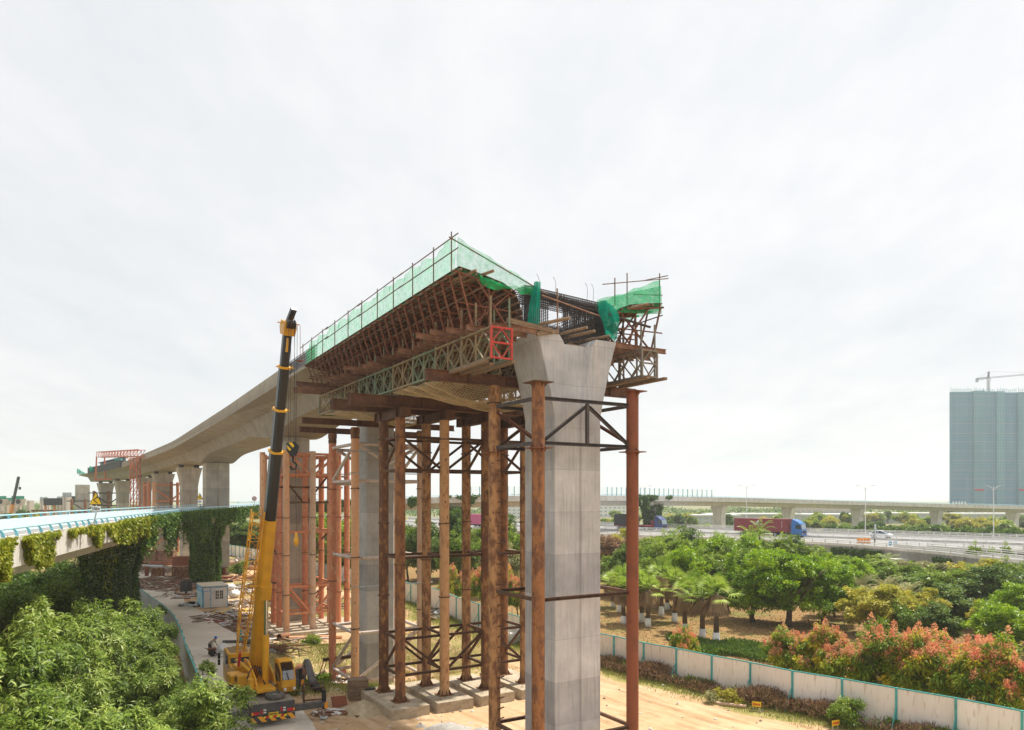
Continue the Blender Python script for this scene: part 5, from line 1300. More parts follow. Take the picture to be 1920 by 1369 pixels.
m = MB(); lat(m, (0,0,zj), (-9.5,1,zj-.9), 1.4, 6, .2); m.build('counter_jib', M['chassis'], c)
MB().box(-9.8,-8.2,.2,1.8,zj-3.6,zj-.4).build('counterweight', M['greypost'], c)
m = MB(); lat(m, (0,0,zj), (.4,0,ztop), 1.0, 6, .18); m.build('tower_head', M['chassis'], c)
m = MB(); m.bar((.4,0,ztop),(40,-5,zj+3.4),.1); m.bar((.4,0,ztop),(-9,1,zj-.3),.1); m.build('tie_rod', M['chassis'], c)
MB().box(-1.1,1.1,-1.8,-.2,zj-3,zj-.8).build('cab', M['white'], c); MB().bar((44,-6,zj+3),(44,-6,zj-5.0),.1).build('hoist_rope', M['chassis'], c); MB().box(43.6,44.4,-6.4,-5.6,zj-6,zj-5.0).build('hook_block', M['chassis'], c)
# far left: half built piers, a head beam, a small crane
def stub(label, x0, x1, ytop, Z, cap=True):
    w = (x1-x0)/FPX*Z; p = PX((x0+x1)/2, HOR, Z); h = HC+(HOR-ytop)/FPX*Z; t = thing('unfinished_pier', label, 'bridge pier', (p.x, p.y, 0), R(-30))
    w *= .82; m = MB(); g_ = .18
    m.prism([(-w/2,-w*.35),(-g_,-w*.35),(-g_,-w*.35+.2),(g_,-w*.35+.2),(g_,-w*.35),(w/2,-w*.35),(w/2,w*.35),(-w/2,w*.35)], 0, h-(1.6 if cap else 0)); m.build('shaft', M['farconc'], t)
    if cap:
        m = MB()
        for k in range(13):
            for y in (-w*.33, w*.33): m.bar((-w/2+.1+k*(w-.2)/12,y,h-1.6),(-w/2+.1+k*(w-.2)/12,y,h+rnd.uniform(-.25,.1)),.13)
        for k in range(6):
            for x in (-w/2+.1, w/2-.1): m.bar((x,-w*.3+k*w*.12,h-1.6),(x,-w*.3+k*w*.12,h),.13)
        m.box(-w/2+.15,w/2-.15,-w*.32,w*.32,h-1.597,h-1.1); m.build('rebar_top', M['greypost'], t)
stub('tallest half built pier with bare bars on top, at the far left', 117.5, 134, 923.5, 255); stub('half built pier half hidden behind the tallest one', 107, 118.5, 931, 268)
stub('half built pier with bare bars standing alone left of centre', 75, 89, 932, 290); stub('narrow grey pier stub just right of the lone half built pier', 89.5, 95.5, 937, 300, False); stub('grey pier stub without bars beside a small green tree', 50, 63.5, 938.5, 300, False)
for (x0, x1, lab) in ((-2,8,'leftmost pale pier under the small far head beam'),(25.5,33,'pale pier behind the small far crane boom'),(10.5,17.5,'darker pier in the gap of the small far head beam'),(34.5,41,'pale pier under the round ended beam at far left')): stub(lab, x0, x1, 944, 310, False)
p = PX(16, HOR, 308); t = thing('head_beam', 'small far concrete head beam with green netting along its top', 'bridge beam', tuple(PX(18, 943, 306)))
MB().box(-5.5,4.5,-1,1,-.9,1.0).build('beam', M['farconc'], t); MB().box(-6,6,-1.1,-1.0,1.0,2.1).build('safety_net', M['netteal'], t)
for x, lab in ((3.5,'left box beam end with a round opening painted black at far left'),(37,'right box beam end with a round opening painted black at far left')):
    t = thing('box_beam', lab, 'bridge beam', tuple(PX(x, 941, 303))); MB().lathe([(.02,0),(1.0,0),(1.01,.1)],(0,-1.03,.1),16,'Y').build('opening', M['black'], t)  # flat black disc paints the shade inside the hollow, beam end is solid
    MB().loft([[(xx,y,z) for xx, z in ((-1.2,-1.6),(1.2,-1.6),(2.1,1.2),(-2.1,1.2))] for y in (-1,1)]).build('beam', M['farconc'], t); MB().box(-2.6,2.6,-1.15,-1.05,1.2,2.4).build('safety_net', M['netteal'], t)
p = PX(20, 963, 290); t = thing('mobile_crane', 'small distant mobile crane boom with orange foot at far left', 'crane', (p.x, p.y, 0)); q = PX(35, 894, 288)-Vector((p.x,p.y,0)); b0 = Vector((0,0,p.z)); bm = b0+(q-b0)*.25
MB().bar((-.8,0,0),b0,1.2).build('mast_base', M['lightorange'], t); MB().bar(b0,bm,1.0).build('boom_base', M['lightorange'], t); MB().bar(bm,q,.75,.75).build('boom', M['boomblack'], t); MB().box(-3,3,-2,4,0,2.4).build('carrier', M['craneyellow'], t)
MB().bar(q,q+Vector((.4,0,-4)),.06).build('hoist_rope', M['boomblack'], t); MB().box(q.x+.1,q.x+.8,q.y-.3,q.y+.3,q.z-5,q.z-4).build('hook_block', M['boomblack'], t)
for (x, y, Z, w, lab, mt) in ((110,941,262,9,'dark netted work platform left of the tallest far pier','tarp'),(141,937,270,7,'dark green work platform right of the tallest far pier','tarp'),(93,953,275,12,'low dark steel frame between two far piers','brace')):
    o = thing('work_platform', lab, 'work platform', tuple(PX(x, y, Z))); MB().box(-w/2,w/2,-1.5,1.5,-1.2,1.3 if mt == 'tarp' else -.6).build('deck', M[mt], o)
    for k in (-.45,-.1,.3,.45): MB().tube((w*k,-1,-9),(w*k,-1,-1.2),.4,n=8).build('leg', M['orange'], o)
# red gantry crane over the far deck
pA = PX(253.5, HOR, 166); pB = PX(189.5, HOR, 205); zt1 = HC+(935-843)/FPX*166; zt2 = HC+(935-844)/FPX*205; zt = (zt1+zt2)/2
t = thing('gantry_crane', 'red lattice gantry crane straddling the far part of the grey deck', 'gantry crane', (pA.x, pA.y, 0)); A = Vector((0,0,0)); B = Vector((pB.x-pA.x, pB.y-pA.y, 0)); dr = B.normalized()
z1, z2 = zt1-1.15, zt2-1.15
m = MB(); lat(m, A+Vector((0,0,z1))-dr*7, B+Vector((0,0,z2))+dr*3, 1.45, 14, .14); m.build('bridge_girder', M['gantry'], t)
m = MB(); sx_ = Vector((1,0,0))
for ox in (-.75,.75):
    for oy in (-.75,.75): m.bar((ox,oy,0),(ox,oy,z1-.8),.17)
n = 9
for i in range(n):
    a = i*(z1-.8)/n; b = (i+1)*(z1-.8)/n
    for (xa,ya),(xb,yb) in (((-.75,-.75),(.75,-.75)),((.75,-.75),(.75,.75)),((-.75,.75),(.75,.75)),((-.75,-.75),(-.75,.75))):
        m.bar((xa,ya,a),(xb,yb,b),.1); m.bar((xa,ya,b),(xb,yb,b),.16)
m.build('tower_leg', M['gantry'], t)
zf = HC+(935-900)/FPX*205
for ox in (-.55, 2.2): MB().bar(B+Vector((ox-1.0,0,zf)), B+Vector((ox*.8-.8,0,z2-.7)),.28).build('leg', M['gantry'], t)
for ox in (5.0, 10.5): MB().bar(B+Vector((ox+2,6,zf+4)), B+Vector((ox*.7+2,3,z2-.7)),.22).build('leg', M['lightorange'], t)
MB().bar(B+Vector((-1.8,0,zf)),B+Vector((3.0,0,zf+.3)),.35).build('foot_beam', M['gantry'], t)
c_ = (A+B)*.45+Vector((0,0,(z1+z2)/2-1)); MB().box(c_.x-.8,c_.x+.8,c_.y-.5,c_.y+.5,c_.z-.6,c_.z-.1).build('hoist_trolley', M['teal'], t)
# dark steel parapet forms and a beam on the far deck
q0, q1 = station(228, u=-6), station(166, u=-6)
rr = [CL(q0+(q1-q0)*k/24, u, zb(q0+(q1-q0)*k/24)+dz) for k in range(25) for u, dz in ()]
m = MB(); m.loft([[CL(q0+(q1-q0)*k/24, u, zb(q0+(q1-q0)*k/24)+dz) for u, dz in ((-6.25,-.1),(-6.25,1.75),(-5.6,1.75),(-5.6,.29))] for k in range(25)])
tag(m.build('parapet_formwork', M['tarp'], org=CL((q0+q1)/2,-6,zb((q0+q1)/2))), 'long dark steel parapet form on the far left deck edge', 'formwork')
m = MB(); a = CL(q0+6,-4,zb(q0)+2.4); b = CL(q0+34,-4,zb(q0+34)+2.4); m.ibeam(a,b,1.6,1.3,.2,.3); tag(m.build('steel_girder', plain('blue_steel', (.09,.13,.19)), org=a), 'blue grey steel girder lying on the far deck under the red gantry', 'steel beam')
for k, lab in ((S_END-20,'green net scrap tied to the far deck edge, nearer one'),(S_END-4,'green net scrap tied to the far deck edge, at the tip')):
    c = CL(k,-6,zb(k)+.3); m = MB().grid(lambda a, b: (-1.2+2.4*a, .3*math.sin(a*9+b*3), b*(1.5*(1-a)+.2)), 10, 5); o = m.build('safety_net', M['netteal']); o.location = c; o.rotation_euler = (0,0,head(k)); tag(o, lab, 'safety net')
# ---------------------------------------------------------------- truck crane
HA = R(28.6); TR = Vector((-13.8, 42.5, 0))
t = thing('truck_crane', 'yellow truck crane with raised black boom parked on the concrete road', 'crane', tuple(TR), HA)
MB().box(-1.22,1.22,.0,8.6,1.18,1.45).build('deck', M['deckdust'], t, bevel=.02)
MB().box(-.5,.5,.2,11.3,.75,1.18).build('chassis', M['chassis'], t)
m = MB()
for sx in (-1, 1): m.box(sx*1.0-.2, sx*1.0+.2, 4.6, 7.2, .6, 1.17)
m.build('tool_box', M['chassis'], t, bevel=.03)
MB().box(-1.22,1.22,-.10,-.002,.78,1.44).build('tail_panel', M['chassis'], t, bevel=.02)
MB().box(-1.22,1.22,-.16,-.05,.42,.74).build('bumper', M['hazard'], t)
MB().box(-.55,.75,-.175,-.162,.60,.73).build('reflector_strip', M['hazardred'], t)
for sx in (-1, 1):
    MB().box(sx*.98-.2, sx*.98+.2, -.14, -.105, .86, 1.02).build('tail_light', M['lightred'], t); MB().box(sx*1.16-.05, sx*1.16+.05, -.145, -.105, .86, 1.02).build('indicator', M['lightorange'], t)
    for k, mt in ((0,'lightred'),(1,'white'),(2,'lightred'),(3,'white')):
        MB().box(sx*.55-.16+(k%2)*.16, sx*.55-.01+(k%2)*.16, -.12,-.105, .9+(k//2)*.14, .98+(k//2)*.14).build('reflector', M[mt], t)
MB().box(-.27,.27,-.19,-.165,.74,.92).build('number_plate', M['plate'], t)
m = MB()
for k in range(6): m.box(-.22+k*.075, -.17+k*.075, -.196, -.191, .78, .87)
m.build('number_plate_lettering', M['black'], t)
o = MB().lathe([(.28,-.15),(.50,-.15),(.56,-.06),(.56,.06),(.50,.15),(.30,.15),(.28,-.15)], (0,0,0), 24, 'Z', False).build('spare_tyre', M['tyredust'], t, smooth=40); o.location = (.25,.75,1.62)
m = MB().lathe([(.03,-.02),(.27,-.02),(.27,.05),(.03,.05)], (0,0,0), 18); m.build('rim', M['greypost'], o)
for y in (1.5, 2.85, 7.6, 9.3):
    for sx in (-1, 1):
        w_ = MB().lathe([(.3,-.17),(.52,-.17),(.56,-.1),(.56,.1),(.52,.17),(.3,.17),(.3,-.17)], (0,0,0), 20, 'X', False).build('wheel', M['rubber'], t, smooth=40); w_.location = (sx*1.02,y,.56); MB().lathe([(.03,-.13),(.32,-.13),(.32,.13),(.03,.13)], (0,0,0), 16, 'X').build('rim', M['greypost'], w_, smooth=40)
    MB().loft([[(sx2, y+.75*math.cos(a), .6+.75*math.sin(a)) for sx2 in (-1.24,-.75)] for a in (.35,.8,1.3,1.8,2.35,2.8)], closed=False).build('mudguard', M['chassis'], t)
# driver cab, engine cover and side panels
m = MB(); m.loft([[(x, y, z) for y, z in ((8.9,.55),(11.55,.5),(11.72,1.4),(11.5,2.3),(11.2,2.72),(8.9,2.68))] for x in (-1.24, .28)]); m.build('driver_cab', M['craneyellow'], t, bevel=.06)
MB().box(.29,1.24,8.9,11.5,.55,1.55).build('front_panel', M['craneyellow'], t, bevel=.05)
for y0 in (9.25,10.35): MB().box(-1.265,-1.243,y0,y0+.85,1.65,2.45).build('side_window', M['glass'], t)
MB().box(-1.1,.14,8.87,8.898,1.75,2.4).build('rear_window', M['glass'], t); MB().add([(-1.1,11.66,1.55),(.14,11.66,1.55),(.1,11.47,2.4),(-1.05,11.47,2.4)],[(3,2,1,0)]).build('windscreen', M['glass'], t)
MB().box(-1.24,-.98,5.6,8.88,1.45,2.05).build('side_panel', M['craneyellow'], t, bevel=.03)
MB().box(-.4,1.2,7.2,8.8,1.46,2.0).build('engine_cover', M['craneyellow'], t, bevel=.05); MB().box(-.9,-.45,7.7,8.7,1.46,2.1).build('oil_tank', M['white'], t, bevel=.04)
m = MB()
for k in range(6): m.box(-1.1,.1,9.1+k*.38,9.16+k*.38,2.722,2.76)
m.build('roof_rib', M['deckdust'], t)
for z in (1.5,1.95): MB().box(-1.62,-1.46,11.35,11.5,z,z+.38).build('mirror', M['black'], t)
m = MB(); m.path([(-1.24,11.4,2.4),(-1.5,11.5,2.45),(-1.54,11.45,1.5)], .02, 5); m.build('mirror_arm', M['black'], t)
# outriggers
for y in (.22, 6.4):
    for sx in (-1, 1):
        b = MB().box(min(sx*.4,sx*3.05), max(sx*.4,sx*3.05), y-.16, y+.16, .72, 1.08).build('outrigger', M['chassis'], t, bevel=.02)
        MB().box(min(sx*2.99,sx*3.18), max(sx*2.99,sx*3.18), y-.19, y+.19, .66, 1.0).build('end_marker', M['lightorange'], b)
        MB().tube((sx*3.0,y,.62),(sx*3.0,y,1.75),.13,n=14).build('jack', M['boomblack'], b, smooth=40); MB().tube((sx*3.0,y,.1),(sx*3.0,y,.62),.085,n=12).build('jack_rod', M['chrome'], b, smooth=40)
        MB().lathe([(.05,.06),(.24,.06),(.22,.12),(.05,.14)],(sx*3.0,y,0),14).build('jack_foot', M['greypost'], b)
MB().lathe([(.3,1.45),(.75,1.45),(.75,1.72),(.3,1.72)],(.0,4.4,0),24).build('turntable', M['chassis'], t, smooth=40)
# superstructure in world space
def w2l(p): return Matrix.Rotation(-HA, 3, 'Z') @ (Vector(p)-TR)
wd = Vector((.545,-.838,0)); wl = Vector((.838,.545,0)); PB = Vector((-16.2,46.5,2.55)); TIP = PX(541, 606, 40.5)
def SP(a, l, z): return Vector((PB.x, PB.y, 0))+wd*a+wl*l+Vector((0,0,z))
def sbox(a0,a1,l0,l1,z0,z1,name,mat,bev=.04):
    vs = [w2l(SP(a,l,z)) for z in (z0,z1) for a,l in ((a0,l0),(a1,l0),(a1,l1),(a0,l1))]
    return MB().add(vs, [(3,2,1,0),(4,5,6,7),(0,1,5,4),(1,2,6,5),(2,3,7,6),(3,0,4,7)]).build(name, mat, t, bevel=bev)
sbox(-1.6,3.4,-.75,.35,1.72,1.95,'slewing_frame',M['craneyellow'])
for l0 in (-.62,.50): 
    m = MB(); 
    pts = [(-.5,1.95),(2.6,1.95),(2.3,2.4),(.5,3.15),(-.35,3.1)]
    m.loft([[w2l(SP(a,l,z)) for a, z in pts] for l in (l0,l0+.1)]); m.build('side_plate', M['craneyellow'], t)
sbox(-2.2,-1.2,-.95,.85,1.75,2.5,'counterweight',M['craneyellow'],.1)
sbox(-.4,.8,-1.7,-.85,1.75,2.4,'tank_cover',M['craneyellow'],.12)
sbox(1.1,1.85,-1.5,-.8,1.75,2.55,'control_cabinet',M['craneyellow'],.05)
sbox(1.2,1.6,-1.515,-1.502,2.15,2.4,'gauge_panel',M['black'],0)
m = MB(); m.path([w2l(SP(2.4,-1.0,1.9)), w2l(SP(2.5,-1.1,2.5)), w2l(SP(2.2,-.9,2.8)), w2l(SP(1.6,-.5,3.0))], .04, 6); m.build('hose', M['black'], t, smooth=True)
m = MB(); m.lathe([(.2,0),(.2,.75),(.1,.8)],tuple(w2l(SP(2.75,-.95,1.75))),12); m.build('hydraulic_unit', M['craneyellow'], t, smooth=40)
m = MB(); m.path([w2l(SP(-1.2,-.9,2.9)), w2l(SP(.4,-.95,2.95)), w2l(SP(1.4,-.7,2.7)), w2l(SP(2.6,-.72,1.75))], .11, 8); m.build('frame_arm', M['craneyellow'], t, smooth=True)
m = MB()
for k in range(3): m.path([w2l(SP(.8+k*.3,-.35,2.0)), w2l(SP(1.1+k*.2,-.3+.1*k,2.9)), w2l(SP(1.8,-.1,2.4)), w2l(SP(2.2+.1*k,.0,1.9))], .035, 6)
m.build('hose_bundle', M['black'], t, smooth=True)
# operator cab: rounded front
cabp = [(1.9,1.62),(3.35,1.62),(3.5,1.9),(3.48,2.3),(3.28,2.85),(2.9,3.25),(2.45,3.38),(1.9,3.34)]
CL0, CL1 = .66, 1.50
m = MB(); back = [(3.5,2.33),(3.5,1.9),(3.35,1.62),(1.9,1.62),(1.9,3.34),(2.45,3.38),(2.9,3.25)]
for l in (CL0, CL1-.05):   # walls and roof; the front stays open behind the glass
    m.loft([[w2l(SP(a,l+k,z)) for a, z in cabp] for k in (0,.05)])
for (a0,z0),(a1,z1) in zip(back, back[1:]):
    d = Vector((a1-a0, z1-z0)).normalized(); n_ = Vector((d.y,-d.x))*-.04
    m.add([w2l(SP(a,l,z)) for l in (CL0+.052, CL1-.052) for a, z in ((a0,z0),(a1,z1),(a1+n_.x,z1+n_.y),(a0+n_.x,z0+n_.y))], [(3,2,1,0),(4,5,6,7),(0,1,5,4),(1,2,6,5),(2,3,7,6),(3,0,4,7)])
cabo = m.build('operator_cab', M['craneyellow'], t)
MB().add([w2l(SP(a,l,z)) for l in (CL0+.25,CL1-.25) for a, z in ((2.1,2.05),(2.7,2.05),(2.7,2.18),(2.3,2.18),(2.18,2.85),(2.05,2.85))], [(0,1,2,3,4,5),(11,10,9,8,7,6)]+[(i,6+i,6+(i+1)%6,(i+1)%6) for i in range(6)]).build('driver_seat', M['black'], t)
def cq(pts, name, mat): return MB().add([w2l(SP(a,l,z)) for a,l,z in pts], [tuple(range(len(pts)))]).build(name, mat, t)
cq([(3.5,CL0+.08,2.34),(3.5,CL1-.08,2.34),(3.31,CL1-.08,2.86),(3.31,CL0+.08,2.86)], 'front_window', M['clearglass'])
cq([(3.31,CL0+.08,2.88),(3.31,CL1-.08,2.88),(2.93,CL1-.08,3.26),(2.93,CL0+.08,3.26)], 'upper_window', M['clearglass'])
cq([(3.53,CL0+.1,1.92),(3.53,CL1-.1,1.92),(3.515,CL1-.1,2.22),(3.515,CL0+.1,2.22)], 'lower_window', M['glass'])
for l in (CL0-.012, CL1+.012): cq([(2.1,l,2.15),(3.2,l,2.15),(3.24,l,2.6),(2.95,l,3.0),(2.5,l,3.18),(2.1,l,3.15)], 'side_window', M['glass'])
m = MB()
for k in range(8): a = 3.32-.38*k/7; z = 2.88+.38*k/7; m.bar(w2l(SP(a+.05,CL0+.1,z+.05)), w2l(SP(a+.05,CL1-.1,z+.05)), .025)
m.build('window_guard', M['black'], t)
m = MB(); m.bar(w2l(SP(3.54,1.1,2.3)), w2l(SP(3.42,.98,2.75)), .03); m.build('wiper', M['black'], t)
for l in (.85,1.4): MB().lathe([(.02,0),(.09,0),(.09,.05)], tuple(w2l(SP(3.56,l,1.80))), 10, 'Y').build('work_lamp', M['white'], t)
# boom
ax = (TIP-PB); BL = ax.length; ax.normalize(); bx = wl; by = ax.cross(bx).normalized()
def BP(s, x=0, y=0): return w2l(PB+ax*s+bx*x+by*y)
def sect(w, h): c = .3; return [(-w/2,-h*.22),(-w*.32,-h/2),(w*.32,-h/2),(w/2,-h*.22),(w/2,h*.36),(w*.38,h/2),(-w*.38,h/2),(-w/2,h*.36)]
def boomsec(s0, s1, w, h, name, mat):
    m = MB(); m.loft([[BP(s, x, y) for x, y in sect(w, h)] for s in (s0, s1)]); return m.build(name, mat, t)
S1 = BL*.465
boomsec(-.55, S1, .74, .94, 'boom_base', M['craneyellow'])
cuts = [S1-.02, BL*.66, BL*.775, BL*.888, BL*.985]; wid = [(.64,.80),(.57,.72),(.51,.64),(.45,.56)]
for k in range(4):
    b = boomsec(cuts[k], cuts[k+1], *wid[k], 'boom_section', M['boomblack'])
    if k < 3:
        m = MB(); w, h = wid[k]; m.loft([[BP(s, x, y) for x, y in sect(w+.14, h+.14)] for s in (cuts[k+1]-.09, cuts[k+1]+.03)]); m.build('boom_collar', M['craneyellow'], b)
        m = MB(); m.bar(BP(cuts[k+1]-.03,-.5,-.1), BP(cuts[k+1]-.03,.55,-.1), .05); m.bar(BP(cuts[k+1],.3,-.4), BP(cuts[k+1]+.12,.34,-.4), .06); m.build('collar_lug', M['craneyellow'], b)
hd = MB(); hd.loft([[BP(s, x, y) for x, y in ((-w/2,-h/2),(w/2,-h/2),(w/2,h/2),(-w/2,h/2))] for s, w, h in ((BL*.97,.62,.75),(BL*.99,.70,.9),(BL*1.005,.6,.9))]); hd.build('boom_head', M['craneyellow'], t)
m = MB(); 
for x in (-.2,-.07,.07,.2): m.loft([[BP(BL+.25*math.cos(a), x+dx, -.45+.25*math.sin(a)) for a in [k*math.pi/6 for k in range(12)]] for dx in (-.03,.03)])
m.build('sheave', M['boomblack'], t)
m = MB(); m.bar(BP(BL+.0,.05,.2), BP(BL+.85,.12,-.35), .3, .22); m.build('rooster_sheave', M['boomblack'], t)
m = MB(); m.bar(BP(BL-.02,-.6,0), BP(BL-.02,.62,0), .05); m.bar(BP(BL*.965,-.1,-.5), BP(BL*.93,-.1,-.5), .1); m.build('head_bracket', M['craneyellow'], t)
# lift cylinder
cb = w2l(SP(1.95,.1,1.9)); mid = BP(BL*.245, .04, -.66); top = cb+(mid-cb)*1.0; d_ = (top-cb)
MB().tube(cb, cb+d_*.56, .20, n=16).build('lift_cylinder', M['craneyellow'], t, smooth=40); MB().tube(cb+d_*.56, top, .125, n=14).build('cylinder_rod', M['chrome'], t, smooth=40)
m = MB(); m.loft([[BP(s, x, y) for x, y in ((-.45,-.2),(.45,-.2),(.3,-.85),(-.3,-.85))] for s in (BL*.235, BL*.275)]); m.build('boom_bracket', M['craneyellow'], t)
# lattice jib stowed beside the boom
jp = [BP(BL*.06,-1.05,-.1), BP(BL*.49,-.72,0)]
m = MB(); j0, j1 = jp; dj = (j1-j0); uj = w2l(TR+bx)-w2l(TR); uj = Vector(uj).normalized(); vj = dj.normalized().cross(uj); N_ = 15
for i in range(N_):
    a = j0+dj*(i/N_); b = j0+dj*((i+1)/N_); wa = .20+.12*min(1,i/4); wb = .20+.12*min(1,(i+1)/4)
    ca = [a+uj*(sx*wa)+vj*(sy*wa*.8) for sx, sy in ((-1,-1),(1,-1),(1,1),(-1,1))]; cb2 = [b+uj*(sx*wb)+vj*(sy*wb*.8) for sx, sy in ((-1,-1),(1,-1),(1,1),(-1,1))]
    for q in range(4):
        m.bar(ca[q], cb2[q], .06); m.bar(ca[q], cb2[(q+1)%4] if i % 2 else ca[(q+1)%4], .035); m.bar(ca[(q+1)%4] if i % 2 == 0 else ca[q], cb2[q] if i % 2 == 0 else cb2[(q+1)%4], .035)
m.build('lattice_jib', M['craneyellow'], t); MB().bar(BP(BL*.27,-.2,-.35), BP(BL*.27,-1.25,-.2), .1).build('jib_bracket', M['craneyellow'], t); MB().bar(BP(BL*.45,-.2,0), BP(BL*.45,-.95,0), .08).build('jib_bracket', M['craneyellow'], t)
MB().bar(j0, j0-dj.normalized()*1.0, .12).build('jib_foot', M['lightred'], t)
# ropes and hook blocks
hp = PX(547.5, 833, 40.3); hz = w2l(hp); tp_ = BP(BL, .1, -.5)
m = MB()
for dx in (-.22,-.1,.1,.24): m.bar(tp_+Vector((dx,0,0)), hz+Vector((dx*.9,0,.0)), .018)
m.build('hoist_rope', M['boomblack'], t)
m = MB(); m.loft([[hz+Vector((x, y, z)) for x, z in ((-.34,.05),(.1,.14),(.36,-.1),(.22,-.62),(-.05,-.66),(-.28,-.3))] for y in (-.16,.16)]); hb = m.build('hook_block', M['boomblack'], t)
m = MB(); m.loft([[hz+Vector((x, y, z)) for x, z in ((-.33,.03),(.0,.1),(.08,-.12),(-.16,-.38),(-.26,-.27))] for y in (-.19,-.165)]); m.build('striped_plate', M['hookstripe'], hb)
m = MB(); m.path([hz+Vector((.05,0,-.64)), hz+Vector((.05,0,-.95)), hz+Vector((.24,0,-1.1)), hz+Vector((.2,0,-1.35)), hz+Vector((0,0,-1.38)), hz+Vector((-.1,0,-1.2))], .055, 8); m.build('hook', M['boomblack'], hb, smooth=True)
ah = w2l(PX(555.5, 1010, 40.3)); m = MB(); m.bar(BP(BL+.8,.12,-.4), ah, .016); m.build('auxiliary_rope', M['boomblack'], t)
m = MB(); m.lathe([(.02,.35),(.07,.3),(.07,.1),(.14,0),(.14,-.25),(.05,-.4)], tuple(ah), 12); m.build('auxiliary_hook', M['craneyellow'], t, smooth=40)
m = MB(); m.bar(BP(BL,.5,-.5), BP(BL,.5,-.5)+Vector((0,0,-1.9)), .02); m.lathe([(.02,-1.9),(.17,-1.92),(.17,-1.96),(.02,-1.98)], tuple(BP(BL,.5,-.5)), 14); m.build('limit_weight', M['rustB'], t)

# ---------------------------------------------------------------- people
def human(name, label, joints, rad, loc, rotz, colors, helmet=None, cat='person'):
    """joints: {name: (pos, parent)}; one skin surface from the pelvis outwards"""
    ks = list(joints); me = bpy.data.meshes.new(name); me.from_pydata([joints[k][0] for k in ks], [(ks.index(joints[k][1]), ks.index(k)) for k in ks if joints[k][1]], [])
    o = bpy.data.objects.new(name, me); COL.objects.link(o); md = o.modifiers.new('skin', 'SKIN')
    for i, k in enumerate(ks): me.skin_vertices[0].data[i].radius = (rad[k],)*2
    me.skin_vertices[0].data[0].use_root = True
    sb = o.modifiers.new('sub', 'SUBSURF'); sb.levels = 1; sb.render_levels = 1
    dg = bpy.context.evaluated_depsgraph_get(); m2 = bpy.data.meshes.new_from_object(o.evaluated_get(dg)); bpy.data.objects.remove(o)
    for c in colors.values(): m2.materials.append(c)
    cl = list(colors); pos = [Vector(joints[k][0]) for k in ks]
    for p in m2.polygons:
        k = ks[min(range(len(ks)), key=lambda i: (pos[i]-p.center).length)]
        g_ = 'skin' if k.split('_')[0] in ('head','neck','hand','wrist','finger','thumb','nose') else ('shoe' if k.split('_')[0] in ('foot','toe') else ('legs' if k.split('_')[0] in ('pelvis','hip','knee','ankle') else 'top'))
        p.material_index = cl.index(g_); p.use_smooth = True
    o = bpy.data.objects.new(name, m2); COL.objects.link(o); o.location = loc; o.rotation_euler = (0,0,rotz); tag(o, label, cat)
    if helmet:
        h, mt = helmet; MB().lathe([(.155,-.02),(.135,0),(.13,.05),(.105,.11),(.05,.145),(.005,.15)], h, 14).build('helmet', mt, o, smooth=True)
    return o
cs = {'skin': M['skin'], 'top': M['shirt'], 'legs': M['trousers'], 'shoe': M['black']}
def hand_(J, Rd, s, w, d, dn):  # palm and five curled fingers from the wrist
    J['hand_'+s] = (tuple(Vector(w)+d*.07), 'wrist_'+s); Rd['hand_'+s] = .034
    lat_ = d.cross(dn).normalized()
    for k, (off, L) in enumerate(((-.03,.07),(-.01,.085),(.01,.08),(.03,.065))):
        b = Vector(w)+d*.10+lat_*off; J[f'finger_{s}{k}a'] = (tuple(b+d*L*.5), 'hand_'+s); J[f'finger_{s}{k}b'] = (tuple(b+d*L*.7+dn*L*.45), f'finger_{s}{k}a'); Rd[f'finger_{s}{k}a'] = .0095; Rd[f'finger_{s}{k}b'] = .008
    J['thumb_'+s] = (tuple(Vector(w)+d*.08+lat_*.055+dn*.03), 'hand_'+s); Rd['thumb_'+s] = .010
# worker bending over a barrow; faces +x
J = {'pelvis': ((0,0,.90), None), 'belly': ((.12,0,1.02),'pelvis'), 'chest': ((.34,0,1.20),'belly'), 'neck': ((.47,0,1.30),'chest'), 'head_a': ((.55,0,1.36),'neck'), 'head_b': ((.62,0,1.40),'head_a'), 'nose': ((.70,0,1.33),'head_a')}
Rd = {'pelvis': .15, 'belly': .145, 'chest': .16, 'neck': .06, 'head_a': .095, 'head_b': .09, 'nose': .02}
for s, y in (('l',.1),('r',-.1)):
    J['hip_'+s] = ((.0,y,.84),'pelvis'); J['knee_'+s] = ((.10,y*1.2,.47),'hip_'+s); J['ankle_'+s] = ((-.03,y*1.3,.09),'knee_'+s); J['toe_'+s] = ((.15,y*1.3,.04),'ankle_'+s)
    J['shoulder_'+s] = ((.36,y*1.9,1.20),'chest'); J['elbow_'+s] = ((.46,y*2.3,.93),'shoulder_'+s); J['wrist_'+s] = ((.62,y*2.0,.74),'elbow_'+s)
    Rd.update({'hip_'+s:.10,'knee_'+s:.065,'ankle_'+s:.045,'toe_'+s:.04,'shoulder_'+s:.07,'elbow_'+s:.048,'wrist_'+s:.03}); hand_(J, Rd, s, J['wrist_'+s][0], Vector((.7,0,-.7)).normalized(), Vector((-.7,0,-.7)).normalized())
p = GR(393, 1229); human('person', 'person in a blue helmet and dusty shirt bending over a barrow on the road', J, Rd, (p.x, p.y, .07), R(-15), cs, ((.60,0,1.44), M['helmet']))
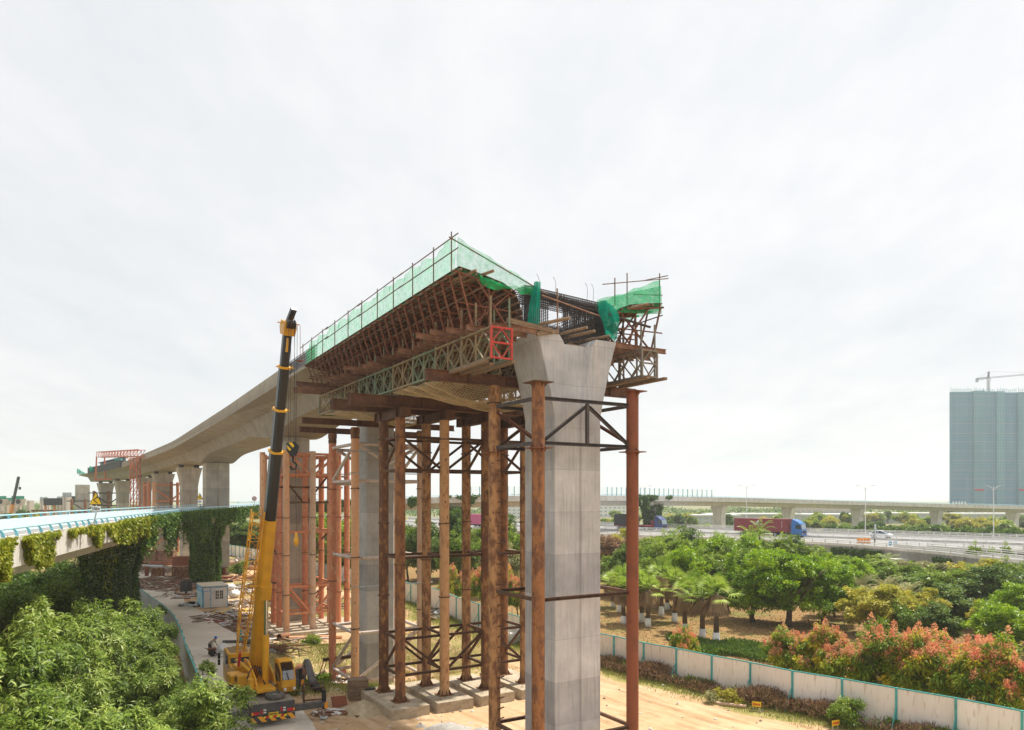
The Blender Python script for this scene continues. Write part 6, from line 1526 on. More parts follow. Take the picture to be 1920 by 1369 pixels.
# seated crane driver
J = {'pelvis': ((0,0,.0), None), 'belly': ((0,0,.2),'pelvis'), 'chest': ((.02,0,.42),'belly'), 'neck': ((.04,0,.58),'chest'), 'head_a': ((.06,0,.68),'neck'), 'head_b': ((.06,0,.76),'head_a'), 'nose': ((.16,0,.70),'head_a')}
Rd = {'pelvis': .14, 'belly': .14, 'chest': .16, 'neck': .06, 'head_a': .09, 'head_b': .088, 'nose': .02}
for s, y in (('l',.1),('r',-.1)):
    J['hip_'+s] = ((.1,y,-.02),'pelvis'); J['knee_'+s] = ((.48,y*1.2,.0),'hip_'+s); J['ankle_'+s] = ((.52,y*1.2,-.38),'knee_'+s); J['toe_'+s] = ((.68,y*1.2,-.42),'ankle_'+s)
    J['shoulder_'+s] = ((.02,y*1.9,.44),'chest'); J['elbow_'+s] = ((.12,y*2.2,.18),'shoulder_'+s); J['wrist_'+s] = ((.36,y*1.8,.16),'elbow_'+s)
    Rd.update({'hip_'+s:.10,'knee_'+s:.065,'ankle_'+s:.045,'toe_'+s:.04,'shoulder_'+s:.07,'elbow_'+s:.048,'wrist_'+s:.03}); hand_(J, Rd, s, J['wrist_'+s][0], Vector((.9,0,.1)).normalized(), Vector((0,0,-1)))
dp = SP(2.42, (CL0+CL1)/2, 2.28); human('person', 'person in dark clothes sitting at the controls inside the crane cab', J, Rd, tuple(dp), math.atan2(wd.y, wd.x), {'skin': M['skin'], 'top': M['trousers'], 'legs': M['trousers'], 'shoe': M['black']})
# wheelbarrow and white sack
b = GR(401, 1231); t = thing('wheelbarrow', 'rusty red barrow in front of the person in the blue helmet', 'wheelbarrow', (b.x, b.y, .07), R(-15))
MB().loft([[(x,y,z) for x, y in ((-.5*k,-.32*k),(.55*k,-.30*k),(.55*k,.30*k),(-.5*k,.32*k))] for z, k in ((.38,.7),(.62,1.0))]).build('tray', M['strut'], t)
for sy in (-1,1):
    w_ = MB().lathe([(.24,-.03),(.28,-.03),(.28,.03),(.24,.03)],(0,0,0),16,'Y').build('wheel', M['rubber'], t); w_.location = (.1, sy*.36, .28)
    MB().bar((.3,sy*.25,.42),(-.75,sy*.25,.66),.04).build('handle', M['strut'], t)
def blob(name, label, loc, s, mat, seed, cat, group=None, sub=10):
    q = random.Random(seed); ph = [q.uniform(0,6.3) for _ in range(8)]; m = MB(); rings = []
    for j in range(sub+1):
        a = j/sub; r = math.sin(math.pi*(.08+.84*a))**.6
        rings.append([(s[0]*r*(1+.16*math.sin(3*th+ph[0]+a*4)+.1*math.sin(7*th+ph[1]+9*a))*math.cos(th), s[1]*r*(1+.16*math.sin(2*th+ph[2]+a*5)+.09*math.sin(6*th+ph[3]))*math.sin(th), s[2]*a*(1+.08*math.sin(th*2+ph[4]))) for th in [2*math.pi*k/14 for k in range(14)]])
    m.loft(rings); o = m.build(name, mat, smooth=60); o.location = loc; o.rotation_euler = (0,0,q.uniform(0,6)); tag(o, label, cat, group); return o
b = GR(417, 1232); blob('sack', 'bulging white sack beside the barrow on the road', (b.x, b.y, .05), (.5,.45,1.05), M['sack'], 3, 'sack')

# ---------------------------------------------------------------- site cabin
c0 = Vector((-37.07, 88.2, 0)); t = thing('site_cabin', 'small white and blue site cabin at the foot of the ivy column', 'cabin', tuple(c0), R(32)); Wc, Dc, Hc = 2.85, 4.1, 2.6
MB().box(0,Wc,0,.09,0.05,Hc).build('front_wall', M['cabwhite'], t); MB().box(-.003,.08,.092,Dc,0.05,Hc).build('side_wall', M['cablight'], t); MB().box(Wc-.08,Wc,.092,Dc,.05,Hc).build('side_wall', M['cabwhite'], t); MB().box(.09,Wc-.09,Dc-.09,Dc,.05,Hc).build('rear_wall', M['cabwhite'], t)
MB().box(-.08,Wc+.08,-.10,Dc+.08,Hc+.002,Hc+.12).build('roof', M['roofcream'], t)
m = MB()
for x in (-.03, Wc-.05): m.box(x,x+.08,-.03,-.001,0.05,Hc-.001)
m.box(.052,Wc-.052,-.03,-.002,Hc-.12,Hc-.002); m.build('corner_trim', M['cabblue'], t)
MB().box(-.03,-.004,-.03,Dc+.01,Hc-.62,Hc-.001).build('blue_fascia', M['cabblue'], t)
m = MB()
for k in range(5): m.box(-.04,-.031,.7+k*.42,.92+k*.42,Hc-.48,Hc-.2); m.box(-.045,-.041,.76+k*.42,.86+k*.42,Hc-.40,Hc-.28)
m.build('fascia_lettering', M['white'], t)
d_ = MB().box(.12,.88,-.025,-.003,.08,2.05).build('door', M['cabwhite'], t); MB().box(.80,.84,-.06,-.026,1.0,1.12).build('handle', M['black'], d_)
m = MB()
for x0, x1, z0, z1 in ((.06,.12,.05,2.12),(.88,.95,.05,Hc-.13),(.12,.88,2.05,2.12)): m.box(x0,x1,-.032,-.004,z0,z1)
m.build('door_frame', M['cabblue'], t)
for x0 in (1.42,1.92):
    w_ = MB().box(x0,x0+.43,-.02,-.003,1.02,2.08).build('window', M['glass'], t); m = MB()
    for k in range(3): m.box(x0+.0+k*.2,x0+.03+k*.2,-.035,-.021,1.02,2.08)
    for k in range(4): m.box(x0,x0+.43,-.038,-.0215,1.02+k*.35,1.05+k*.35)
    m.build('window_bar', M['fence'], w_)
MB().box(1.45,2.2,-.02,-.003,2.16,2.45).build('sign_board', M['white'], t); m = MB()
for k in range(6): m.box(1.47+k*.12,1.56+k*.12,-.03,-.021,2.38,2.44)
m.build('sign_lettering', M['cabblue'], t)
m = MB(); q = random.Random(4)
for x0, z0 in ((1.05,1.6),(2.42,1.0)):
    for k in range(9): a = x0+q.uniform(0,.26); z = z0+q.uniform(0,.45); m.box(a,a+q.uniform(.03,.1),-.006,-.001,z,z+q.uniform(.02,.06))
m.build('painted_writing', M['cabblue'], t)

# ---------------------------------------------------------------- fences
def fence(label, pts, H, pw, mat, postmat, brace_side, t_range, offset=0):
    sp = spline(pts, .5); acc = [0]
    for a, b in zip(sp, sp[1:]): acc.append(acc[-1]+np.linalg.norm(b-a))
    def at(L):
        k = min(max(int(np.searchsorted(acc, L))-1, 0), len(sp)-2); f = (L-acc[k])/max(acc[k+1]-acc[k], 1e-6); return sp[k]*(1-f)+sp[k+1]*f
    L0, L1 = t_range; L1 = min(L1, acc[-1]-.1); c = at((L0+L1)/2); t = thing('fence', label, 'fence', (c[0], c[1], 0)); o_ = Vector((c[0], c[1], 0)); L = L0; top = []
    while L < L1:
        a = at(L); b = at(min(L+pw, L1)); za = gz(*a)-.05; zb2 = gz(*b)-.05; A = Vector((a[0],a[1],za)); B = Vector((b[0],b[1],zb2)); d = (B-A); d.z = 0; d.normalize(); n = Vector((d.y,-d.x,0)); top.append(A+Vector((0,0,H)))
        m = MB(); k = 3
        for q in range(k):   # each bay: three sheets lapped a few millimetres
            p0 = A+(B-A)*(q/k)+d*.004; p1 = A+(B-A)*((q+1)/k)-d*.004; oz = .006*(q % 2)
            m.add([p0+n*(-.02+oz), p1+n*(-.02+oz), p1+n*(.02+oz), p0+n*(.02+oz)]+[x+Vector((0,0,H-.04)) for x in (p0+n*(-.02+oz), p1+n*(-.02+oz), p1+n*(.02+oz), p0+n*(.02+oz))], [(3,2,1,0),(4,5,6,7),(0,1,5,4),(1,2,6,5),(2,3,7,6),(3,0,4,7)])
        pnl = m.build('panel', mat, t, org=o_)
        m = MB(); m.bar(A+n*brace_side*.06, A+n*brace_side*.06+Vector((0,0,H+.03)), .12, .10, up=d); m.build('post', postmat, t, org=o_)
        if brace_side and rnd.random() < .75: m = MB(); m.bar(A+n*brace_side*.1+Vector((0,0,H*.62)), A+n*brace_side*1.0+Vector((0,0,.0)), .05); m.build('brace', M['teal'], t, org=o_)
        L += pw
    top.append(Vector((b[0],b[1],zb2+H))); m = MB()
    for p, q in zip(top, top[1:]): m.bar(p, q, .09, .06)
    m.build('top_rail', postmat, t, org=o_); return t
fence('long cream panel fence with teal posts between the dirt road and the park', FENCE_R[1:], 2.5, 3.0, M['fence'], M['teal'], -1, (0, 250))
fence('grey panel fence with teal posts along the left edge of the concrete road', FENCE_L[2:], 2.45, 3.0, M['fencegrey'], M['teal'], 1, (0, 118))

# ---------------------------------------------------------------- things lying about the site
def at_px(x, y, z=None):
    Z = HC*FPX/(y-HOR); X = (x-960)/FPX*Z
    for _ in range(4): h = gz(X, Z); Z = (HC-h)*FPX/(y-HOR); X = (x-960)/FPX*Z
    return Vector((X, Z, gz(X, Z)))
def lying_pipe(label, x, y, L, rr, rot, mat, tilt=0, group=None, hollow=True):
    p = at_px(x, y); c, s_ = math.cos(R(rot)), math.sin(R(rot)); ct, st = math.cos(R(tilt)), math.sin(R(tilt))
    m = MB(); n = 14; rings = []
    for rad, k in ((rr,-1),(rr,1),(rr*.9,1),(rr*.9,-1),(rr,-1)):
        rings.append([(k*L/2, rad*math.cos(a), rad*math.sin(a)) for a in [2*math.pi*i/n for i in range(n)]])
    m.loft(rings, caps=False); o = m.build('steel_pipe', mat, smooth=40); o.location = p+Vector((0,0,rr+abs(st)*L/2)); o.rotation_euler = (0, R(tilt), R(rot)); tag(o, label, 'pipe', group); return o
lying_pipe('short rusty pipe end lying open at the corner of the orange tower slab', 532, 1200, 1.2, .36, 62, M['rustA'])
lying_pipe('long peach pipe lying in the grass right of the orange tower slab', 592, 1199, 5.2, .2, 8, M['peach'])
lying_pipe('thin pinkish pipe lying along the verge of the dirt road', 1368, 1325, 2.0, .12, -27, M['peachgrey'])
lying_pipe('dark pipe lying by the lattice jib foot', 452, 1208, 3.2, .2, 4, M['darksteel'])
lying_pipe('thick peach pipe in the stack beyond the ivy column, lowest', 462, 1068, 6, .4, -20, M['peach']); lying_pipe('thick peach pipe in the stack beyond the ivy column, upper', 452, 1060, 6, .4, -25, M['peachgrey'])
lying_pipe('long peach pipe lying towards the boom behind the ivy column', 466, 1084, 5, .32, -55, M['peach']); lying_pipe('rusty pink pipe by the far fence', 461, 1036, 8, .6, 3, M['orange'])
lying_pipe('dark red pipe at the foot of the square pier', 424, 1086, 3, .25, 0, M['rustB']); lying_pipe('black pipe bundle piece at the foot of the square pier', 422, 1093, 2.4, .2, 10, M['black'])
lying_pipe('long red girder pipe in the yard left of the ivy column', 283, 1058, 9, .3, 2, M['rustB']); lying_pipe('blue grey pipe in the yard left of the ivy column', 285, 1066, 5, .35, -12, M['greypost'])
lying_pipe('grey pipe in front of the rusty box in the yard', 330, 1068, 5, .3, 6, M['deckdust']); lying_pipe('long brown pipe near the yard edge', 310, 1060, 7, .22, -4, M['strut'])
for (x, y, w, d, h, lab, mt, rot) in ((340,1083,2.6,1.6,1.9,'large rusty steel box at the foot of the flared pier','rustD',10),(350,1075,4.2,2.2,3.0,'brown steel container box behind the rusty box','rustB',6),(296,1081,2.0,1.6,1.5,'crumpled rusty steel bale in the yard','rustD',30),(275,1080,.5,.5,1.6,'short rusty upright stub in the yard','rustB',0),
      (671,1310,1.25,1.0,1.35,'weathered timber crate at the corner of the nearest pad','timber',20),(694,1312,.7,.5,.8,'small dark box beside the timber crate','boomblack',15)):
    p = at_px(x, y); o = MB().box(-w/2,w/2,-d/2,d/2,0,h).build('steel_box' if mt.startswith('rust') else 'crate', M[mt], bevel=.04); o.location = p; o.rotation_euler = (0,0,R(rot)); tag(o, lab, 'box')
for k, (x, y, lab) in enumerate(((420,1077,'left of two short rusty pipe flanges by the square pier'),(410,1078,'right hand rusty flange pot nearer the ivy column'))):
    p = at_px(x, y); o = MB().lathe([(.55,0),(.55,.12),(.36,.14),(.36,1.1),(.6,1.12),(.6,1.25)],(0,0,0),14).build('pipe_stub', M['rustB'], smooth=40); o.location = p; tag(o, lab, 'pipe')
p = at_px(274, 1054); t = thing('steel_stack', 'stack of brown steel formwork panels under the old viaduct', 'steel stack', tuple(p), 0); m = MB()
for i in range(5): MB().box(-6,6,-1,1,i*.5,i*.5+.44).build('panel', M['needle'], t)
for sx in (-6.2, 2.5): MB().box(sx,sx+.3,-1.1,-1.0,0,2.9).build('post', M['strut'], t)
# rubble, rods, rags: heaps nobody would count
def heap(label, x, y, rx, ry, n, mats, seed, L=(.3,1.4), W_=(.06,.3), th=.05, hgt=.35, name='rubble', flat=.5):
    q = random.Random(seed); p = at_px(x, y); m = [MB() for _ in mats]
    for i in range(n):
        a = q.uniform(0, 6.28); r_ = math.sqrt(q.random()); X = rx*r_*math.cos(a); Y = ry*r_*math.sin(a); z = gz(p.x+X, p.y+Y)-p.z+hgt*(1-r_)*q.random()+.03; l = q.uniform(*L); w = q.uniform(*W_); b = q.uniform(0, 6.28)
        d = Vector((math.cos(b), math.sin(b), q.uniform(-.3,.3)*flat))*l/2; c = Vector((X, Y, z+abs(d.z)))
        m[q.randrange(len(mats))].bar(c-d, c+d, w, th*q.uniform(.5,1.6))
    o = m[0].build(name, M[mats[0]]); o.location = p; tag(o, kind='stuff'); o['label'] = label
    for k in range(1, len(mats)): m[k].build('scrap', M[mats[k]], o)
    return o
heap('rust coloured rods heaped by the road', 408, 1184, 2.4, 1.6, 120, ['needle','timber'], 1, (1.2,2.6), (.05,.09), .05, .5, 'rod_heap', .2)
heap('pale torn packaging scattered right of the cabin', 432, 1150, 2.8, 2.6, 130, ['sack','fence','weed','plate'], 2, (.2,.6), (.15,.4), .08, .4, 'litter')
heap('rags and planks by the road', 420, 1168, 3.0, 1.6, 110, ['timber','strut','lightred','sack'], 3, (.4,1.8), (.08,.3), .05, .4, 'litter')
heap('black rubbish bags and scrap left of the cabin', 366, 1134, 1.9, 1.5, 60, ['tarp','black','sack','fencegrey'], 4, (.3,.7), (.25,.5), .25, .35, 'litter', .2)
heap('white rubbish scattered behind the cabin', 437, 1112, 3.2, 3.0, 90, ['sack','sack','needle'], 5, (.2,.6), (.2,.4), .12, .3, 'litter')
for k, (x, y) in enumerate(((310,1098),(285,1092),(325,1085),(300,1072),(345,1104),(270,1066))): heap('scrap steel and timber strewn over the yard', x, y, 5.5, 4.5, 110, ['needle','strut','timber','deckdust'], 10+k, (.4,2.8), (.08,.35), .08, .35, 'rubble')
heap('planks and steel scrap beyond the ivy column', 447, 1085, 6, 5, 110, ['timber','strut','peach'], 21, (.6,3), (.1,.35), .08, .3, 'rubble')
heap('loose planks at the foot of the orange tower slab', 508, 1215, 2.6, 1.5, 45, ['timber','strut'], 22, (1.2,3.2), (.08,.2), .06, .3, 'rubble', .2)
heap('stones and scrap behind the crane cab', 470, 1222, 1.9, 1.7, 90, ['deckdust','timber','greypost'], 23, (.2,1.2), (.08,.3), .08, .35, 'rubble')
heap('pale rubble in the pit around the streaked pier', 640, 1275, 2.8, 2.0, 120, ['sack','deckdust','timber'], 24, (.2,.9), (.08,.25), .05, .2, 'rubble')
heap('scrap steel behind the tan columns near the far fence', 830, 1150, 2.2, 3.5, 120, ['strut','timber','greypost'], 25, (.4,2.0), (.08,.3), .08, .5, 'rubble')
heap('broken timber and steel beside the sand heap', 645, 1335, 1.8, 1.0, 40, ['timber','sack','strut'], 26, (.4,1.4), (.1,.3), .06, .15, 'rubble', .15)
heap('rubble along the dirt road under the orange tower', 600, 1130, 4.5, 5, 120, ['strut','timber','deckdust'], 27, (.4,2.2), (.1,.3), .08, .3, 'rubble')
for k, (x, y, n_) in enumerate(((470,1132,100),(505,1105,110),(455,1176,80),(482,1194,80),(445,1158,70),(520,1085,90),(470,1100,90),(436,1196,50),(415,1160,80),(540,1150,60),(560,1195,50),(345,1118,70),(400,1112,60),(490,1062,90),(455,1050,80))): heap('timber, steel and rubbish strewn over the yard beside the boom', x, y, 3.2, 3.4, n_, ['timber','strut','sack','fence','deckdust'], 40+k, (.3,2.4), (.07,.3), .08, .35, 'rubble')
q = random.Random(8); m = MB(); m2 = MB()
for i in range(420):
    p = at_px(q.uniform(400, 1450), q.uniform(1110, 1369)); 
    if np.interp(p.y, fl_y, fl_x)+.5 < p.x < np.interp(p.y, fr_y, fr_x)-.5: s_ = q.uniform(.03,.11); (m if q.random() < .6 else m2).lathe([(s_*.7,0),(s_,s_*.4),(s_*.6,s_*.9)], (p.x, p.y, p.z-.01), 6)
o = m.build('pebbles', M['deckdust']); tag(o, kind='stuff'); m2.build('paper_scrap', M['sack'], o)
# sand heaps
def sand(label, x, y, r_, h, mat):
    p = at_px(x, y); n = 26; q = random.Random(int(x)); ph = [q.uniform(0,6) for _ in range(4)]
    o = MB().grid(lambda a, b: ((a-.5)*2.6*r_, (b-.5)*2.2*r_, h*max(0, 1-math.hypot((a-.5)*2.6, (b-.5)*2.4)*(1+.15*math.sin(9*a+ph[0])*math.cos(8*b+ph[1])))**1.1+.04*math.sin(a*21+ph[2])*math.sin(b*19+ph[3])-.06), n, n).build('sand', mat, smooth=True); o.location = p; tag(o, kind='stuff')
    o['label'] = label
sm_ = mottled('sand', (.40,.31,.19), (.56,.45,.30), 3, .95, bump=.5); gm_ = mottled('grit', (.34,.32,.29), (.48,.45,.41), 6, .95, bump=.5)
sand('tan sand heap beside the nearest pad', 682, 1334, 1.7, .85, sm_); sand('grey grit heap at the bottom edge', 842, 1369, 1.5, .55, gm_); sand('grey grit heap near the pipe tower', 900, 1376, 1.2, .4, gm_)
# rusty cuboid frame, leaning plate, plates, corrugated hose, tank in a cage
p = at_px(588, 1318); t = thing('open_crate_cage', 'rusty open cuboid frame standing in the grass right of the crane', 'steel frame', tuple(p), R(18)); s_ = .62
for x in (-s_, s_):
    for y in (-s_, s_): MB().bar((x,y,0),(x,y,1.15),.09).build('leg', M['brace'], t)
for z in (.06,1.1):
    for a, b in (((-s_,-s_),(s_,-s_)),((s_,-s_),(s_,s_)),((s_,s_),(-s_,s_)),((-s_,s_),(-s_,-s_))): MB().bar((a[0]*.93,a[1]*.93,z),(b[0]*.93,b[1]*.93,z),.07).build('rail', M['brace'], t)
for (x, y, w, h, rx_, rz_, lab, mt) in ((638,1326,.95,.8,-50,25,'rusty steel plate leaning beside the sand heap','rustB'),(548,1246,1.9,1.3,-62,-35,'large rusty steel sheet leaning behind the crane cab','rustB'),(556,1262,1.5,1.0,-75,-20,'brown steel sheet lying in front of the leaning sheet','rustA'),(637,1268,1.2,.8,-20,30,'rusty tray lying in the pit beside the peach columns','rustB'),(392,1148,1.1,.7,-88,30,'flat board lying before the cabin door','timber')):
    p = at_px(x, y); o = MB().box(-w/2,w/2,-.02,.02,0,h).build('steel_plate' if mt != 'timber' else 'board', M[mt]); o.location = p+Vector((0,0,.03)); o.rotation_euler = (R(rx_),0,R(rz_)); tag(o, lab, 'plate')
hp_ = [at_px(x, y)+Vector((0,0,dz)) for x, y, dz in ((559,1236,.5),(566,1247,.45),(575,1262,.35),(585,1282,.3),(597,1300,.15))]; m = MB(); sp = spline([tuple(v) for v in hp_], .12); m.path([Vector(v) for v in sp], [.27 if k % 2 else .24 for k in range(len(sp))], 10)
tag(m.build('corrugated_pipe', M['boomblack'], org=hp_[2]), 'black corrugated drain pipe running down the bank behind the crane', 'pipe')
p = at_px(963, 1206); t = thing('tank_cage', 'white plastic tank in a wire cage beside the cream fence', 'tank', tuple(p), R(20)); MB().box(-.5,.5,-.45,.45,.12,1.0).build('tank', M['white'], t, bevel=.08); m = MB()
for k in range(6):
    x = -.58+k*.232
    for y in (-.55,.55): m.bar((x,y,.05),(x,y,1.25),.035)
    for xx in (-.58,.58): m.bar((xx,-.55+k*.22,.05),(xx,-.55+k*.22,1.25),.035)
for z in (.08,.45,.85,1.22):
    for y in (-.55,.55): m.bar((-.58,y,z),(.58,y,z),.035)
    for x in (-.58,.58): m.bar((x,-.55,z),(x,.55,z),.035)
m.build('cage', M['white'], t); MB().bar((.1,.7,0),(.1,.7,3.2),.05).build('stand_pipe', M['greypost'], t)
# concrete trough box, cable drums, gas cylinders by the cabin
for k, x in enumerate((340,345.5,350,354,358.5,349)):
    p = at_px(x, 1111+(k == 5)*4); o = MB().lathe([(.02,0),(.17,0),(.18,.1),(.18,1.5),(.13,1.7),(.06,1.75),(.06,1.9),(.02,1.9)],(0,0,0),12).build('gas_cylinder', M['tarp' if k % 2 else 'darksteel'], smooth=40); o.location = p; tag(o, 'dark gas cylinder standing with others left of the cabin', 'gas cylinder', 'gas cylinders left of the cabin')
for (x, y, lab) in ((440,1121,'white bulging sack behind the cabin, nearer one'),(432,1108,'large white sack behind the cabin, beside the square pier')):
    p = at_px(x, y); blob('sack', lab, p, (.7,.6,1.0), M['sack'], int(x), 'sack')
# small yellow notices on the verge, poles
for (x, y, w, lab, sc_, rz_) in ((1418.5,1333,.50,'yellow notice board with red lettering on the dirt road verge',1,-25),(1567,1369,.50,'tilted yellow notice board near the round bush',1,25),(1128,1249,.42,'small yellow notice just right of the nearest pier',1,-20),(856,1152,.4,'small yellow notice behind the tan columns',1,0)):
    p = at_px(x, y); t = thing('notice_board', lab, 'notice board', tuple(p), R(rz_)); z = .26
    MB().box(-w/2*1.1,w/2*1.1,-.02,.02,z,z+.30).build('board', M['yellow'], t); m = MB()
    for k in range(5): m.box(-w*.42+k*w*.18,-w*.42+k*w*.18+w*.12,-.03,-.021,z+.09,z+.21)
    m.build('lettering', M['lightred'], t)
    for xx in (-w*.4,w*.4): MB().tube((xx,.03,0),(xx,.03,z+.2),.015,n=6).build('stake', M['white'], t)
p = at_px(450, 1208); o = MB().tube((0,0,0),(0,0,1.5),.16,n=12).build('bollard', M['teal']); o.location = p; tag(o, 'dark green upright pipe post beside the lattice jib foot', 'post')
o = MB().tube((0,0,0),(4.4,.9,1.1),.075,n=10).build('white_tube', M['sack']); p = at_px(405, 1237); o.location = p+Vector((0,0,.2)); tag(o, 'white plastic tube slanting up behind the crane driver cab', 'tube')
pm_, nt, out = new_mat('puddle_water'); bsdf(nt, out, (.42,.31,.14), .06, 0, None, .7); p = at_px(960, 1233); o = MB().prism([(1.3*math.cos(a)*(1+.2*math.sin(3*a)), .8*math.sin(a)) for a in [k*.4 for k in range(15)]], -.05, .012).build('puddle', pm_); o.location = (p.x,p.y,p.z+.03); o.rotation_euler = (0,0,R(-30)); tag(o, kind='structure')
# light rods leaning by the peach tower
t = thing('steel_trestle', 'dark I beam on a thin lattice trestle beside the peach columns', 'trestle', tuple(at_px(610,1278)), R(8)); MB().ibeam((-.2,0,1.75),(2.6,0.3,1.95),.25,.25).build('beam', M['hbeam'], t); MB().bar((-.3,0,0),(.1,0,1.7),.06).build('leg', M['brace'], t); MB().bar((-.7,0,0),(-.1,0,1.7),.06).build('leg', M['brace'], t)
# ---------------------------------------------------------------- plants
def rs_unit(q, n): v = q.normal(size=(n, 3)); return unit(v)
def crown_pts(q, n, rx, rz, zc, shell=.55, low=-.75):
    """points in a lumpy ellipsoid, most of them towards its skin"""
    d = rs_unit(q, n*2); d = d[d[:, 2] > low][:n]; r = (shell+(1-shell)*q.rand(len(d)))
    lump = 1+.16*np.sin(d[:, 0]*4.1+q.rand()*6)*np.cos(d[:, 1]*3.7+q.rand()*6)+.12*np.sin(d[:, 2]*6+d[:, 0]*5+q.rand()*6)
    return d*np.array([rx, rx, rz])*(r*lump)[:, None]+np.array([0, 0, zc]), d
def clump_pts(q, n, rx, rz, zc, K, rs_, shell=.35, low=-.8):
    """twig tips on the upper sides of K separate sprays of branches: gaps stay open between the sprays"""
    c, d = crown_pts(q, K, rx-rs_*.6, rz-rs_*.5, zc, shell, low); i = q.randint(0, len(c), n); e = rs_unit(q, n); e[:, 2] = np.abs(e[:, 2])*1.1-.35; e = unit(e+d[i]*.35)
    sz = q.uniform(.6, 1.25, len(c))[i]; return c[i]+e*(rs_*sz*q.uniform(.3, 1.3, n)**.8)[:, None]*np.array([1, 1, 1.2]), unit(e*.75+d[i]*.35), q.normal(0, .10, len(c))[i]
def trunk_mesh(q, h, r0, zc, rx, rz, limbs=7, fork=.35, lean=.0):
    m = MB(); th = max(.3, zc-rz*.55); p = [(0,0,-.15)]; x = y = 0
    for k in range(1, 5): x += q.uniform(-.06,.06)*h*.3+lean*.1; y += q.uniform(-.06,.06)*h*.3; p.append((x, y, th*k/4))
    m.path(p, [r0*1.25, r0, r0*.9, r0*.82, r0*.72], 9); top = Vector(p[-1])
    for k in range(limbs):
        a = 6.283*k/limbs+q.uniform(-.4,.4); e = Vector((math.cos(a)*rx*q.uniform(.45,.8), math.sin(a)*rx*q.uniform(.45,.8), zc+rz*q.uniform(-.1,.6)))
        s = Vector(p[q.randint(2, 5)]) if fork > q.rand() else top; mid = s*.45+e*.55+Vector((q.uniform(-.2,.2), q.uniform(-.2,.2), -.12*h*.5)); m.path([s, s*.75+mid*.25+Vector((0,0,.05)), mid, e], [r0*.5, r0*.42, r0*.3, r0*.08], 6)
        for j in range(3):
            b = a+q.uniform(-.9,.9); f = e+Vector((math.cos(b)*rx*.3, math.sin(b)*rx*.3, q.uniform(-.1,.5)*rz*.6)); m.path([mid, (mid+f)*.5+Vector((0,0,.1)), f], [r0*.2, r0*.12, r0*.04], 5)
    return m
def tree(name, label, loc, seed, h, r, zc, rz, mat, n_cl, per, L, Wd, cl_r, group=None, trunk_r=.14, whorl=False, shell=.5, low=-.8, bark='trunk', flowers=0, upright=.25, limbs=7, droop=.15, cat='tree', sprays=None):
    sprays = sprays or (max(8, n_cl//14), r*.30)
    q = np.random.RandomState(seed); t = thing(name, label, cat, loc, q.uniform(0, 6.28), group)
    trunk_mesh(q, h, trunk_r, zc, r, rz, limbs).build('trunk', M[bark], t, smooth=True)
    c, d, ct = clump_pts(q, n_cl, r, rz, zc, sprays[0], sprays[1], shell, low); n = len(c); parts = []
    if whorl:   # leaves set round the tip of every twig, arching down
        for i in range(per):
            a = 6.283*i/per+q.uniform(0, 1.2, n); up = unit(d+np.array([0, 0, .55])+q.normal(size=(n, 3))*.35)
            s1 = unit(np.cross(up, np.array([.3, .5, .81]))); s2 = np.cross(up, s1); rad = s1*np.cos(a)[:, None]+s2*np.sin(a)[:, None]
            el = q.uniform(-.25, .75, n)[:, None]; D = unit(rad+up*el); P = c-up*(q.uniform(0, .14, n)[:, None])+D*.02; N = unit(up-D*(up*D).sum(1, keepdims=True)+q.normal(size=(n, 3))*.15)
            parts.append(leaves(P, D, N, L*q.uniform(.65, 1.2, n), Wd*q.uniform(.7, 1.15, n), .22, np.clip(q.normal(.42, .21, n)+ct*1.4+(.18 if i > per-3 else 0), 0, 1), droop=droop))
    else:
        tone = np.repeat(q.normal(.5, .09, n)+ct, per); C = np.repeat(c, per, 0); DD = np.repeat(d, per, 0); m_ = len(C)
        off = rs_unit(q, m_)*(q.rand(m_)**.5*cl_r)[:, None]*np.array([1, 1, .75]); P = C+off
        D = unit(off*.8/cl_r+DD*.5+q.normal(size=(m_, 3))*.55+np.array([0, 0, -.1])); N = unit(np.array([0, 0, upright+.5])+DD*.7+q.normal(size=(m_, 3))*.5)
        parts.append(leaves(P, D, N, L*q.uniform(.6, 1.3, m_), Wd*q.uniform(.6, 1.2, m_), .18, np.clip(tone+q.normal(0, .14, m_), 0, 1), droop=droop))
    V, Q, T = cat_leaves(parts); np_mesh('crown', V, Q, M[mat], t, T)
    if flowers:   # loose upright sprays of seed pods over the top of the crown
        k = c[d[:, 2] > .05]; k = k[q.permutation(len(k))[:flowers]]; m_ = len(k); per2 = 60; C = np.repeat(k, per2, 0); hh = q.rand(m_*per2); off = rs_unit(q, m_*per2)*((.30-.2*hh)*q.rand(m_*per2)**.4)[:, None]
        P = C+off+np.array([0, 0, 1.])*(.10+.55*hh)[:, None]; D = unit(off*2+np.array([0, 0, .6])+q.normal(size=P.shape)*.5); tone = np.repeat(q.normal(.5, .2, m_), per2)
        V, Q, T = leaves(P, D, rs_unit(q, len(P)), np.full(len(P), .10), np.full(len(P), .075), .2, np.clip(tone+q.normal(0, .1, len(P)), 0, 1)); np_mesh('flower_clusters', V, Q, M['flower'], t, T)
    return t
def GT(x, ytop, Z):   # foot of a plant whose top shows at (x, ytop), and its height
    X = (x-960)/FPX*Z; return Vector((X, Z, gz(X, Z)-.02)), HC-(ytop-HOR)/FPX*Z
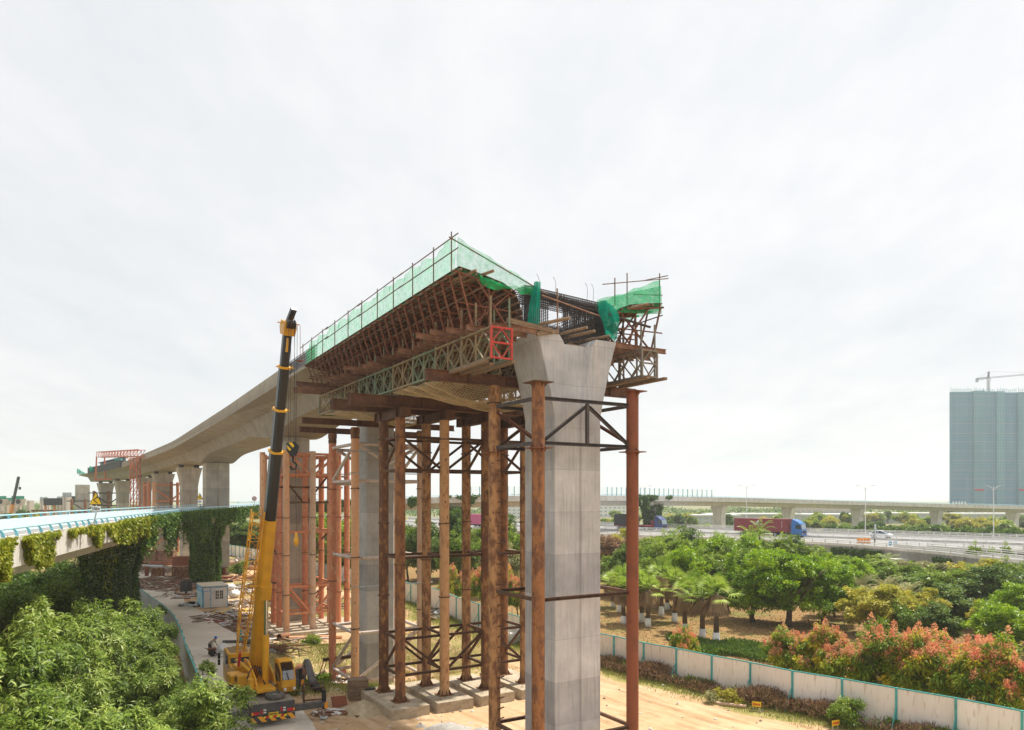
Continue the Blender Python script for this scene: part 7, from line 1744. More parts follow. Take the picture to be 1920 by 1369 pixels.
# ---- young glossy trees left of the road
spots = [(236,1110,49,'back row tree with the highest top, in front of the nearer ivy pier'),(282,1136,52,'back row tree leaning over the grey fence near the nearer ivy pier'),(176,1138,41,'back row tree below the white viaduct beam'),(62,1164,31.5,'back row tree at the left edge, darkest of the row'),
 (305,1204,44,'tree against the middle of the grey fence'),(232,1186,45,'tree in the middle of the planting with a pale tip'),(128,1180,35,'tree left of the middle, thin stems showing'),(14,1190,28.5,'tree at the left edge of the planting, half way down'),
 (288,1240,36,'tree beside the fence, level with the crane counterweight'),(192,1258,34.5,'tree in the lower middle of the planting'),(78,1262,33,'tree with pale leaves in the lower left of the planting'),
 (396,1286,31.2,'front tree whose branches reach across the crane tail'),(268,1310,28,'front row tree left of the crane tail'),(142,1318,27,'front row tree with a bare stem, lower left'),(12,1300,27,'front row tree in the left corner'),
 (338,1352,24.5,'frontmost tree below the crane tail'),(205,1366,23.5,'frontmost tree at the bottom edge, left of the crane'),(66,1362,22.5,'frontmost tree at the bottom left corner'),
 (262,1172,47,'small tree filling the gap behind the fence trees'),(112,1152,36.5,'back row tree between two taller crowns'),(-60,1290,31,'tree at the left edge, lower half, cut by the frame'),(-40,1185,27,'tree at the left edge, upper half, cut by the frame'),(335,1290,33,'low tree at the foot of the grey fence by the crane')]
protos = []
for i, (x, y, Z, lab) in enumerate(spots):
    p, h = GT(x, y, Z); lab = 'glossy broadleaf '+lab
    if i < 4: o = tree('broadleaf_tree', lab, tuple(p), 40+i, 5.4, 1.95+.15*(i % 2), 3.0, 2.55, 'leafnear', 2000, 9, .27, .068, .3, 'young trees beside the concrete road', .07, True, .2, -.85, droop=.22, sprays=(34, .62)); protos.append((o, 5.45))
    else: o = copy_tree(protos[i % 4][0], tuple(p), rnd.uniform(0, 6.28), label=lab)
    s_ = h/5.6; o.scale = (min(s_*1.12, 1.3)*(.8 if lab.find('fence') > 0 else 1),)*2+(s_*(1.06 if i % 3 else .94),)
# ---- dark trees under the viaduct at the left
dk = None
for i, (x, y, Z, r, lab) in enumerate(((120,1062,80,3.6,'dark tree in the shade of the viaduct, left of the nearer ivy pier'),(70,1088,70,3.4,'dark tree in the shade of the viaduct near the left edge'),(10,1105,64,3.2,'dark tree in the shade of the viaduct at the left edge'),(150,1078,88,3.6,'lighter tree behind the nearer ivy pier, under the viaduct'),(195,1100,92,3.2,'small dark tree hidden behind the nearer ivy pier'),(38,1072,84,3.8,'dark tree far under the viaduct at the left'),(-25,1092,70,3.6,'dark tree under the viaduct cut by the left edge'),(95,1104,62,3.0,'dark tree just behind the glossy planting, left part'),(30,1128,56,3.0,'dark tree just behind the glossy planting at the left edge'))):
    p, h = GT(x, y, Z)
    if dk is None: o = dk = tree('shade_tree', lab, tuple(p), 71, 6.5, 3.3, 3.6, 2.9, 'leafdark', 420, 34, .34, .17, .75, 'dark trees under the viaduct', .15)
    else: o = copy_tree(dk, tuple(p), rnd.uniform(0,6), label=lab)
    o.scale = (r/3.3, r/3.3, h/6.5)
# ---- large rounded trees in the park
for i, (x, y, Z, r, h0, lab) in enumerate(((1412,1044,79,4.1,0,'left part of the bright green rounded tree group behind the palms'),(1478,1036,76,4.3,0,'tallest bright green tree of the rounded group, with several trunks'),(1545,1052,77,4.0,0,'right part of the bright green rounded tree group'),(1905,1095,66,3.4,0,'bright green tree cut by the right edge of the picture'))):
    p, h = GT(x, y, Z)
    if i == 0: o = bg = tree('banyan_tree', lab, tuple(p), 90, 7.5, 4.1, 4.35, 3.3, 'leafbright', 560, 52, .30, .15, .42, 'bright green rounded trees', .26, low=-.9, bark='trunk', limbs=9, sprays=(64, .95))
    elif i == 1: o = bg2 = tree('banyan_tree', lab, tuple(p), 91, 7.5, 4.2, 4.35, 3.3, 'leafbright', 580, 52, .30, .15, .42, 'bright green rounded trees', .3, low=-.9, limbs=9, sprays=(60, 1.0))
    else: o = copy_tree((bg, bg2)[i % 2], tuple(p), rnd.uniform(0,6), label=lab)
    o.scale = (r/4.1, r/4.1, h/7.7)
# ---- the mixed planting further back
bank = {}
def back(kind, label, x, y, Z, r, name='park_tree', group=None, seed=0):
    p, h = GT(x, y, Z); h = max(h, 1.6)*1.06; r *= 1.08; key = (kind, seed)
    if key not in bank:
        o = bank[key] = tree(name, label, tuple(p), 120+seed+len(bank), 6.0, 3.0, 3.5, 2.6, kind, 330, 40, .32, .17, .42, group, .14, shell=.45, low=-.95, sprays=(30, .85))
    else: o = copy_tree(bank[key], tuple(p), rnd.uniform(0, 6.28), label=label, group=group)
    o.scale = (r/3.0, r/3.0, h/6.2); return o
for a in ((1215,1020,104,3.4,'leafmid','green tree just right of the red brown column, behind the fan palms'),(1256,1012,101,3.4,'leafmid','green tree above the tallest fan palm'),(1300,1008,103,3.6,'leafmid','green tree left of the rounded group, tallest of its row'),(1342,1014,99,3.4,'leafbright','yellowish green tree left of the rounded group'),(1378,1022,95,3.0,'leafmid','green tree tucked against the left of the rounded group'),
          (1180,1034,98,2.4,'leafdark','dark bush behind the red brown column'),(1150,1012,112,2.6,'weed','brown dry bush right of the nearest pier'),(1166,1003,120,2.6,'leafyellow','pale tree right of the nearest pier, below the highway'),
          (1560,1060,99,3.0,'leafdark','dark tree behind the right end of the rounded group'),(1612,1046,108,3.2,'leafmid','green tree behind the feathery palms, left one'),(1655,1048,104,3.0,'leafmid','green tree behind the feathery palms, right one'),(1712,1052,106,3.0,'frond','grey green tree below the slip road'),(1752,1056,98,3.0,'frond','dull grey green tree left of the large dark trees'),(1832,1058,92,3.0,'leafyellow','pale yellowish tree below the slip road at right'),
          (1738,1085,88,3.6,'leafdark','large dark green tree, left of three at right'),(1792,1068,84,4.2,'leafmid','large green tree, middle of three at right'),(1850,1072,80,3.8,'leafdark','large dark green tree, right of three at right'),(1780,1105,76,3.2,'leafdark','dark tree in front of the three large ones'),(1905,1052,88,2.8,'leafmid','slender tree by the right edge reaching the slip road'),(1842,1135,70,1.3,'leafyellow','small pale tree standing out of the dark trees'),
          (1640,1106,71,2.7,'leafyellow','yellow green feathery tree in front of the feathery palms, left part'),(1672,1112,70,2.3,'leafyellow','yellow green feathery tree, right part of the pair'),(1726,1112,74,1.8,'leafyellow','small yellow green tree against the dark ones'),
          (1232,1040,92,2.6,'leafmid','small green tree behind the palms'),(1420,1012,108,2.8,'leafmid','green tree peeping over the rounded group'),(1520,1020,110,2.8,'leafmid','tree behind the rounded group under the slip road'),(1490,1016,112,2.6,'leafdark','dark tree behind the rounded group'),
          (1230,1002,116,3.4,'leafmid','tree under the highway edge right of the red brown column'),(1290,1000,118,3.4,'leafdark','tree under the highway edge above the fan palms, left one'),(1350,1006,114,3.4,'leafmid','tree under the highway edge above the fan palms, right one'),(1395,1008,104,3.2,'leafbright','bright tree at the left shoulder of the rounded group'),(1450,1008,108,3.0,'leafmid','tree top showing just above the rounded group'),(1555,1035,104,3.2,'leafmid','tree at the right shoulder of the rounded group'),(1590,1052,94,2.8,'leafbright','light green tree left of the feathery palms'),(1690,1058,96,2.8,'leafmid','green tree right of the feathery palms'),(1765,1066,92,3.0,'leafmid','green tree in the gap below the slip road'),(1815,1075,90,3.0,'leafdark','dark tree filling the gap below the slip road'),(1880,1078,84,3.0,'leafmid','green tree below the slip road near the right edge'),(1565,1095,82,2.2,'frond','dry greyish tree beside the rounded group'),(1700,1130,68,1.8,'leafmid','small green tree behind the flowering row'),(1880,1140,62,2.2,'leafbright','bright low tree behind the flowering row at right'),(1760,1140,66,2.0,'leafdark','dark low tree behind the flowering row'),(1150,1040,100,2.6,'leafmid','green tree beside the nearest pier, in front of the dry bush'),(1330,1035,90,2.8,'leafmid','green tree behind the three heavy skirted palms'),(1280,1036,88,2.6,'leafbright','light green bush behind the fan palms')):
    back(a[4], a[5], a[0], a[1], a[2], a[3], group='mixed trees in the park', seed=(hash(a[5]) & 0) + (a[0] % 2))
for a in ((612,975,122,4.2,'leafbright','light green tree seen left of the peach columns'),(640,985,118,3.6,'leafmid','green tree between the orange and peach columns'),(655,968,126,3.6,'leafmid','green tree right beside the nearer peach column'),(690,985,120,3.6,'leafmid','green tree hidden behind the streaked pier'),(765,985,118,3.4,'leafmid','green tree left of the pale pipe column'),(800,990,116,3.6,'leafdark','dark tree in the gap left of the second tan column'),(848,972,122,3.6,'leafdark','dark tree in the gap right of the second tan column'),(895,988,116,3.2,'leafmid','green tree beside the dark red column'),
          (950,978,112,3.0,'leafdark','dark tree between the ladder column and the nearest pier'),(965,995,104,2.6,'leafmid','green tree just left of the nearest pier'),(945,1018,98,2.8,'frond','sparse brownish tree left of the nearest pier'),(860,1005,108,2.8,'leafmid','low green tree behind the orange topped trees'),(730,975,128,3.6,'leafmid','tree just right of the streaked pier'),(560,985,135,3.2,'leafmid','tree behind the orange tower')):
    back(a[4], a[5], a[0], a[1], a[2], a[3], group='trees behind the pipe columns', seed=(a[0] % 2))
for k, x in enumerate((412,428,442,455,468,480,494,508)):
    back('leafmid' if k % 2 else 'leafdark', f'tree in the row beyond the far fence, {ORD[k]} from the ivy column', x, 984+(k*7 % 9), 178+(k*5 % 9), 4.6, group='row of trees beyond the far fence', seed=k % 2)
# ---- trees with orange seed pods along the fence
kp = []
klist = [(1487,1180,50.5,1.9,'orange topped tree at the left end of the flowering row'),(1545,1172,48.5,2.1,'orange topped tree, second along the flowering row'),(1605,1180,47,2.2,'orange topped tree with one bright red pod cluster'),(1668,1172,45.5,2.3,'orange topped tree in the middle of the flowering row'),(1722,1182,44,2.0,'orange topped tree leaning over the cream fence'),(1790,1172,43,2.4,'orange brown topped tree near the right end of the row'),(1850,1195,41,2.2,'orange topped tree with yellow leaves near the right edge'),(1902,1235,39.5,1.6,'orange topped tree at the right edge by the fence'),
         (1515,1195,56,1.9,'orange topped tree behind the left end of the row'),(1640,1190,53,2.0,'orange topped tree behind the middle of the row'),(1755,1180,50,2.2,'orange topped tree behind the right part of the row'),(1830,1190,47,2.2,'orange topped tree in the second row at right'),
         (1283,1178,56,1.25,'small lone flowering tree behind the fence, below the palms'),
         (848,1062,92,1.9,'pink orange topped tree left of the ladder column, left one'),(876,1058,88,1.9,'pink orange topped tree left of the ladder column, right one'),(905,1064,85,1.8,'pink orange topped tree behind the dark red column'),(948,1060,82,1.9,'pink orange topped tree just left of the nearest pier'),(972,1062,79,1.8,'pink orange topped tree half behind the nearest pier'),(1000,1066,76,1.8,'pink orange topped tree hidden by the nearest pier')]
for i, (x, y, Z, r, lab) in enumerate(klist):
    p, h = GT(x, y, Z)
    if i < 3: o = tree('flowering_tree', lab, tuple(p), 200+i, 4.6, 1.95, 2.75, 1.6, 'leafgold', 240, 46, .25, .10, .34, 'trees with orange seed pods', .085, flowers=86, shell=.5, low=-.9, droop=.3, limbs=6); kp.append(o)
    else: o = copy_tree(kp[i % 3], tuple(p), rnd.uniform(0, 6.28), label=lab)
    s_ = h/4.95; o.scale = (r/2.1, r/2.1, s_)
# ---- palms
def fan_palm(label, loc, seed, H=4.2, nf=25, skirt=True):
    q = np.random.RandomState(seed); t = thing('fan_palm', label, 'palm', loc, q.uniform(0,6), 'fan palms with whitewashed trunks')
    MB().path([(0,0,.95),(.03,0,H*.6),(0,.02,H)], [.20,.17,.15], 10).build('trunk', M['palmtrunk'], t, smooth=True)
    MB().path([(0,0,-.1),(0,0,.35),(0,0,.98)], [.30,.26,.225], 12).build('whitewashed_base', M['limewash'], t, smooth=True)
    parts = []
    def fan(base, d, n_seg, R_, tone, spread=1.75):
        d = d/np.linalg.norm(d); s = np.cross(d, [0,0,1.]); s = s/max(np.linalg.norm(s), 1e-6); up = np.cross(s, d); a = np.linspace(-spread/1.0, spread/1.0, n_seg)
        D = d[None]*np.cos(a)[:, None]+s[None]*np.sin(a)[:, None]+up[None]*(.12*np.cos(a*2))[:, None]; P = np.repeat(base[None], n_seg, 0)
        return leaves(P, D, np.repeat(up[None], n_seg, 0)+q.normal(size=(n_seg,3))*.1, R_*(.75+.25*np.cos(a*.6)), np.full(n_seg, R_*.115), .12, np.clip(q.normal(tone, .08, n_seg), 0, 1), droop=.16)
    st = MB()
    for k in range(nf):
        a = q.uniform(0, 6.283); el = q.uniform(-.4, 1.45); d = np.array([math.cos(a)*math.cos(el), math.sin(a)*math.cos(el), math.sin(el)]); L = q.uniform(.55, 1.25); b = np.array([0,0,H])+d*L+np.array([0,0,-.08*L])
        st.bar((0,0,H), tuple(b), .035); d2 = d+np.array([0,0,-.12]); parts.append(fan(b, d2, 14, q.uniform(.7,1.05), q.uniform(.35,.75)))
    st.build('leaf_stalks', M['palmleaf'], t); V, Q, T = cat_leaves(parts); np_mesh('crown', V, Q, M['palmleaf'], t, T)
    if skirt:
        parts = []
        for k in range(72):
            a = q.uniform(0, 6.283); z = H-.1-q.uniform(0, .75); rr = q.uniform(.15,.50); b = np.array([math.cos(a)*rr, math.sin(a)*rr, z]); parts.append(fan(b, np.array([math.cos(a)*.28, math.sin(a)*.28, -1.]), 9, q.uniform(.75,1.45), q.uniform(.2,.8), .5))
        V, Q, T = cat_leaves(parts); np_mesh('dead_leaf_skirt', V, Q, M['skirt'], t, T)
    return t
fp = []
plist = [(1150,1139,1072,'fan palm right beside the nearest pier'),(1162,1148,1060,'fan palm with split base left of the red brown column'),(1169,1170,1082,'fan palm directly left of the red brown column'),(1203,1166,1066,'fan palm right of the red brown column, left of a close pair'),(1215,1174,1077,'fan palm right of the red brown column, right of a close pair'),(1240,1155,1046,'tallest fan palm with a clean brown trunk'),(1251,1144,1062,'fan palm just behind the tallest one'),(1265,1166,1062,'fan palm between the tallest one and the heavy skirted ones'),
         (1284,1186,1080,'first of the three heavy skirted fan palms, left one'),(1317,1197,1092,'middle one of the three heavy skirted fan palms'),(1343,1207,1076,'nearest fan palm, right of the three heavy skirted ones'),(1188,1152,1056,'fan palm hidden behind the red brown column'),(1228,1138,1060,'fan palm behind the tallest one, left of it'),(1300,1150,1070,'small fan palm in front of the green trees')]
for i, (x, yb, yt, lab) in enumerate(plist):
    p = GR(x, yb); p.z = gz(p.x, p.y); Z = p.y; h = HC-(yt-HOR)/FPX*Z
    if i < 3: o = fan_palm(lab, tuple(p), 300+i); fp.append(o)
    else: o = copy_tree(fp[i % 3], tuple(p), rnd.uniform(0, 6), label=lab)
    o.scale = (1.22 if i not in (9,10,8) else 1.3,)*2+(h/5.75,)
def feather_palm(name, label, loc, seed, H, L, nf, mat, tr=.14, el0=-.1, el1=1.3, group=None, nl=36, ll=.42):
    q = np.random.RandomState(seed); t = thing(name, label, 'palm', loc, q.uniform(0,6), group); MB().path([(0,0,-.1),(.02,0,H*.5),(0,0,H)], [tr*1.3,tr,tr*.8], 9).build('trunk', M['palmtrunk'], t, smooth=True); parts = []; st = MB()
    for k in range(nf):
        a = 6.283*k/nf+q.uniform(-.3,.3); el = q.uniform(el0, el1); u = np.linspace(0, 1, nl); e = el-1.15*u**1.4; dx = np.cumsum(np.cos(e))*L/nl; dz = np.cumsum(np.sin(e))*L/nl; P = np.stack([np.cos(a)*dx, np.sin(a)*dx, H+dz], 1)
        Tn = unit(np.gradient(P, axis=0)); S = np.array([-math.sin(a), math.cos(a), 0]); N = np.cross(np.repeat(S[None], nl, 0), Tn); st.path([tuple(p) for p in P[::6]], [.03*(1-.8*i/6) for i in range(len(P[::6]))], 4)
        for sg in (-1, 1):
            D = sg*S[None]*.8+Tn*.55+N*(-.22)+q.normal(size=P.shape)*.07; w = ll*np.sin(np.pi*(.08+.88*u))**.6; parts.append(leaves(P, D, N+q.normal(size=P.shape)*.2, w, np.full(nl, .05+.0*u), .1, np.clip(q.normal(q.uniform(.3,.7), .08, nl), 0, 1), droop=.25))
    st.build('leaf_stalks', M[mat], t); V, Q, T = cat_leaves(parts); np_mesh('crown', V, Q, M[mat], t, T); return t
f0 = None
for i, (x, y, Z, lab) in enumerate(((1612,1072,86,'feathery dry tipped palm, left of three'),(1662,1076,84,'feathery dry tipped palm, middle of three'),(1697,1086,81,'feathery dry tipped palm, right of three'),(1622,1098,82,'feathery dry tipped palm, low one in front'))):
    p, h = GT(x, y, Z); h = max(h, 3)
    o = f0 = feather_palm('date_palm', lab, tuple(p), 400, 2.2, 3.1, 34, 'frond', .2, .0, 1.45, 'feathery palms') if f0 is None else copy_tree(f0, tuple(p), rnd.uniform(0,6), label=lab); o.scale = (1,1,h/4.6)
r0 = None
for i, (x, y, Z, lab) in enumerate(((1262,990,116,'royal palm crown reaching up to the highway rail, left one'),(1408,987,112,'royal palm crown in front of the red container'),(1424,978,110,'royal palm crown overlapping the container, taller one'),(1464,1004,108,'royal palm crown below the blue lorry cab'),(1236,1008,110,'royal palm crown above the fan palms'),(1300,1012,108,'royal palm crown behind the green trees'),(1660,1040,104,'royal palm crown behind the feathery palms'),(1346,1000,114,'royal palm crown left of the container'))):
    p, h = GT(x, y, Z)
    o = r0 = feather_palm('royal_palm', lab, tuple(p), 420, 6.2, 2.8, 15, 'palmleaf', .17, .2, 1.25, 'royal palms', 34, .6) if r0 is None else copy_tree(r0, tuple(p), rnd.uniform(0,6), label=lab); o.scale = (1,1,h/7.7)
# ---- distant trees
d0 = {}
def far_tree(label, x, Z, h, r, mat, group):
    p = PX(x, HOR, Z); p.z = 0
    if mat not in d0: o = d0[mat] = tree('distant_tree', label, tuple(p), 500+len(d0), 5.2, 2.4, 3.1, 2.0, mat, 90, 26, .62, .36, .7, group, .16, shell=.4, low=-.95, limbs=4)
    else: o = copy_tree(d0[mat], tuple(p), rnd.uniform(0, 6), label=label, group=group)
    o.scale = (r/2.4, r/2.4, h/5.2)
for k in range(84):
    x = 1120+k*10.2+rnd.uniform(-6, 6); Z = rnd.choice([235,260,290,330,380,430])+rnd.uniform(-12, 12); h = rnd.uniform(4.2, 7.2)+(Z > 320)*1.0
    far_tree('small distant tree beyond the highway', x, Z, h, rnd.uniform(2.2, 4.6), rnd.choice(['leafmid','leafmid','leafdark','leafyellow','leafgold']), 'distant trees beyond the highway')
for k in range(26): far_tree('dark bushy tree along the far highway rail at right', 1560+k*14.5+rnd.uniform(-5,5), 205-k*1.9+rnd.uniform(-3,3), rnd.uniform(5.4,6.9), rnd.uniform(2.4,3.4), 'leafdark', 'dark trees along the far highway rail')
for k in range(22): far_tree('small distant tree beyond the old viaduct', rnd.uniform(-10, 150) if k < 12 else rnd.uniform(560, 960), rnd.uniform(210, 330), rnd.uniform(6, 10.5) if k < 12 else rnd.uniform(4,7), rnd.uniform(2.6, 4.2), rnd.choice(['leafmid','leafdark','leafyellow']), 'distant trees beyond the old viaduct')
for (x, lab) in ((1852,'small tree poking above the slip road rail at right, left one'),(1888,'small tree poking above the slip road rail at right, right one')):
    p = PX(x, HOR, 101); q_ = bank[('leafmid', 0)] if ('leafmid', 0) in bank else list(bank.values())[0]; o = copy_tree(q_, (p.x+3, p.y+6, 0), rnd.uniform(0,6), label=lab); o.scale = (.75,.75,1.08)
q = np.random.RandomState(77); n = 26000; x = q.uniform(-560, 620, n); Zt = q.uniform(520, 760, n); hh = (5.5+2.5*np.sin(x*.031)+1.8*np.sin(x*.11+2))*q.rand(n)**.6
V, Q, T = leaves(np.stack([x*(Zt/560), Zt, hh+.3], 1), rs_unit(q, n), rs_unit(q, n)+np.array([0,-.6,.6]), q.uniform(1.4,2.8,n), q.uniform(1.0,1.9,n), .1, q.rand(n)); o = np_mesh('treeline', V, Q, M['leafdark'], None, T); tag(o, kind='stuff')

# ---- ivy on the old viaduct
def ivy(label, gen, n, mat, seed, L=.20, Wd=.15, org=(0,0,0)):
    q = np.random.RandomState(seed); P, N = gen(q, n); m_ = len(P); D = unit(q.normal(size=(m_,3))*.55+np.array([0,0,-.8])+N*.35); NN = unit(N+q.normal(size=(m_,3))*.45)
    V, Q, T = leaves(P, D, NN, L*q.uniform(.6,1.3,m_), Wd*q.uniform(.6,1.2,m_), .15, np.clip(q.normal(.5,.2,m_), 0, 1)); o = np_mesh('ivy', V-np.array(org), Q, M[mat], None, T, org); tag(o, label, 'ivy', 'ivy on the old viaduct'); return o
def face_gen(x0, x1, cover, lo, hi, drape=0, thick=.22, loI=0, hiI=88, bumps=None):
    seedph = (x0*.37) % 6
    a, b = vcol(max(x0, -250), 0, loI, hiI), vcol(x1, 0, loI, hiI)
    def gen(q, n):
        u = q.uniform(a, b, n*2); z = lo+(hi-lo)*q.rand(n*2)
        # hanging strands: every quarter metre of the edge carries its own length, thick and bare stretches alternate
        st = q.rand(4000)[(u*4).astype(int)]; Lg = .5+.32*np.sin(u*.33+seedph)*np.cos(u*.171+seedph*2)+.30*np.sin(u*.79+seedph*3)
        if bumps is not None:
            xs = np.array([(lambda p_: 960+FPX*p_.x/max(p_.y, 1))(VA(uu, 0, 0)) for uu in u]); Lg = sum(h_*np.exp(-((xs-c_)/w_)**2) for c_, w_, h_ in bumps)-.06+.14*np.sin(u*1.7)
        depth = hi-(hi-lo)*np.clip((Lg*1.5-.45)*cover*1.5+(st**4)*.75-.15+(.6 if cover > .9 else 0), .42 if cover > .9 else 0, 1)
        k = z > depth; u = u[k][:n]; z = z[k][:n]; P = np.array([VA(uu, 0, zz) for uu, zz in zip(u, z)]); nv = np.array([vn[int(uu)][0] for uu in u]); N = np.stack([-nv[:,0], -nv[:,1], np.zeros(len(nv))], 1)
        out_ = thick*q.rand(len(P))**1.5*(1+.5*np.sin(u*3.1)); P = P+N*(.03+out_)[:, None]; return P, N
    return gen
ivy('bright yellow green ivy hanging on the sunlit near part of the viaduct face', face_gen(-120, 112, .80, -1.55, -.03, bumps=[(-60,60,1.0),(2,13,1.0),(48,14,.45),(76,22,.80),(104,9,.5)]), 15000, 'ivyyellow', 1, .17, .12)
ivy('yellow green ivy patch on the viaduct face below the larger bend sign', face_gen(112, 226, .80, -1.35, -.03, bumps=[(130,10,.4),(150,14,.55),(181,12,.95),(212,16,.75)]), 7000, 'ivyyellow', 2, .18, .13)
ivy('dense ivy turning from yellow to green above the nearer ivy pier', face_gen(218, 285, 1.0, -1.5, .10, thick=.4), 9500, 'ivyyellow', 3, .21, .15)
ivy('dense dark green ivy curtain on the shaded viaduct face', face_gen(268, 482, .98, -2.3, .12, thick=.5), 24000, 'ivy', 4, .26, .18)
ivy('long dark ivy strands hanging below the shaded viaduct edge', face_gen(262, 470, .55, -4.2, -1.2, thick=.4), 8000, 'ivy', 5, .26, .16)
def pier_gen(pc, hw, hd, z0):
    c, a, H = pc
    def gen(q, n):
        s = q.randint(0, 4, n); f = q.uniform(-1, 1, n); z = q.rand(n)**.9; w = hw+np.where(z > .68, (z-.68)*2.6, 0); bul = .10+.32*q.rand(n)**2*(1+.4*np.sin(z*14+f*3)); ok = q.rand(n) < 1.15-.35*np.abs(np.sin(z*5+s))*(z < .1)
        x = np.where(s == 0, f*w, np.where(s == 1, f*w, np.where(s == 2, w+bul, -w-bul))); y = np.where(s == 0, -hd-bul, np.where(s == 1, hd+bul, f*hd)); nx = np.where(s == 2, 1., np.where(s == 3, -1., 0)); ny = np.where(s == 0, -1., np.where(s == 1, 1., 0))
        ca, sa = math.cos(a), math.sin(a); P = np.stack([c.x+x*ca-y*sa, c.y+x*sa+y*ca, -.4+z*(H+.2)], 1); N = np.stack([nx*ca-ny*sa, nx*sa+ny*ca, np.zeros(n)], 1); return P[ok], N[ok]
    return gen
ivy('dark ivy wrapping the nearer viaduct pier to the ground', pier_gen(p1c, 1.75, .95, 0), 22000, 'ivy', 6, .24, .17)
ivy('dark ivy wrapping the viaduct pier behind the site cabin', pier_gen(p2c, 1.75, .95, 0), 22000, 'ivy', 7, .27, .19)
ivy('yellow green ivy streak on the nearer viaduct pier', lambda q, n: (lambda PN: (PN[0][:n//5]+np.array([.05,-.12,0]), PN[1][:n//5]))(pier_gen(p1c, .35, 1.05, 0)(q, n)), 6000, 'ivyyellow', 8, .2, .14)
# ivy on the far part
ivy('ivy bush on the far viaduct edge above its ivy pier', face_gen(1190, 1256, .75, -3.2, .25, thick=.9, loI=95, hiI=len(vp)-1), 5000, 'ivy', 9, .5, .36)
ivy('ivy on the far pier behind the navy lorry', pier_gen(far_p[2], 1.7, 1.1, 0), 5000, 'ivy', 10, .5, .36)
ivy('ivy on the far pier behind the rusty columns', pier_gen(far_p[0], 2.6, 1.6, 0), 7000, 'ivy', 11, .5, .36)
ivy('scattered ivy on the far viaduct face behind the columns', face_gen(765, 905, .62, -2.4, .3, thick=.5, loI=85, hiI=len(vp)-1), 5000, 'ivy', 12, .42, .3)
ivy('ivy along the far bend of the viaduct behind the orange columns', face_gen(486, 700, .95, -2.2, .2, thick=.5, loI=60, hiI=len(vp)-1), 9000, 'ivy', 13, .36, .26)
def slip_gen(i0, i1, lo, hi):
    def gen(q, n):
        u = q.uniform(i0, i1, n); k = u.astype(int); f = u-k; Pn = np.array(near); p = Pn[k]*(1-f)[:,None]+Pn[np.minimum(k+1, len(Pn)-1)]*f[:,None]; z = hi-(hi-lo)*q.rand(n)*(.4+.6*np.abs(np.sin(u*1.9))); return np.stack([p[:,0]-.3*q.rand(n), p[:,1]-.4*q.rand(n)-.1, ZH+z], 1), np.repeat(np.array([[-.3,-.9,0]]), n, 0)
    return gen
def nidx(x): return min((abs(960+FPX*p[0]/p[1]-x), i) for i, p in enumerate(near) if p[1] < 175)[1]
ivy('dark ivy hanging from the slip road edge behind the rounded trees', slip_gen(nidx(1560), nidx(1655), -4.5, -.3), 5000, 'ivy', 14, .42, .3); ivy('small ivy patch on the slip road edge further right', slip_gen(nidx(1740), nidx(1795), -2.0, -.4), 1800, 'ivy', 15, .36, .26)
def slip_gen2(q, n):
    P, N = slip_gen(nidx(1230), nidx(1560), -4.4, -1.0)(q, n); return P, N
# ---- grass and weeds
def blades(name, P, L, Wd, mat, seed, lean=.35):
    q = np.random.RandomState(seed); n = len(P); D = unit(np.array([0,0,1.])+q.normal(size=(n,3))*lean); N = unit(q.normal(size=(n,3))*np.array([1,1,.2])); V, Q, T = leaves(P, D, N, L*q.uniform(.5,1.3,n), Wd*np.ones(n), .1, np.clip(q.normal(.45,.2,n),0,1)); o = np_mesh(name, V, Q, M[mat], None, T); tag(o, kind='stuff'); return o
q = np.random.RandomState(5); n = 60000; y = q.uniform(34, 125, n); fx = np.interp(y, fr_y, fr_x); w = np.abs(q.normal(0, 1.9, n)); x = fx-.15-w; k = (w < 4.2+.8*np.sin(y*.8)); x, y = x[k], y[k]; dens = (.5+.5*np.sin(x*1.1+y*.7)*np.sin(y*.43)); k = q.rand(len(x)) < .55+.45*dens
blades('grass', np.stack([x[k], y[k], gh(x[k], y[k])-.02], 1), .26, .035, 'grass', 6)
n = 42000; a = q.uniform(0, 6.283, n); r_ = q.uniform(3.6, 13, n); x = -11.5+r_*np.cos(a); y = 61.8+r_*np.sin(a); den = .5+.5*np.sin(x*.9+1)*np.cos(y*.8)+.35*np.sin(x*2.3+y*1.9); k = (q.rand(n) < np.clip(den, 0, 1))*(x < np.interp(y, fr_y, fr_x)-3)*(x > np.interp(y, fl_y, fl_x)+7.2)
blades('grass', np.stack([x[k], y[k], gh(x[k], y[k])-.02], 1), .27, .035, 'drygrass', 7)
n = 30000; cx = np.array([(-14.6,51.5,2.6),(-13,55,2.6),(-16.5,56,2.2),(-24,90,6),(-39,111,7),(-33,101,4),(-22,70,2.2),(-17,68,2.5),(-9.8,50.5,1.6)]); i = q.randint(0, len(cx), n); x = cx[i,0]+q.normal(size=n)*cx[i,2]*.5; y = cx[i,1]+q.normal(size=n)*cx[i,2]*.5; k = (x > np.interp(y, fl_y, fl_x)+6.8)
blades('grass', np.stack([x[k], y[k], gh(x[k], y[k])-.02], 1), .26, .035, 'grass', 8)
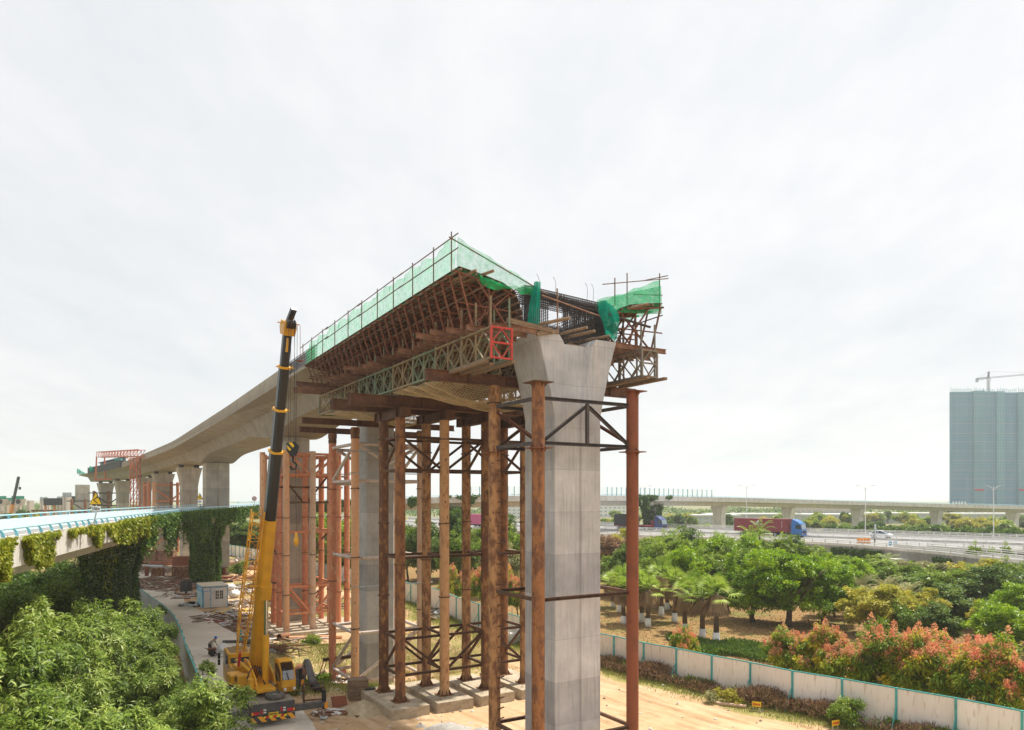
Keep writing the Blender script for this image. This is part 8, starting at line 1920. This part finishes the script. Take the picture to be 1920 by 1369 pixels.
# dry brown weeds against the fence, some green
n = 30000; y = q.uniform(38.5, 60, n); fx = np.interp(y, fr_y, fr_x); w = .15+np.abs(q.normal(0, .75, n)); x = fx-w*1.25; cl = .5+.5*np.sin(y*1.3+.6)*np.cos(y*.57+1)+.25*np.sin(y*3.7+x*2); k = q.rand(n) < np.clip(cl*1.1-.05, 0, 1); x, y = x[k], y[k]; hh = q.rand(len(x))**.7*(.45+.55*np.clip(np.sin(y*1.3+.6)*np.cos(y*.57+1)+.3, 0, 1))*1.15
P = np.stack([x+q.normal(size=len(x))*.15, y+q.normal(size=len(x))*.15, gh(x, y)+hh], 1); o = blades('dry_weeds', P, .30, .05, 'weed', 9, .9)
n = 9000; y = q.uniform(38, 68, n); fx = np.interp(y, fr_y, fr_x); x = fx-.2-np.abs(q.normal(0,.5,n)); k = (np.sin(y*1.9+2)*np.cos(y*.8) > .1); x, y = x[k], y[k]; P = np.stack([x, y, gh(x, y)+q.rand(len(x))*.7], 1); blades('weeds', P, .28, .09, 'leafmid', 10, .8)
# low dark ground cover and dry leaf litter in the park
n = 26000; x = q.uniform(14.5, 24.5, n); y = 63.5+q.normal(0, 2.2, n)-(x-19)*.55; k = np.abs(y-(63.5-(x-19)*.55)) < 3.4+.8*np.sin(x*1.3); x, y = x[k], y[k]; blades('ground_cover', np.stack([x, y, gh(x, y)+q.rand(len(x))*.45], 1), .30, .13, 'leafdark', 11, .8)
n = 26000; x = q.uniform(4, 60, n); y = q.uniform(48, 100, n); k = x > np.interp(y, fr_y, fr_x)+.5; x, y = x[k], y[k]; blades('leaf_litter', np.stack([x, y, gh(x, y)+.01], 1), .16, .09, 'weed', 12, 2.5)
# ---- shrubs one can point at on the road side of the fence
def shrub(label, x, yb, h, r, mat, seed, L=.16, Wd=.09, n=120, per=26, name='shrub'):
    p = at_px(x, yb); return tree(name, label, tuple(p), seed, h, r, h*.52, h*.5, mat, n, per, L, Wd, r*.32, 'shrubs along the fence', .03, shell=.45, low=-.95, limbs=5, cat='shrub')
shrub('round dull green bush at the foot of the cream fence', 1588, 1362, 1.75, .95, 'leafmid', 601, .13, .075, 190, 30)
shrub('tall leafy sapling rising against the fence left of centre', 1303, 1276, 2.2, .75, 'leafdark', 602, .34, .13, 60, 16); shrub('wide green weed in front of two fence posts', 1372, 1286, 1.2, 1.0, 'leafdark', 603, .28, .10, 60, 16)
shrub('small bright green sapling against the fence', 1438, 1306, 1.25, .55, 'leafmid', 604, .28, .1, 40, 14); shrub('small green sapling at a fence post', 1467, 1306, .8, .4, 'leafmid', 605, .22, .09, 30, 12)
shrub('yellow green weed at the edge of the dry grass', 1362, 1318, 1.0, .55, 'leafyellow', 606, .22, .09, 40, 14); shrub('tiny yellow green weed beside the lying pipe', 1383, 1322, .6, .35, 'leafyellow', 607, .2, .08, 26, 12); shrub('grey green weed on the dirt road edge', 1332, 1318, .7, .55, 'frond', 608, .18, .07, 40, 14)
shrub('green bush by the far pipe stack', 447, 1080, 2.6, 1.6, 'leafmid', 609, .3, .16, 90, 20); shrub('rounded bush at the bank of the pit', 588, 1228, 1.1, .9, 'leafmid', 610, .2, .1, 70, 18); shrub('bush in the pit left of the peach columns', 605, 1245, 1.0, .8, 'leafmid', 611, .2, .1, 60, 18); shrub('weed clump beside the crane outrigger', 556, 1300, .5, .6, 'grass', 612, .3, .06, 50, 14)
for i, (x, yt, Z, lab) in enumerate(((386,1222,40.0,'thin sapling rising alone beside the grey fence'),(300,1122,60,'slender dark sapling leaning over the fence towards the cabin'))):
    p, h = GT(x, yt, Z); tree('sapling', lab, tuple(p), 640+i, h, .55, h-.8, .8, 'leafnear' if i == 0 else 'leafdark', 46, 8, .26, .085, .3, None, .025, True, .3, -.7, limbs=4)
